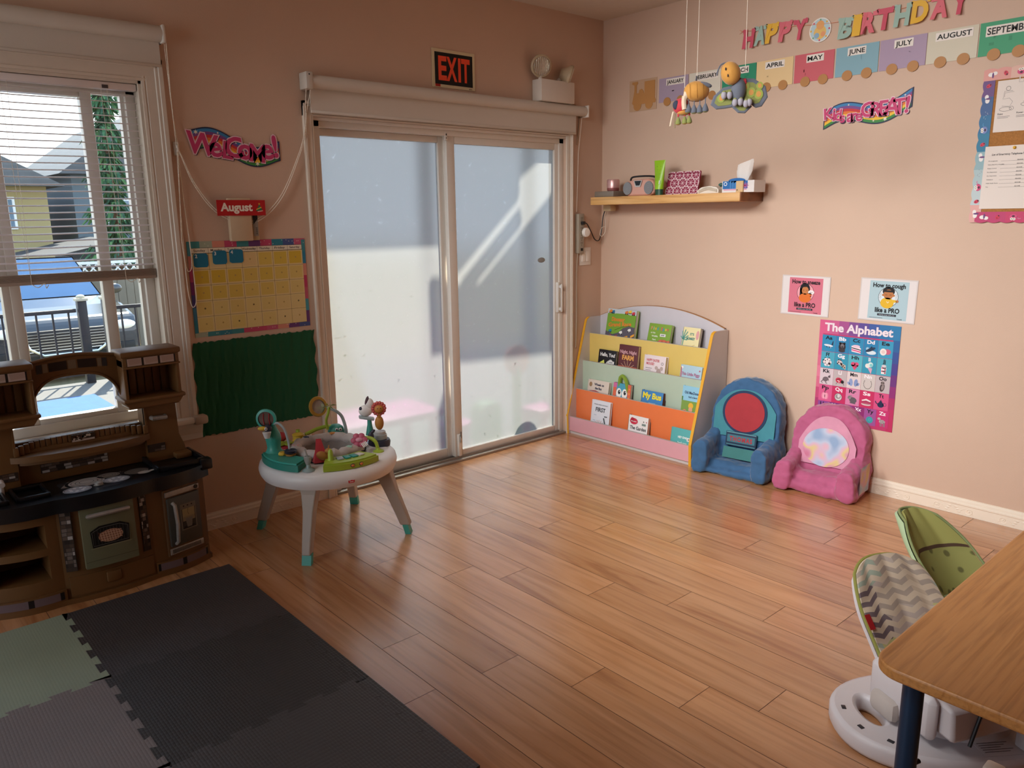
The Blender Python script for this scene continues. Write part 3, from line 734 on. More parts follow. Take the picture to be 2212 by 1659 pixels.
# August card, thermostat box behind it
m = MB(wallL(1.432, 1.519, .034)); m.box(0, .236, 0, .072, 0, .0015, P('#b81f24')); m.text('August', .094, .022, .036, '#f0e8dc', 6, w=.155, bold=.035)
m.poly([(.188, .020), (.206, .052), (.220, .026)], '#2f7a55', 6); m.stroke([(.190, .028), (.216, .038)], .004, '#e8c84a', 7); m.stroke([(.196, .018), (.222, .022)], .003, '#e8e2d0', 7); m.star(.206, .054, .006, '#e8c84a', 7)
m.build('month_card', label='red card reading August above the calendar', cat='card')
bx = thing('wall_box', (1.55, WY, 1.40), 'tan two part box on the wall under the August card', 'box')
MB().box(1.490, 1.598, WY-.032, WY-.001, 1.400, 1.60, M('#c9b294', .6, var=.03), .004).build('case', bx)
m = MB(wallL(1.605, 1.402, .001)); m.box(-.004, .030, 0, .15, 0, .018, M('#b89f7c', .6), .002); m.rect(.001, .02, .024, .125, '#8f8880', 60); m.poly([(.001, .145), (.025, .145), (.025, .10), (.003, .075)], '#1d1a18', 61)
for i in range(12): m.rect(.013+.003*(i % 3), .028+.009*(i//3), .002, .005, '#3a332c', 61, .5)
m.build('label_strip', bx, label='narrow strip printed black and grey')

# calendar
m = MB(wallL(1.288, .958)); m.box(0, .590, 0, .446, 0, .0012, P('#3f8a90'))
bc = ['#3f8a90', '#a5b19c', '#d68f7c', '#bf4a6c', '#3f8a90', '#6a3f78', '#bf4a6c', '#2f7f94', '#4a5a90', '#c05a78']
for k in range(10):
    m.rect(.059*k, .416, .059, .030, bc[k], 4); m.rect(.059*k, 0, .059, .024, bc[(k*3+1) % 10], 4)
for k in range(7):
    m.rect(0, .06*k+.02, .016, .06, ['#2f7f94', '#3f7c9a', '#4b3f78', '#7a2f68', '#a83f64', '#c07a6c', '#4a90a0'][k], 5); m.rect(.570, .06*k+.02, .02, .06, ['#6a3f78', '#4a9aa8', '#c05a70', '#bf3f64', '#d8907c', '#2f7fa0', '#3f8a94'][k], 5)
rn = random.Random(2)
for i in range(30): m.star(rn.uniform(.005, .585), rn.choice((.006, .012, .018, .424, .434, .44)), .003, '#e8e6dc', 6)
m.rect(.016, .022, .556, .394, '#3a2a1c', 6); m.rect(.0175, .392, .553, .0225, '#e8dfc8', 7)
days = ['Sunday', 'Monday', 'Tuesday', 'Wednesday', 'Thursday', 'Friday', 'Saturday']
cw, ch = .556/7, .368/5
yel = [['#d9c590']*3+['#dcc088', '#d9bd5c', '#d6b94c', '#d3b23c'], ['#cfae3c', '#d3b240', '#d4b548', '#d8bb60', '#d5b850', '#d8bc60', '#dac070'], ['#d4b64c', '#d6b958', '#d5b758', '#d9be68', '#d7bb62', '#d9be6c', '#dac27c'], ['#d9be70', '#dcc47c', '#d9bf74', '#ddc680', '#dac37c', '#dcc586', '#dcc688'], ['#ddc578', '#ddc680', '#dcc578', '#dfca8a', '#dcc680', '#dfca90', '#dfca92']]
for c_ in range(7):
    m.rect(.0175+cw*c_+.0, .392, .001, .0225, '#3a2a1c', 8); m.text(days[c_], .016+cw*(c_+.5), .399, .0105, '#3a332c', 8, w=.054 if c_ != 3 else .070, bold=.01)
    for r_ in range(5):
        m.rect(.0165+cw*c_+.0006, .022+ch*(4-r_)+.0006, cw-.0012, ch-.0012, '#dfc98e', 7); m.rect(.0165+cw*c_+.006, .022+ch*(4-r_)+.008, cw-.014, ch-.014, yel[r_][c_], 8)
        if r_ >= 1 or c_ >= 3: m.disc(.016+cw*(c_+.52), .022+ch*(4-r_+.52), .0045, '#6a5a34' if r_ >= 3 and (c_+r_) % 3 == 0 else '#b59a58', 9, n=9)
m.build('wall_calendar', label='yellow grid calendar with a starry border on the window wall', cat='calendar')
for k, (u, vv) in enumerate(((1.312, 1.285), (1.402, 1.2945), (1.482, 1.2975))):
    m = MB(wallL(u, vv, .0052)); m.add(*(lambda q: ([(x, y, z) for z in (0, .0012) for x, y in q], [tuple(range(len(q)))[::-1], tuple(range(len(q), 2*len(q)))]+[(i, (i+1) % len(q), len(q)+(i+1) % len(q), len(q)+i) for i in range(len(q))]))([(.034+.034*(1 if cos(a) > 0 else -1)*min(1, abs(cos(a))*1.25), .032+.032*(1 if sin(a) > 0 else -1)*min(1, abs(sin(a))*1.25)) for a in [2*pi*i/32+.05 for i in range(32)]]), P('#1f7494'))
    m.text(str(k+2), .013, .044, .016, '#dfe6e2', 5, bold=.03)
    m.build('number_card', label='blue card numbered %s in the %s column of the calendar' % ((2, 'Sunday'), (3, 'Monday'), (4, 'Tuesday'))[k], cat='card', group='blue number cards on the calendar')
# green cloth board
m = MB(wallL(1.268, .478, .002)); N = 60; K = 24; V = []; F = []; rn = random.Random(9)
et = [rn.uniform(-.004, .004) for _ in range(N+1)]
for i in range(N+1):
    for j in range(K+1):
        u = i/N*.626+.005*sin(j*1.1)*(1 if i in (0, N) else 0)-(.006*(1-j/K) if i == 0 else 0); v = j/K*.456+(et[i] if j == K else (et[(i*7) % N] if j == 0 else 0))
        V.append((u, v, .004+.0022*sin(i*2.3+sin(j*.7)*1.2)+.0015*sin(i*5.1+j*.3)))
F = [(i*(K+1)+j, (i+1)*(K+1)+j, (i+1)*(K+1)+j+1, i*(K+1)+j+1) for i in range(N) for j in range(K)]
m.add(V, F, M('#0f5230', .85, var=.05, vs=40, sheen=.1, bump=.2, bs=500), True); m.build('green_cloth', label='dark green crinkled cloth panel below the calendar', cat='cloth')
# outlet
ot = thing('wall_outlet', (1.805, WY, .33), 'white wall outlet with a round safety cover below the green cloth', 'outlet')
MB().box(1.769, 1.841, WY-.007, WY-.001, .276, .392, M('#e8e0d4', .4), .003).build('plate', ot)
MB().lathe([(0, 0), (.020, 0), (.018, .010), (0, .011)], M('#d8cfc2', .4), 20, T=tr(1.805, WY-.006, .348, rx=pi/2)).lathe([(0, 0), (.004, 0), (.004, .002), (0, .002)], M('#6a6058'), 8, T=tr(1.805, WY-.007, .383, rx=pi/2)).build('cover', ot)
# corner: power strip, plug, night light, switches
psx = thing('power_strip', (3.888, WY, 1.25), 'grey power strip mounted upright beside the door casing', 'power strip')
MB().box(3.860, 3.916, WY-.035, WY-.001, 1.245, 1.508, M('#a39a8a', .5), .005).build('body', psx)
m = MB(wallL(3.875, 1.25, .036))
for i in range(6):
    for du in (.006, .018): m.rect(du, .225-i*.033, .003, .010, '#2a2622', 1)
    m.disc(.0135, .216-i*.033, .0025, '#2a2622', 1, n=8)
m.rect(.004, .012, .022, .018, '#1c1a18', 2); m.build('sockets', psx)
MB().tube(curve([(3.875, WY-.012, 1.245), (3.868, WY-.010, 1.1), (3.866, WY-.012, .8), (3.862, WY-.01, .6)], 6), .004, M('#b7a793')).build('cord', psx)
m = MB(); m.lathe([(0, 0), (.027, 0), (.031, .005), (.031, .010), (.028, .011), (.031, .013), (.031, .020), (.026, .026), (0, .027)], M('#f0ebe4', .35, var=.01), 28, T=tr(3.917, WY-.036, 1.385, rx=pi/2)); m.build('night_light', label='round white plug in night light on the power strip', cat='night light')
pc = thing('black_cord', (3.95, WY, 1.33), 'black plug and cord running from the power strip to the shelf', 'cord')
MB().box(3.878, 3.905, WY-.058, WY-.036, 1.436, 1.458, M('#141414', .4), .004).build('plug', pc)
MB().tube(curve([(3.90, WY-.05, 1.447), (3.925, WY-.05, 1.44), (3.975, WY-.04, 1.39), (4.02, WY-.035, 1.335), (4.07, WY-.03, 1.33), (4.095, WY-.03, 1.40), (4.10, WY-.035, 1.48), (4.105, WY-.05, 1.53)], 8), .0035, M('#141414', .4)).build('cable', pc)
sw = thing('light_switch', (3.95, WY, 1.16), 'white double light switch plate beside the power strip', 'switch')
MB().box(3.900, 4.012, WY-.007, WY-.001, 1.162, 1.282, M('#e6dfd6', .4), .003).build('plate', sw)
for x in (3.920, 3.960): MB().box(x, x+.033, WY-.012, WY-.006, 1.188, 1.258, M('#efe9e0', .35), .002).build('rocker', sw)
# ------------------------------------------------------------------ things on the right wall
BROWN = '#b07c4a'
def card_body(m, w, h, c, t=.0012): m.box(0, w, 0, h, 0, t, P(c)); return m
# train of month cards
m = MB(wallR(3.475, 2.150, .002)); m.box(0, .222, 0, .190, 0, .0008, M('#c2a184', .3, var=0, spec=.5))
m.build('laminated_sheet', label='clear laminated sheet holding the brown card locomotive', cat='sheet')
lo = MB(wallR(3.463, 2.160, .0045)); m = lo
pts = [(.012, .040), (.030, .115), (.030, .150), (.010, .158), (.012, .170), (.056, .170), (.058, .158), (.048, .150), (.048, .100), (.066, .100), (.070, .118), (.088, .124), (.104, .110), (.108, .096), (.112, .096), (.112, .165), (.195, .165), (.196, .060), (.205, .045), (.200, .030), (.182, .030)]
arc = lambda cx, cy, r, a0, a1, n=10: [(cx+r*cos(a0+(a1-a0)*i/n), cy+r*sin(a0+(a1-a0)*i/n)) for i in range(n+1)]
pts += arc(.150, .026, .030, .15, -pi-.15)+[(.110, .030), (.088, .030)]+arc(.056, .024, .032, .15, -pi-.15)
m.fill([pts], P('#b9854f'), .0016); m.build('card_locomotive', label='brown card steam locomotive at the head of the month train', cat='card')
months = [('JANUARY', 3.236, '#a897ac', .46, 3.112, .124), ('FEBRUARY', 3.008, '#d9d3c4', 0, 2.885, .150), ('MARCH', 2.776, '#2f8c6a', 0, 2.665, .115), ('APRIL', 2.552, '#e2c493', 0, 2.440, .105), ('MAY', 2.322, '#c9606a', 0, 2.206, .085), ('JUNE', 2.092, '#82aab8', 0, 1.983, .083), ('JULY', 1.866, '#a893ab', 0, 1.752, .078), ('AUGUST', 1.642, '#cfc8b4', 0, 1.525, .150), ('SEPTEMBER', 1.416, '#3f9a70', 0, 1.292, .185)]
cname = dict(JANUARY='lilac', FEBRUARY='cream', MARCH='green', APRIL='yellow', MAY='red', JUNE='blue', JULY='lilac', AUGUST='cream', SEPTEMBER='green')
for i, (t, y, c, _, yc, lw) in enumerate(months):
    r = thing('month_card', (WX-.002, y-.11, 2.14), '%s card train wagon reading %s on two brown wheels' % (cname[t], t), 'card', 'month wagons of the card train')
    m = MB(wallR(y, 2.181, .002+.0003*(i % 2))); card_body(m, .221, .143, c)
    rn = random.Random(i)
    for _k in range(4): m.rect(rn.uniform(.03, .17), rn.uniform(.03, .08), rn.uniform(.008, .02), rn.uniform(.008, .03), {'#2f8c6a': '#2a8060', '#3f9a70': '#348a62'}.get(c, c), 5)
    m.build('wagon', r)
    h = .038 if t != 'SEPTEMBER' else .044
    m = MB(wallR(yc+lw/2+.006, 2.277 if t != 'SEPTEMBER' else 2.262, .0042)); m.box(0, lw+.012, 0, h, 0, .0006, P('#e6ded6'))
    m.text(t, (lw+.012)/2, .008, h-.016, '#191512', 4, w=lw, bold=.022); m.build('name_strip', r)
    for dx in (.066, .166):
        m = MB(wallR(y-dx, 2.183, .0048)); m.lathe([(0, 0), (.027, 0), (.027, .0014), (0, .0014)], P('#b3804c'), 24, sy=.95); m.build('wheel', r)
# birthday banner
bb = thing('birthday_banner', (WX-.003, 2.0, 2.36), 'HAPPY BIRTHDAY banner of coloured cut out letters on the right wall', 'banner')
bcol = {'r': '#cf5a6e', 'p': '#dd7480', 'b': '#a2bfb4', 'y': '#e8b848'}
seq = [('H', 2.640, .068, 'r'), ('A', 2.566, .066, 'b'), ('P', 2.497, .066, 'y'), ('P', 2.418, .066, 'p'), ('Y', 2.334, .070, 'r'), ('B', 2.082, .070, 'b'), ('I', 2.008, .042, 'y'), ('R', 1.962, .070, 'p'), ('T', 1.886, .072, 'r'), ('H', 1.802, .072, 'b'), ('D', 1.722, .074, 'y'), ('A', 1.634, .076, 'p'), ('Y', 1.548, .076, 'r')]
for i, (t, y, w_, c) in enumerate(seq):
    vv, ff = glyphs(t, .055, 0); x0 = min(p[0] for p in vv); x1 = max(p[0] for p in vv); y0 = min(p[1] for p in vv); y1 = max(p[1] for p in vv)
    h = .104; z = 2.402-.0 if i < 5 else 2.362+.0022*(i-5)
    if i < 5: z = 2.402+.006*sin(i)
    sgt = 1 if i % 2 else -1
    V = []
    for p in vv:
        u = (p[0]-x0)/(x1-x0)*w_; v = (p[1]-y0)/(y1-y0)*h; V.append((u, v))
    F = [tuple(f) for f in ff]; n = len(V)
    m = MB(wallR(y, z, .003, .0)); ed = {}
    for f in F:
        for a, b in zip(f, f[1:]+f[:1]): ed[(a, b)] = 1
    bend = lambda u, v: .004+.018*max(0, (1-v/h))**2
    VV = [(u, v, bend(u, v)+.0011) for u, v in V]+[(u, v, bend(u, v)) for u, v in V]
    FF = F+[tuple(n+q for q in f[::-1]) for f in F]+[(b, a, n+a, n+b) for (a, b) in ed if (b, a) not in ed]
    m.add(VV, FF, P(bcol[c]))
    if t not in 'TDI': m.box(-.006, w_*.30, h-.022, h-.002, .0042, .0050, P(bcol[c])); m.box(w_*.70, w_+.004, h-.022, h-.002, .0042, .0050, P(bcol[c]))
    for u in (-.004, w_-.006): m.lathe([(.003, 0), (.009, 0), (.009, .0012), (.003, .0012)], P(bcol[c]), 12, T=tr(u+.004, h-.006, .005), cap=False)
    m.build('letter', bb)
m = MB(wallR(2.250, 2.368, .004)); m.lathe([(0, 0), (.060, 0), (.060, .002), (0, .002)], P('#e9e6e0'), 30, T=tr(.062, .062, 0)); m.disc(.062, .062, .054, '#b9d3dc', 7); m.disc(.062, .050, .034, '#e8c070', 8); m.disc(.062, .086, .022, '#e6a86a', 9); m.disc(.045, .036, .014, '#8fb3cc', 9); m.disc(.080, .040, .013, '#e6a070', 9)
for k in range(8): m.disc(.062+.050*cos(k*.785), .062+.050*sin(k*.785), .005, ['#d0566a', '#e8b848', '#7fae8c'][k % 3], 9, n=10)
m.build('round_plaque', bb, label='round card plaque with plain coloured spots')
m = MB(); m.tube(curve([(WX-.006, 2.66, 2.50), (WX-.005, 2.5, 2.49), (WX-.006, 2.30, 2.47), (WX-.006, 2.1, 2.452), (WX-.006, 1.8, 2.455), (WX-.006, 1.45, 2.475)], 6), .0012, P('#d98a6a'))
for dz in (-.01, .012): m.tube([(WX-.006, 2.65, 2.50), (WX-.006, 2.672, 2.50+dz)], .001, P('#d98a6a'), 4)
m.build('cord', bb)

# kids are great
ws = [('K', .055, .055, .060, .10), ('i', .115, .062, .050, 0), ('d', .165, .055, .048, -.05), ('s', .225, .050, .036, .05), ('a', .315, .058, .036, 0), ('r', .365, .058, .036, 0), ('e', .420, .052, .036, 0), ('G', .520, .070, .052, .08), ('R', .620, .066, .052, 0), ('E', .705, .070, .052, .03), ('A', .790, .078, .052, -.05), ('T', .880, .070, .052, .05), ('!', .955, .075, .054, -.1)]
wave_sign(wallR(2.130, 1.918, .002), .438, .155, ws, 'kids_sign', 'wavy rainbow sign reading Kids are GREAT', tilt=.07)

# cork board with scalloped border
cb = thing('cork_board', (WX-.005, 1.0, 1.45), 'cork notice board with a scalloped cartoon border', 'notice board')
m = MB(wallR(1.345, 1.485, .002)); m.box(0, .62, 0, .585, 0, .006, M('#a5713c', .9, var=.25, vs=160, bump=.3, bs=300)); m.build('cork', cb)
def scallop(T, L, w, cols, flip, name, seed):
    m = MB(T); N = 120; V = []; F = []
    for i in range(N+1):
        u = i/N*L; e = w+.006*abs(sin(u/L*pi*round(L/.055)))
        V += [(u, 0, .0008), (u, e, .0008)]
    for i in range(N):
        k = min(len(cols)-1, int(i/N*len(cols)))
        m.add([V[2*i], V[2*i+1], V[2*i+3], V[2*i+2]], [(0, 1, 2, 3)] if flip else [(3, 2, 1, 0)], P(cols[k]))
    m.add([(p[0], p[1], 0) for p in V], [(2*i, 2*i+1, 2*i+3, 2*i+2) if not flip else (2*i+2, 2*i+3, 2*i+1, 2*i) for i in range(N)], P('#d9d4cc'))
    sg = 1
    rn = random.Random(seed)
    n = int(L/.06)
    for i in range(n):
        u = (i+.5)*L/n; v = w*.55; q = i % 4
        if q == 0: m.disc(u, v, .012, '#e9e4e2', 5, .009); m.disc(u+.016, v+.004, .010, '#e9e4e2', 5, .008); m.disc(u+.008, v-.004, .004, '#6a3f78', 6, .012)
        elif q == 1: m.disc(u, v, .008, '#c9304c', 5, .011, rot=.5); m.disc(u+.004, v-.006, .003, '#251a22', 6); m.disc(u-.002, v+.004, .002, '#251a22', 6, n=8)
        elif q == 2: m.disc(u, v, .016, '#cf4a7c' if i % 8 == 2 else '#7c8ac0', 5, .013); m.disc(u-.006, v+.008, .006, '#f0eadf', 6); m.disc(u+.004, v+.009, .006, '#f0eadf', 6); m.disc(u-.006, v+.008, .002, '#222222', 7, n=8); m.disc(u+.004, v+.009, .002, '#222222', 7, n=8); m.disc(u, v-.004, .006, '#3a1a30', 6, .004); m.stroke([(u+.014, v), (u+.022, v+.008), (u+.030, v+.006)], .003, '#cf7aa0' if i % 8 == 2 else '#5a9ac8', 5)
        else:
            for k in range(7): m.disc(u-.015+k*.005, v+.008*sin(k*1.1), .0012, '#e9e6e0' if sum(lin(cols[min(len(cols)-1, int(u/L*len(cols)))])[:3]) < 1.2 else '#7a4a68', 5, n=6)
    m.build(name, cb)
# left strip runs up the wall: local x = up, local y = towards the left
T = axes((WX-.009, 1.330, 1.475), (0, 0, 1), (0, 1, 0)); T = Matrix.Translation((0, 0, 0)) @ T
def strip_T(o, r, u):
    r = Vector(r); u = Vector(u); n = Vector((-1, 0, 0)); q = Matrix((r, u, n)).transposed().to_4x4(); q.translation = Vector(o); return q
scallop(strip_T((WX-.009, 1.328, 1.440), (0, 0, 1), (0, 1, 0)), .64, .044, ['#d9a6a0', '#b9c8cc', '#a9c0c4', '#8fb0b8', '#2f7a9c', '#2f6f9c', '#3f5f90', '#6a4a80'], True, 'border_strip', 1)
scallop(strip_T((WX-.0095, 1.378, 2.070), (0, -1, 0), (0, 0, 1)), .66, .046, ['#d99a92', '#d9b0a2', '#b9c8bc', '#a9c4b4', '#d9a09a', '#b9c4c0'], False, 'border_strip', 2)
scallop(strip_T((WX-.0095, 1.352, 1.488), (0, -1, 0), (0, 0, -1)), .64, .044, ['#b93a6a', '#c03a66', '#d05a5a', '#d88a4a', '#b93a6a'], True, 'border_strip', 3)
def paper(y, z, w, h, name, label, fn, tilt=0, out=.010):
    m = MB(wallR(y, z, out, tilt)); m.box(0, w, 0, h, 0, .0008, P('#ded3cb')); fn(m); return m.build(name, label=label, cat='paper')
def live(m):
    m.text('Live', .083, .208, .026, '#b7adab', 4, bold=.01, align='l'); m.text('Live', .085, .209, .026, '#ded3cb', 5, bold=-.008, align='l')
    for cx, cy, s in ((.045, .130, 1), (.125, .140, .85), (.185, .135, .8)):
        m.stroke([(cx+.018*s, cy+.045*s), (cx-.014*s, cy+.045*s), (cx-.018*s, cy+.012*s), (cx+.008*s, cy+.014*s), (cx+.022*s, cy-.002), (cx+.012*s, cy-.022*s), (cx-.020*s, cy-.018*s)], .0014, '#8a8280', 4)
        m.stroke([(cx+.024*s, cy+.040*s), (cx-.012*s, cy+.038*s), (cx-.012*s, cy+.020*s)], .0012, '#8a8280', 4); m.ring(cx, cy+.056*s, .009*s, .0014, '#55504e', 4)
        m.ring(cx-.004, cy-.032*s, .024*s, .0013, '#55504e', 4, .009*s); m.ring(cx+.020*s, cy-.030*s, .008*s, .0012, '#55504e', 4)
    for k, t in enumerate(('Enjoy', 'Power down', 'Play')):
        m.text(t, .012+.075*k, .075, .007, '#3a3432', 4, align='l', bold=.02); [m.rect(.012+.075*k, .066-.006*j, .05-.006*j, .0016, '#6a6260', 4) for j in range(2)]
paper(1.316, 1.842, .216, .222, 'notice_paper', 'white sheet with outlined numbers and the word Live on the cork board', live)
def phones(m):
    m.text('List of Emergency Telephone Numbers', .030, .238, .0085, '#2f2a28', 4, align='l', w=.165, bold=.02)
    for k, t in enumerate(('All emergencies', 'Police (Non-911) 912-3456', 'Poison Control', 'Fire Department', 'Gas Department', 'Ambulance', 'Public Health Nurse', 'Taxi')):
        m.text(t, .018, .212-.0165*k, .0042, '#4a4442', 4, align='l', bold=.01); m.rect(.070, .2115-.0165*k, .135, .0008, '#6a6462', 4); m.text('555-0100', .135, .213-.0165*k, .0042, '#4a4442', 5, align='l')
paper(1.338, 1.502, .216, .279, 'emergency_list', 'white list of emergency telephone numbers pinned on the cork board', phones, out=.0105)
m = MB(wallR(1.225, 1.770, .012)); m.lathe([(0, 0), (.007, 0), (.007, .003), (.004, .006), (.005, .010), (0, .011)], P('#d9a830'), 14, T=tr(.006, .0, 0)); m.build('push_pin', label='yellow push pin above the emergency list', cat='pin')
# laminated signs
SHEEN = M('#d6cdca', .12, var=0, spec=.8, coat=.6)
def pro(y, z, w, h, name, label, body, word, u0, fig):
    m = MB(wallR(y, z, .002, -.012 if word == 'cough' else -.006)); m.box(0, w, 0, h, 0, .0008, SHEEN); m.rect(.006, .006, w-.012, h-.012, '#dcd5d4', 3)
    m.rect(u0, .012, .198, h-.024, body, 4); c = u0+.099
    m.text('How to '+word, c, h-.045, .022, '#15131a', 6, w=.165, bold=.035); m.text('like a PRO', c, .048, .024, '#15131a', 6, w=.125, bold=.035)
    m.rect(c-.048, .030, .096, .011, '#1f2330', 6); m.text('Germs stop with you', c, .0335, .0042, '#cfd3d8', 7, w=.08); m.rect(u0+.01, .017, .07, .002, '#5a4a50', 6); m.text('Canada', u0+.165, .016, .006, '#2a2a34', 6)
    fig(m, c, .128); return m.build(name, label=label, cat='sign')
def girl(m, c, v):
    m.ring(c, v, .050, .002, '#2a1a22', 5); m.disc(c, v, .049, '#e6a0aa', 5); m.disc(c-.004, v+.020, .030, '#17141a', 6, .034); m.rect(c-.034, v-.032, .022, .055, '#17141a', 6)
    m.disc(c-.002, v+.012, .020, '#c07a48', 7, .023); m.disc(c-.002, v-.030, .036, '#d9702c', 7, .026); m.disc(c+.016, v-.016, .024, '#d9702c', 8, .012, rot=.5); m.poly([(c-.022, v+.030), (c+.018, v+.034), (c+.004, v+.044), (c-.016, v+.042)], '#17141a', 8)
    for s in (-1, 1): m.stroke([(c-.002+s*.010-.004, v+.014), (c-.002+s*.010+.004, v+.013)], .0018, '#2a1a12', 8)
    m.disc(c+.034, v+.004, .018, '#ece6e6', 8, .012); m.text('achoo', c+.034, v+.002, .005, '#7a3a48', 9); m.disc(c+.032, v-.018, .004, '#c05a5a', 8)
def boy(m, c, v):
    m.ring(c, v, .050, .002, '#2a2a34', 5); m.disc(c, v, .049, '#d6e0e6', 5); m.disc(c, v+.030, .031, '#1a171a', 6, .024); m.disc(c, v+.014, .025, '#b57444', 7, .026)
    m.poly([(c-.026, v+.026), (c+.026, v+.026), (c+.018, v+.036), (c-.018, v+.036)], '#1a171a', 8)
    for s in (-1, 1): m.disc(c+s*.027, v+.010, .006, '#b57444', 6); m.stroke([(c+s*.011-.005, v+.012), (c+s*.011+.005, v+.012)], .0018, '#2a1a12', 8)
    m.disc(c-.004, v-.030, .034, '#dcb02c', 7, .028); m.poly([(c-.02, v-.010), (c+.040, v-.012), (c+.045, v-.024), (c-.010, v-.030)], '#dcb02c', 8); m.disc(c+.047, v-.018, .007, '#b57444', 8); m.stroke([(c-.006, v-.022), (c, v-.030), (c+.006, v-.022)], .003, '#f0ead0', 9)
    for q in range(3):
        for s in (-1, 1): m.ring(c+s*.040, v-.004+q*.010, .004, .0008, '#5a5a68', 6, n=10)
pro(2.320, .930, .286, .222, 'sneeze_sign', 'laminated pink sign reading How to sneeze like a PRO', '#cf7184', 'sneeze', .046, girl)
pro(1.870, .936, .290, .222, 'cough_sign', 'laminated pale blue sign reading How to cough like a PRO', '#a9c3cc', 'cough', .050, boy)

# alphabet poster
m = MB(wallR(2.076, .352, .002)); W_, H_ = .436, .564; m.box(0, W_, 0, H_, 0, .0008, P('#b93a68'))
for k in range(8): m.rect(W_/8*k, H_-.075, W_/8, .075, ['#cf5a84', '#c05a88', '#a04f88', '#7a4a8c', '#5a4a90', '#3f5a9c', '#2f6fa4', '#2f78a8'][k], 3)
for k in range(8): m.rect(W_-.034, (H_-.075)/8*k, .034, (H_-.075)/8, ['#b9305c', '#b8305f', '#a83064', '#8a3070', '#6a3578', '#4a4088', '#3a4f90', '#2f6098'][k], 3)
for k in range(8): m.rect(0, (H_-.075)/8*k, .022, (H_-.075)/8, ['#7a3f7c', '#a83a6c', '#c04a74', '#d06a88', '#d87a94', '#cf6a88', '#cf5a84', '#cf5a84'][k], 3)
m.text('The Alphabet', W_/2-.004, H_-.058, .043, '#e4d6de', 6, w=.370, bold=.035)
rows = [('ABCDE', ['#2f86b0', '#2a7cab', '#2f86b0', '#2a7cab', '#3a94b8']), ('FGHIJ', ['#4aa0b8', '#3490ac', '#55aabb', '#3490ac', '#4aa0b4']), ('KLMNO', ['#cfc0c6', '#b9acae', '#d6c6c6', '#c6bcb8', '#b9adb0']), ('PQRST', ['#d05a88', '#c02f5e', '#cf7fa4', '#c02f5e', '#cf4f80']), ('UVWXYZ', ['#8a4a90', '#6a3078', '#8a3f88', '#8a2f6c', '#9a5090', '#c0306c'])]
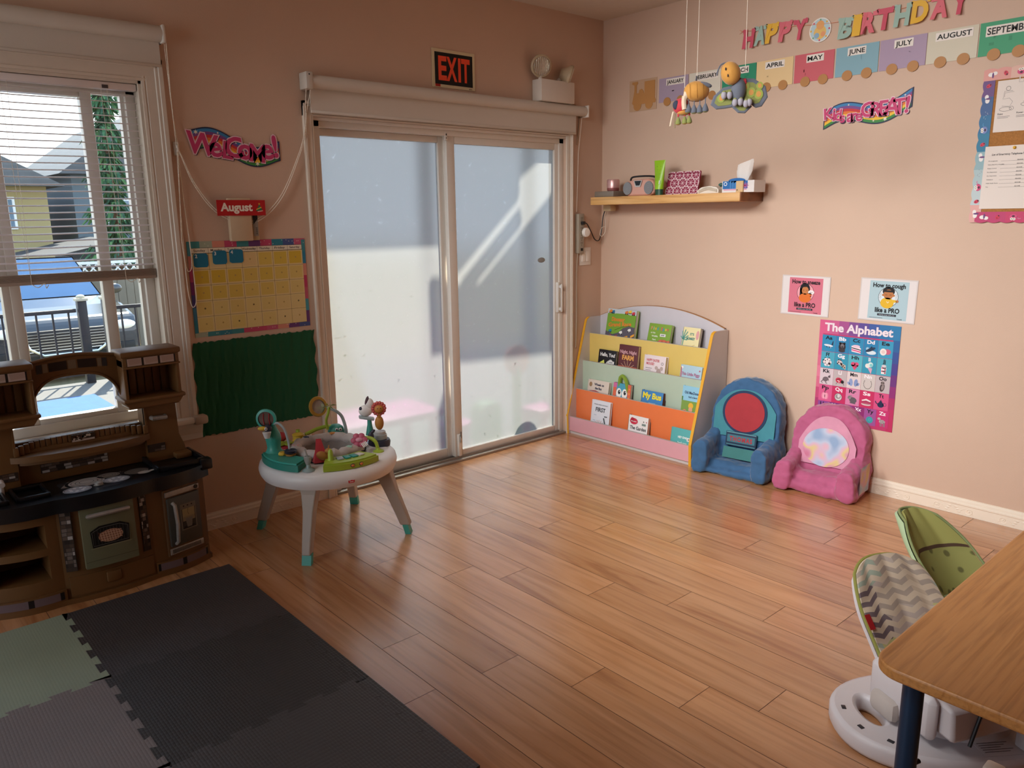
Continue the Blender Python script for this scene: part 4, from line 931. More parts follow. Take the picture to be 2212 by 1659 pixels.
def pic(m, L, u, v, s):
    d = lambda x, y, r, c, l=6, ry=None, rot=0: m.disc(u+x*s, v+y*s, r*s, c, l, (ry or r)*s, n=14, rot=rot)
    p = lambda pts, c, l=6: m.poly([(u+x*s, v+y*s) for x, y in pts], c, l)
    k = lambda pts, w_, c, l=7: m.stroke([(u+x*s, v+y*s) for x, y in pts], w_*s, c, l)
    if L == 'A': d(0, 0, .42, '#d9dde4', 6, .10, -.1); p([(.25, .05), (.42, .05), (.45, .42), (.38, .42)], '#25304a'); p([(-.1, -.05), (.12, -.05), (.3, -.22), (.18, -.24)], '#8fa4bc', 7); d(-.15, -.12, .05, '#1a1a2a', 7); d(.12, -.16, .05, '#1a1a2a', 7)
    elif L == 'B': d(0, 0, .32, '#2f2a30', 6, .40); d(-.2, .32, .1, '#2f2a30'); d(.2, .32, .1, '#2f2a30'); d(.02, .10, .16, '#6f6a70', 7, .20); d(.02, 0, .07, '#1a1518', 8); d(0, -.32, .30, '#3a343a', 7, .16)
    elif L == 'C': p([(-.42, .2), (-.38, -.3), (.42, -.4), (.42, .05), (0, .30)], '#ead9de'); p([(-.4, .08), (.42, -.06), (.42, -.14), (-.4, .0)], '#2a1f2c', 7); p([(-.38, -.08), (.42, -.22), (.42, -.32), (-.38, -.18)], '#cf3f78', 7); d(0, .2, .34, '#dcbccc', 7, .12)
    elif L == 'D': d(.08, -.2, .42, '#cfdce4', 6, .18); d(0, .05, .46, '#26384f', 7, .14, .45); p([(-.05, .2), (.1, .38), (.14, .2)], '#26384f', 7); d(-.25, .1, .14, '#9fc0d4', 6)
    elif L == 'E': d(.18, .02, .30, '#c0607c', 6, .24); d(-.16, -.02, .28, '#e4dcd8', 7, .30); d(-.16, -.02, .16, '#dbc4c0', 8)
    elif L == 'F':
        for a in range(6): d(.24*cos(a*1.05), .24*sin(a*1.05), .16, '#dcd0d4', 6)
        d(.02, 0, .18, '#ddd4d4', 7); d(.2, -.12, .12, '#3a3035', 8); [d(.38*cos(a), .38*sin(a), .08, '#c03a68', 5) for a in (1.2, 2.1, 2.8, 3.3)]
    elif L == 'G': d(-.1, .1, .26, '#c9b8b8', 6, .2, -.4); p([(0, .1), (.45, -.1), (.45, -.5), (-.05, -.15)], '#bfae9f'); [d(x, y, .06, '#2a2228', 7) for x, y in ((-.2, .12), (0, .05), (.1, -.1), (.25, -.15), (.35, -.3), (.15, -.25), (-.2, .34), (-.02, .34), (-.3, .0))]
    elif L == 'H': d(-.15, .12, .2, '#cf4f74'); d(.15, .12, .2, '#cf4f74'); p([(-.34, .06), (0, -.42), (.34, .06)], '#cf4f74'); d(.08, -.05, .12, '#a83a5c', 7)
    elif L == 'I': p([(-.18, .05), (.28, -.05), (.2, -.55)], '#cf9fb4'); d(-.14, .14, .2, '#e0dcd8', 7); d(.12, .26, .22, '#cfe0dc', 8); d(.18, .22, .14, '#7fc4c8', 9)
    elif L == 'J': p([(-.2, -.4), (.2, -.4), (.22, .2), (-.22, .2)], '#e0d6d8'); d(0, .3, .2, '#cfc4c8', 6, .1); [d(-.12+.12*(i % 3), -.3+.14*(i//3), .065, ['#a82f54', '#e8e0e0', '#3f3038'][i % 3 if i % 2 else (i+1) % 3], 7) for i in range(12)]
    elif L == 'K': d(-.05, -.05, .28, '#6f6268', 6, .22, .3); d(.28, .2, .12, '#5f5258', 7, .10); p([(.28, .25), (.36, .45), (.38, .24)], '#5f5258', 7); k([(-.25, -.12), (-.45, -.35), (-.3, -.42)], .07, '#5f5258'); k([(-.05, -.2), (.02, -.42), (.14, -.42)], .07, '#5f5258'); k([(.2, .02), (.26, -.18)], .05, '#5f5258')
    elif L == 'L': d(-.05, 0, .32, '#c0304c', 6, .25, -.2); d(.26, -.1, .15, '#1f1a1f', 7); k([(-.2, .0), (.0, -.08), (-.05, -.2)], .06, '#e8dcdc', 8); [d(x, y, .05, '#1f1a1f', 7) for x, y in ((-.05, .12), (-.2, .05))]; k([(.3, -.15), (.42, -.4)], .03, '#1f1a1f'); k([(-.2, -.2), (-.3, -.38)], .03, '#1f1a1f')
    elif L == 'M': d(-.22, 0, .17, '#8c9cc4', 6, .34, .1); d(-.42, -.12, .10, '#8c9cc4', 6, .16, .6); d(.22, 0, .17, '#7f90ba', 6, .34, -.1); d(.42, -.12, .10, '#7f90ba', 6, .16, -.6)
    elif L == 'N': [d(.34*sin(a), .05-.42*cos(a), .035, '#211a1c', 6) for a in [-2.2+.315*i for i in range(15)]]
    elif L == 'O': d(0, -.06, .2, '#4a4042', 6, .38, -.2); d(.02, .32, .17, '#8a7c7a', 7); d(-.05, .34, .05, '#2a2224', 8); d(.09, .34, .05, '#2a2224', 8); d(.04, -.05, .11, '#8f8280', 7, .24, -.2)
    elif L == 'P': [d(-.2+.1*i, -.08, .13, ['#dd7f9c', '#e8a0b4'][i % 2], 6+i % 2, .30) for i in range(5)]; k([(0, .2), (-.04, .36), (.06, .42)], .06, '#3a2a30')
    elif L == 'Q': d(0, 0, .34, '#c9c4c2'); d(-.02, .04, .24, '#8f8a8a', 7, .2); d(.03, .1, .12, '#d4d0ce', 8, .16); m.ring(u, v, .33*s, .03*s, '#5a5456', 8)
    elif L == 'R': d(.08, -.06, .34, '#5f575c', 6, .26, -.2); d(-.26, .10, .16, '#8a8084', 7, .13); d(-.18, .26, .20, '#8a8084', 7, .06, .2); d(-.32, .12, .02, '#15121a', 8); p([(-.2, -.25), (.35, -.3), (.3, -.4), (-.15, -.36)], '#5f575c', 7)
    elif L == 'S': p([(-.4, .1), (0, .26), (.4, .1), (.36, 0), (-.02, .1), (-.36, 0)], '#e4d4d6'); p([(-.4, 0), (0, .1), (.42, 0), (.38, -.14), (-.36, -.14)], '#a83a5c', 7); d(0, -.24, .42, '#cfc4c0', 6, .12); d(0, -.18, .38, '#b05a70', 8, .06)
    elif L == 'T': d(0, -.08, .28, '#20294a', 6, .24); d(0, .18, .13, '#20294a', 7, .08); d(0, .3, .05, '#20294a', 7); k([(-.24, -.05), (-.4, .06), (-.46, .2)], .08, '#20294a'); m.ring(u+.32*s, v-.02*s, .14*s, .035*s, '#4a3a5c', 6)
    elif L == 'Y': d(0, -.05, .30, '#3f9ca4'); m.ring(u, v-.05*s, .2*s, .02*s, '#2f8088', 7); m.ring(u+.04*s, v-.03*s, .12*s, .02*s, '#5ab4b8', 7)
    elif L == 'Z': d(.02, -.02, .26, '#b9aeb0', 6, .17); d(-.26, .22, .13, '#b9aeb0', 6, .10, .3); k([(-.2, .18), (-.1, .05)], .14, '#a89ca0'); [k([(x, -.1), (x+.01, -.46)], .06, '#8a7e84') for x in (-.12, -.02, .14, .24)]; [k([(x, .12), (x+.02, -.14)], .025, '#2f282c', 8) for x in (-.12, -.02, .08, .18)]
    elif L == 'U': d(0, .02, .38, '#e4dcdc', 6, .2)
    elif L == 'V': d(0, .0, .3, '#cfc4cc', 6, .12)
    elif L == 'W': d(0, -.04, .3, '#3f9ca4')
    elif L == 'X': [k([(-.3+.08*i, .30-.04*i), (.3+.02*i, -.42)], .045, '#251a26') for i in range(5)]
rh = .0935; top = H_-.080
for r_, (ls, cs) in enumerate(rows):
    n = len(ls); x0 = .020; wt = W_-.020-.030 if n == 5 else W_-.020-.022; cwid = wt/n
    for i, L in enumerate(ls):
        u = x0+cwid*i; v = top-rh*(r_+1); m.rect(u, v, cwid-.001, rh-.002, cs[i], 5)
        m.text(L+L.lower(), u+cwid*.48, v+rh-.026, .019, '#1c1822' if i % 2 == 0 else '#ece4ea', 6, bold=.03, w=None if L in 'ILJFT' else min(.040, cwid*.55))
        pic(m, L, u+cwid*.48, v+rh*.36, .062)
m.build('alphabet_poster', label='pink and blue poster titled The Alphabet', cat='poster')

# ------------------------------------------------------------------ floating shelf and what stands on it
sf = thing('wall_shelf', (4.01, 3.04, 1.562), 'pale wooden floating shelf in the corner of the right wall', 'shelf')
SHW = wood('shelf_wood', '#e3b67a', '#d9a765', '#b97f45', (3, .9, 14), rough=.5)
MB().box(3.895, WX-.001, 2.478, 3.602, 1.563, 1.612, SHW, .002).build('board', sf)
MB().box(3.893, WX-.001, 2.470, 2.478, 1.562, 1.613, wood('shaded_end_wood', '#8a4f20', '#7a4419', '#5f3312', (8, 30, 8), rough=.45), .001).build('shaded_end', sf, label='end of the shelf, its shade put into the dark brown')  # end grain coloured darker to carry its shade
SZ = 1.6125
MB().box(3.93, 4.08, 3.435, 3.60, SZ, SZ+.037, M('#7f7468', .4, var=.05), .004).build('disc_player', label='flat grey disc player at the left end of the shelf', cat='player')
cn = thing('pink_canister', (4.00, 3.485, SZ+.037), 'small metallic pink canister on the flat grey player', 'canister')
m = MB(); m.lathe([(0, 0), (.036, 0), (.040, .006), (.040, .020), (.0, .020)], M('#9a5a58', .35, .4), 28, T=tr(3.985, 3.485, SZ+.0375)); m.build('base', cn)
m = MB(); m.lathe([(.041, 0), (.042, .045), (.038, .054), (0, .054)], M('#cfa3a0', .3, .45, var=.02), 28, T=tr(3.985, 3.485, SZ+.0575)); m.build('lid', cn)
# boombox
bo = thing('boombox', (4.0, 3.25, SZ), 'pink and grey rounded boombox on the shelf', 'boombox')
GY = M('#8f8f92', .35, .3, var=.04); PKB = M('#d9a494', .35, .2, var=.03)
m = MB(); pts = [(3.128, .012), (3.165, 0), (3.33, 0), (3.362, .012), (3.372, .05), (3.355, .088), (3.30, .100), (3.18, .104), (3.135, .09), (3.122, .05)]
m.prism([(y, z+SZ) for y, z in pts], 3.955, 4.09, PKB, axis='x'); o = m.build('case', bo); bv = o.modifiers.new('round', 'BEVEL'); bv.width = .012; bv.segments = 3
for sg, yc in ((1, 3.335), (-1, 3.165)):
    m = MB(axes((3.952, yc, SZ+.048), (0, -1, 0), (0, 0, 1))); m.lathe([(0, 0), (.038, 0), (.036, .004), (0, .005)], GY, 24, sx=.95, sy=1.08)
    for k in range(1, 4): m.ring(0, 0, .010*k, .0012, '#6f6f74', 16)
    m.build('speaker_grille', bo)
m = MB(axes((3.951, 3.285, SZ+.050), (0, -1, 0), (0, 0, 1))); m.add([(0, .045, .002), (.07, .045, .002), (.055, .005, .002), (.015, .005, .002)], [(3, 2, 1, 0)], M('#c9c4c0', .3, .5)); m.add([(.008, .042, .0024), (.062, .042, .0024), (.05, .014, .0024), (.02, .014, .0024)], [(3, 2, 1, 0)], M('#15181c', .15)); m.build('display', bo)
MB().tube(curve([(4.0, 3.35, SZ+.10), (3.995, 3.33, SZ+.118), (3.995, 3.25, SZ+.122), (3.995, 3.16, SZ+.116), (4.0, 3.14, SZ+.098)], 6), .006, M('#1d1d20', .4)).build('handle', bo)
# green tube
tb = thing('lotion_tube', (3.95, 3.08, SZ), 'tall lime green squeeze tube standing on its dark cap', 'tube')
m = MB(); m.lathe([(.0, 0), (.026, 0), (.026, .035), (0, .035)], M('#1f4a30', .4), 24, T=tr(3.95, 3.08, SZ), sx=.8); m.build('cap', tb)
LG = M('#8fbf22', .35, var=.03); m = MB(); n = 24; V = []; zs2 = [0, .01, .04, .10, .15, .167, .172]
for i, z in enumerate(zs2):
    t = z/.172; rx = .024*(1-t)**.8+.0012; ry = .028+.014*t
    V += [(3.95+rx*cos(2*pi*k/n), 3.08+ry*sin(2*pi*k/n), SZ+.035+z) for k in range(n)]
F = [(i*n+k, i*n+(k+1) % n, (i+1)*n+(k+1) % n, (i+1)*n+k) for i in range(len(zs2)-1) for k in range(n)]+[tuple(range(n))[::-1], tuple(range((len(zs2)-1)*n, len(zs2)*n))]
m.add(V, F, LG, True); m.build('body', tb)
q = axes((3.9245, 3.108, SZ+.045), (0, -1, 0), (.16, 0, 1)); m = MB(q)
m.text('FUREVER', .028, .122, .008, '#2f5a1c', 6, w=.03, bold=.01)
for k in range(9): m.rect(.012, .108-.008*k, .034-.004*(k % 3), .0014, '#5f8f1c', 6)
m.rect(.040, .02, .008, .022, '#e4ead8', 6); m.build('printing', tb)
# patterned pouch
m = MB(axes((3.992, 3.070, SZ), (0, -1, 0), (.22, 0, 1))); w_, h_ = .238, .142
m.box(0, w_, 0, h_, -.016, 0, M('#8f1f44', .8, var=.05), .007)
for i in range(4):
    for j in range(3):
        cx, cy = .03+i*.060+(.03 if j % 2 else 0), .022+j*.048
        for a in range(8):
            an = a*pi/4; m.stroke([(cx, cy), (max(.004, min(w_-.004, cx+.026*cos(an))), max(.004, min(h_-.004, cy+.026*sin(an))))], .0026, '#d9b9c0', 2)
        pts = [(max(.003, min(w_-.003, cx+.029*cos(t*pi/8))), max(.003, min(h_-.003, cy+.027*sin(t*pi/8)))) for t in range(16)]
        m.stroke(pts, .0045, '#dcc4c8', 3, True)
m.rect(.004, .126, w_-.008, .004, '#7a1838', 4); m.build('zip_pouch', label='magenta zip pouch with a white lattice pattern leaning on the wall', cat='pouch')
# white strap roll
m = MB(); m.prism([(2.655, SZ), (2.80, SZ), (2.80, SZ+.018), (2.775, SZ+.035), (2.72, SZ+.042), (2.67, SZ+.034), (2.655, SZ+.02)], 3.95, 4.02, M('#e6ded2', .6, var=.04), axis='x')
for k in range(3): m.tube(curve([(3.948, 2.79, SZ+.006+.006*k), (3.946, 2.73, SZ+.022+.006*k), (3.948, 2.665, SZ+.008+.006*k)], 5), .003, M('#cfc4b4', .6), 6)
m.build('white_strap', label='coiled white strap beside the magenta pouch on the shelf', cat='strap')
MB().ell((4.05, 2.68, SZ+.03), (.025, .035, .026), M('#2f4a48', .5)).ell((4.045, 2.70, SZ+.05), (.012, .02, .01), M('#3f6a62', .5)).build('dark_ball', label='small dark teal ball behind the white strap', cat='ball')
# tissue box
ti = thing('tissue_box', (4.0, 2.52, SZ), 'blue and white tissue box with a tissue pulled up', 'tissue box')
q = axes((3.945, 2.628, SZ), (0, -1, 0), (0, 0, 1)); m = MB(q); m.box(0, .205, 0, .064, -.115, 0, P('#e6e2e0')); m.rect(.004, .020, .160, .043, '#2f6fb4', 1)
for k in range(7): m.rect(.05+.016*k, .022, .009, .040-.003*k, '#4a88c4', 2)
for a in range(9): m.stroke([(.148, .036), (.148+.024*cos(a*.7), .036+.020*sin(a*.7))], .003, '#c94a84', 3)
m.rect(.01, .012, .15, .007, '#d9a0bc', 2); m.disc(.022, .048, .011, '#e8eef4', 3); m.disc(.022, .048, .007, '#2f6fb4', 4); m.add([(.01, .0642, -.1), (.16, .0642, -.1), (.16, .0642, -.02), (.01, .0642, -.02)], [(0, 3, 2, 1)], P('#3f7fc0')); m.build('carton', ti)
m = MB(q); n = 26; V = []; rn = random.Random(4)
lv = [(.0, .030, .010), (.03, .040, .016), (.055, .046, .020), (.085, .050, .014), (.105, .046, .006)]
for z, rx, ry in lv: V += [(.098+.012*z/.1+rx*cos(2*pi*k/n)*(1+.12*sin(5*2*pi*k/n+z*30)), .062+z+(.014*cos(2*pi*k/n) if z > .08 else 0), -.055+ry*sin(2*pi*k/n)*(1+.3*sin(4*2*pi*k/n))) for k in range(n)]
F = [(i*n+k, (i+1)*n+k, (i+1)*n+(k+1) % n, i*n+(k+1) % n) for i in range(len(lv)-1) for k in range(n)]+[tuple(range((len(lv)-1)*n, len(lv)*n))]
m.add(V, F, M('#efe8e2', .9, var=.01), True); m.build('tissue', ti)
m = MB(axes((3.945, 2.628, SZ), (0, -1, 0), (0, 0, 1))); m.disc(.095, .0645, .055, '#2f6fb4', 1, .014); m.build('torn_flap', ti)
m = MB(axes((3.935, 2.532, SZ), (0, -1, 0), (0, 0, 1))); m.box(0, .045, 0, .062, -.035, 0, M('#d9b98a', .7, var=.03), .002); m.rect(.006, .010, .008, .005, '#4a3a2a', 6); m.build('wood_block', label='pale wooden block in front of the tissue box', cat='block')
m = MB(axes((3.96, 2.482, SZ), (0, -1, 0), (0, 0, 1)))
m.box(.0, .010, 0, .060, -.06, 0, M('#b97a30', .6), .001)
m.build('honey_card', label='honey brown card at the right end of the shelf', cat='card')
# adapter below
ad = thing('power_adapter', (4.06, 3.59, 1.51), 'cream power adapter stuck under the left end of the shelf', 'adapter')
MB().box(4.03, 4.085, 3.545, 3.612, 1.523, 1.5625, M('#cdbb95', .5), .004).build('case', ad)
MB().tube(curve([(4.05, 3.60, 1.523), (4.07, 3.63, 1.49), (4.085, 3.64, 1.44), (4.09, 3.645, 1.385), (4.07, 3.655, 1.355), (4.055, 3.66, 1.37), (4.065, 3.655, 1.41), (4.085, 3.645, 1.42)], 8), .0016, M('#e4dccb', .5)).build('wire', ad)

# ------------------------------------------------------------------ soft toys hanging from the ceiling
STR = M('#e6dccc', .6)
HON = M('#c08a3f', .85, var=.05, sheen=.3, bump=.2, bs=300); SLT = M('#5f6470', .9, var=.06, sheen=.3); OLV = M('#7f8448', .9, var=.08, sheen=.3); RED = M('#b8323c', .85, var=.05, sheen=.3); CRM = M('#cdbba4', .9, var=.04)
VW = Vector((-.80, -.58, .12)).normalized()      # the way they face, towards the middle of the room
RT = Vector((.58, -.80, 0)).normalized()
def drop(m, c, s, top, bot):
    m.lathe([(0, .5*s), (.12*s, .4*s), (.32*s, .0), (.42*s, -.35*s), (.36*s, -.5*s)], top, 14, T=tr(*c), cap=False); m.lathe([(.36*s, -.5*s), (.2*s, -.60*s), (0, -.62*s)], bot, 14, T=tr(*c), cap=False)
# butterfly
bf = thing('butterfly_toy', (3.0, 1.94, 1.92), 'soft butterfly toy with grey green wings hanging from the ceiling', 'toy', 'soft insect toys hanging on strings')
B0 = Vector((3.0, 1.94, 2.0))
MB().tube([B0+RT*.025+Vector((0, 0, .07)), B0+RT*.02+Vector((0, 0, .4)), Vector((3.0, 1.93, CZ))], .0011, STR, 5).build('string', bf)
h = MB(); qh = axes(B0-RT*.035+VW*.03+Vector((0, 0, .062)), RT, (0, 0, 1)); h.ell((0, 0, 0), (.040, .048, .038), HON, T=qh @ Matrix.Rotation(.35, 4, 'Z')); o = h.build('head', bf)
e = MB(qh)
for x, y in ((-.022, .012), (-.012, -.014)): e.ell((x, y, .036), (.003, .006, .002), P('#2a2226'))
e.tube(curve([(-.014, .042, .004), (-.040, .034, .006), (-.052, .010, .01), (-.055, -.008, .012)], 5), .0035, SLT, 6); e.build('face', bf)
b = MB(); b.ell(B0+VW*.01, (.03, .03, .05), SLT); b.tube([B0+RT*.0+Vector((0, 0, .028)), B0+RT*.03+Vector((0, 0, .035))], .014, RED); b.build('body', bf)
def wing(pts, name, spots):
    q = axes(B0, RT, (0, 0, 1)); m = MB(q @ tr(0, 0, -.004)); m.fill([pts], SLT, .006, .005); cx = sum(p[0] for p in pts)/len(pts); cy = sum(p[1] for p in pts)/len(pts)
    m.add(*filled([[(cx+(x-cx)*.8, cy+(y-cy)*.8) for x, y in pts]], .001, 0), OLV, T=tr(0, 0, .0088))
    for x, y, r in spots:
        m.disc(x, y, r, '#8f9a48', 32, r*1.1); m.disc(x, y, r*.55, '#c08a48', 34, r*.65)
    m.build(name, bf)
wing([(.0, .045), (.06, .040), (.105, .010), (.115, -.03), (.095, -.062), (.075, -.066), (.045, -.045), (.01, -.035), (-.015, -.01), (-.02, .02)], 'wing', [(.025, .012, .018), (.052, -.010, .018), (.082, -.018, .018), (.085, .015, .014)])
wing([(-.02, .018), (-.06, .010), (-.095, -.02), (-.105, -.05), (-.085, -.066), (-.05, -.064), (-.02, -.06), (-.01, -.02)], 'wing', [(-.068, -.028, .016)])
wing([(.0, -.045), (.04, -.05), (.052, -.065), (.03, -.086), (.005, -.084), (-.018, -.062)], 'tail_wing', [])
for i, (x, y) in enumerate(((-.058, -.022), (-.035, -.022), (-.012, -.052), (.010, -.050), (.032, -.058), (.046, -.054))):
    m = MB(); c = B0+RT*x+VW*.024+Vector((0, 0, y)); m.ell(c, (.012, .012, .017), M('#9a96a0', .9)); m.ell(c+Vector((0, 0, .009)), (.009, .009, .010), OLV); m.build('foot', bf)
# round honey coloured bug
bg = thing('bee_toy', (3.0, 2.148, 1.93), 'round honey coloured soft bug toy hanging in the middle', 'toy', 'soft insect toys hanging on strings')
B1 = Vector((3.0, 2.150, 2.022))
MB().tube([B1+Vector((0, 0, .05)), Vector((3.0, 2.15, CZ))], .0011, STR, 5).build('string', bg)
q = axes(B1, RT, (0, 0, 1)); m = MB(q); m.ell((0, 0, 0), (.056, .044, .046), HON)
m.build('body', bg)
m = MB(q)
for x in (-.03, .0, .025): m.tube([(x+.004*cos(t*.3), .045*sin(t*.3-.8)*.98, .046*cos(t*.3-.8)*(1-x*x*120)**.5+.0005) for t in range(6)], .0008, M('#9a6a2a', .9), 4)
m.ell((.028, .034, .018), (.030, .010, .012), SLT, T=tr(0, 0, 0, rz=-.30)); m.tube([(.052, .022, .022), (.058, .010, .022)], .004, P('#2a282c')); m.tube([(-.003, .044, 0), (.0, .062, .002)], .004, P('#3a383e')); m.build('cap', bg, label='small slate cap on top')
m = MB(q); m.ell((-.042, -.012, .014), (.012, .030, .012), CRM, T=tr(0, -.01, 0, rz=-.2)); m.tube(curve([(-.050, -.02, .016), (-.052, -.045, .016), (-.048, -.075, .016)], 5), .011, CRM, 8); m.build('wing', bg)
for i, x in enumerate((-.028, -.008, .012, .032)):
    m = MB(q); m.tube([(x, -.036, .012), (x+.002, -.060, .012)], .0025, SLT, 6); m.build('leg', bg) if False else None
    drop(m, (x+.002, -.075, .012), 1, SLT, OLV) if False else None
    m2 = MB(); c = B1+RT*(x+.004*i-.004)+VW*.012+Vector((0, 0, -.072-.004*(1-abs(i-1.5)))); m2.tube([c+Vector((0, 0, .016)), c+Vector((0, 0, .040))], .0022, SLT, 6); drop(m2, c, .036, SLT, OLV); m2.build('leg', bg)
# ladybird
lb = thing('ladybird_toy', (3.0, 2.225, 1.88), 'red spotted soft ladybird toy, lowest of the hanging toys', 'toy', 'soft insect toys hanging on strings')
B2 = Vector((3.0, 2.228, 1.968))
MB().tube([B2+RT*.012+Vector((0, 0, .05)), Vector((3.0, 2.216, CZ))], .0011, STR, 5).build('string', lb)
q = axes(B2, RT, (0, 0, 1)); m = MB(q); m.ell((0, 0, 0), (.038, .036, .036), RED); m.ell((-.022, .004, .020), (.016, .020, .012), M('#33384a', .9)); m.ell((.018, -.004, .028), (.010, .013, .008), M('#33384a', .9)); m.ell((.012, .026, .012), (.012, .008, .010), M('#33384a', .9)); m.tube([(.012, .034, 0), (.012, .052, 0)], .005, RED); m.build('shell', lb)
MB(q).ell((.010, -.026, .006), (.030, .014, .024), HON).build('belly', lb)
MB(q).tube(curve([(-.034, -.022, .006), (-.040, -.05, .006), (-.046, -.085, .008)], 5), .005, CRM, 6).tube(curve([(-.026, -.03, .006), (-.028, -.06, .006), (-.026, -.092, .008)], 5), .003, M('#8a7a5c', .9), 6).build('tail_ribbon', lb)
for i, x in enumerate((-.012, .016, .036)):
    m2 = MB(); c = B2+RT*x+VW*.010+Vector((0, 0, -.062+.002*i)); m2.tube([c+Vector((0, 0, .016)), c+Vector((0, 0, .036))], .004, RED, 6); drop(m2, c, .032, OLV, M('#b9a45c', .9)); m2.build('leg', lb)
# ------------------------------------------------------------------ book display rack
rk = thing('book_rack', (3.95, 3.18, 0), 'white book display rack with pink, orange, green and yellow tiers', 'bookcase')
LAM = M('#cbc4c2', .4, var=.02); YE = M('#e0a52a', .4, var=.02); GRYE = M('#b5b0ac', .5, var=0)
side = [(3.782, 0), (3.776, .135), (3.955, .768), (3.962, .785), (3.975, .797), (3.993, .803), (4.118, .800), (4.118, 0)]
for y0, y1 in ((2.655, 2.673), (3.687, 3.705)): MB().prism(side, y0, y1, LAM, axis='y').build('side_panel', rk)
for y0, y1 in ((2.6545, 2.6735), (3.6865, 3.7055)):
    m = MB(); fr_ = side[:6]; V = []; n = len(fr_)
    for (x, z), (x2, z2) in zip(fr_, [(x-.0035, z+.0012 if i > 2 else z) for i, (x, z) in enumerate(fr_)]): V += [(x, y0, z), (x, y1, z), (x2, y1, z2), (x2, y0, z2)]
    F = [(0, 3, 2, 1), (4*n-4, 4*n-3, 4*n-2, 4*n-1)]
    for i in range(n-1):
        for a in range(4): F.append((4*i+a, 4*i+(a+1) % 4, 4*i+4+(a+1) % 4, 4*i+4+a))
    m.add(V, F, YE); m.build('edge_band', rk, label='yellow edge band')
R_ = (.52**2+.105**2)/(2*.105); arc_ = [(3.18+.507*math.sin(t), .905-R_+R_*math.cos(t*0)) for t in ()]
ys = [2.673+i*(3.687-2.673)/24 for i in range(25)]
at = [(y, .905-R_+math.sqrt(R_*R_-(y-3.18)**2)) for y in ys]
MB().prism([(2.673, 0)]+at+[(3.687, 0)], 4.100, 4.116, M('#c9c5cc', .4, var=.02), axis='x').build('back_panel', rk)
m = MB(); V = []
for y, z in at: V += [(4.099, y, z), (4.117, y, z), (4.117, y, z+.003), (4.099, y, z+.003)]
F = []
for i in range(24):
    for a in range(4): F.append((4*i+a, 4*i+4+a, 4*i+4+(a+1) % 4, 4*i+(a+1) % 4))
m.add(V, F, M('#a9794a', .5)); m.build('top_edge_band', rk, label='tan edge band along the arched back')
tiers = [(3.790, .022, .122, '#d9a2ac', 'pink_tier'), (3.856, .10, .312, '#e67a45', 'orange_tier'), (3.922, .29, .504, '#b3c4b0', 'green_tier'), (3.990, .48, .690, '#dcc06a', 'yellow_tier')]
for x, za, zb, c, nm in tiers:
    m = MB(); m.box(x, x+.014, 2.673, 3.687, za, zb, M(c, .4, var=.02)); m.box(x, x+.014, 2.673, 3.687, zb, zb+.0015, GRYE)
    m.box(x+.014, x+.082, 2.673, 3.687, zb-.102 if za > .05 else za, zb-.092 if za > .05 else za+.012, LAM); m.build(nm, rk, label='%s tier panel' % nm.split('_')[0])
MB().box(3.80, 3.81, 2.673, 3.687, 0.0, .022, LAM).build('plinth', rk)

def book(label, yl, w_, zb, h_, xb, xt, th, cover, draw, group='board books on the display rack', pages='#d9cdb8', back=None):
    """Book leaning back: front cover bottom edge at x=xb, top edge at x=xt; yl is its left edge as you face it."""
    dx = xt-xb; up = Vector((dx, 0, h_)).normalized(); L_ = math.hypot(dx, h_)
    q = axes((xb, yl, zb), (0, -1, 0), up)
    r = thing('book', Vector((xb, yl-w_/2, zb)), label, 'book', group)
    m = MB(q); m.box(0, w_, 0, L_, -.0022, 0, P(cover), .0008); m.box(0, w_, 0, L_, -th, -th+.0022, P(back or cover), .0008); m.box(0, .0025, 0, L_, -th, 0, P(back or cover)); m.T = q
    draw(m, w_, L_); m.build('cover', r)
    m = MB(q); m.box(.0025, w_-.003, .002, L_-.003, -th+.0022, -.0022, M(pages, .8, var=.1, vs=300)); m.build('pages', r)
    return r
def lab(m, u, v, w_=.045, h=.018): m.rect(u, v, w_, h, '#e6e4e2', 9); [m.rect(u+.008+.0035*k, v+.005, .0018 if k % 3 else .003, h-.010, '#3a3a3e', 10) for k in range(int((w_-.016)/.0035))]
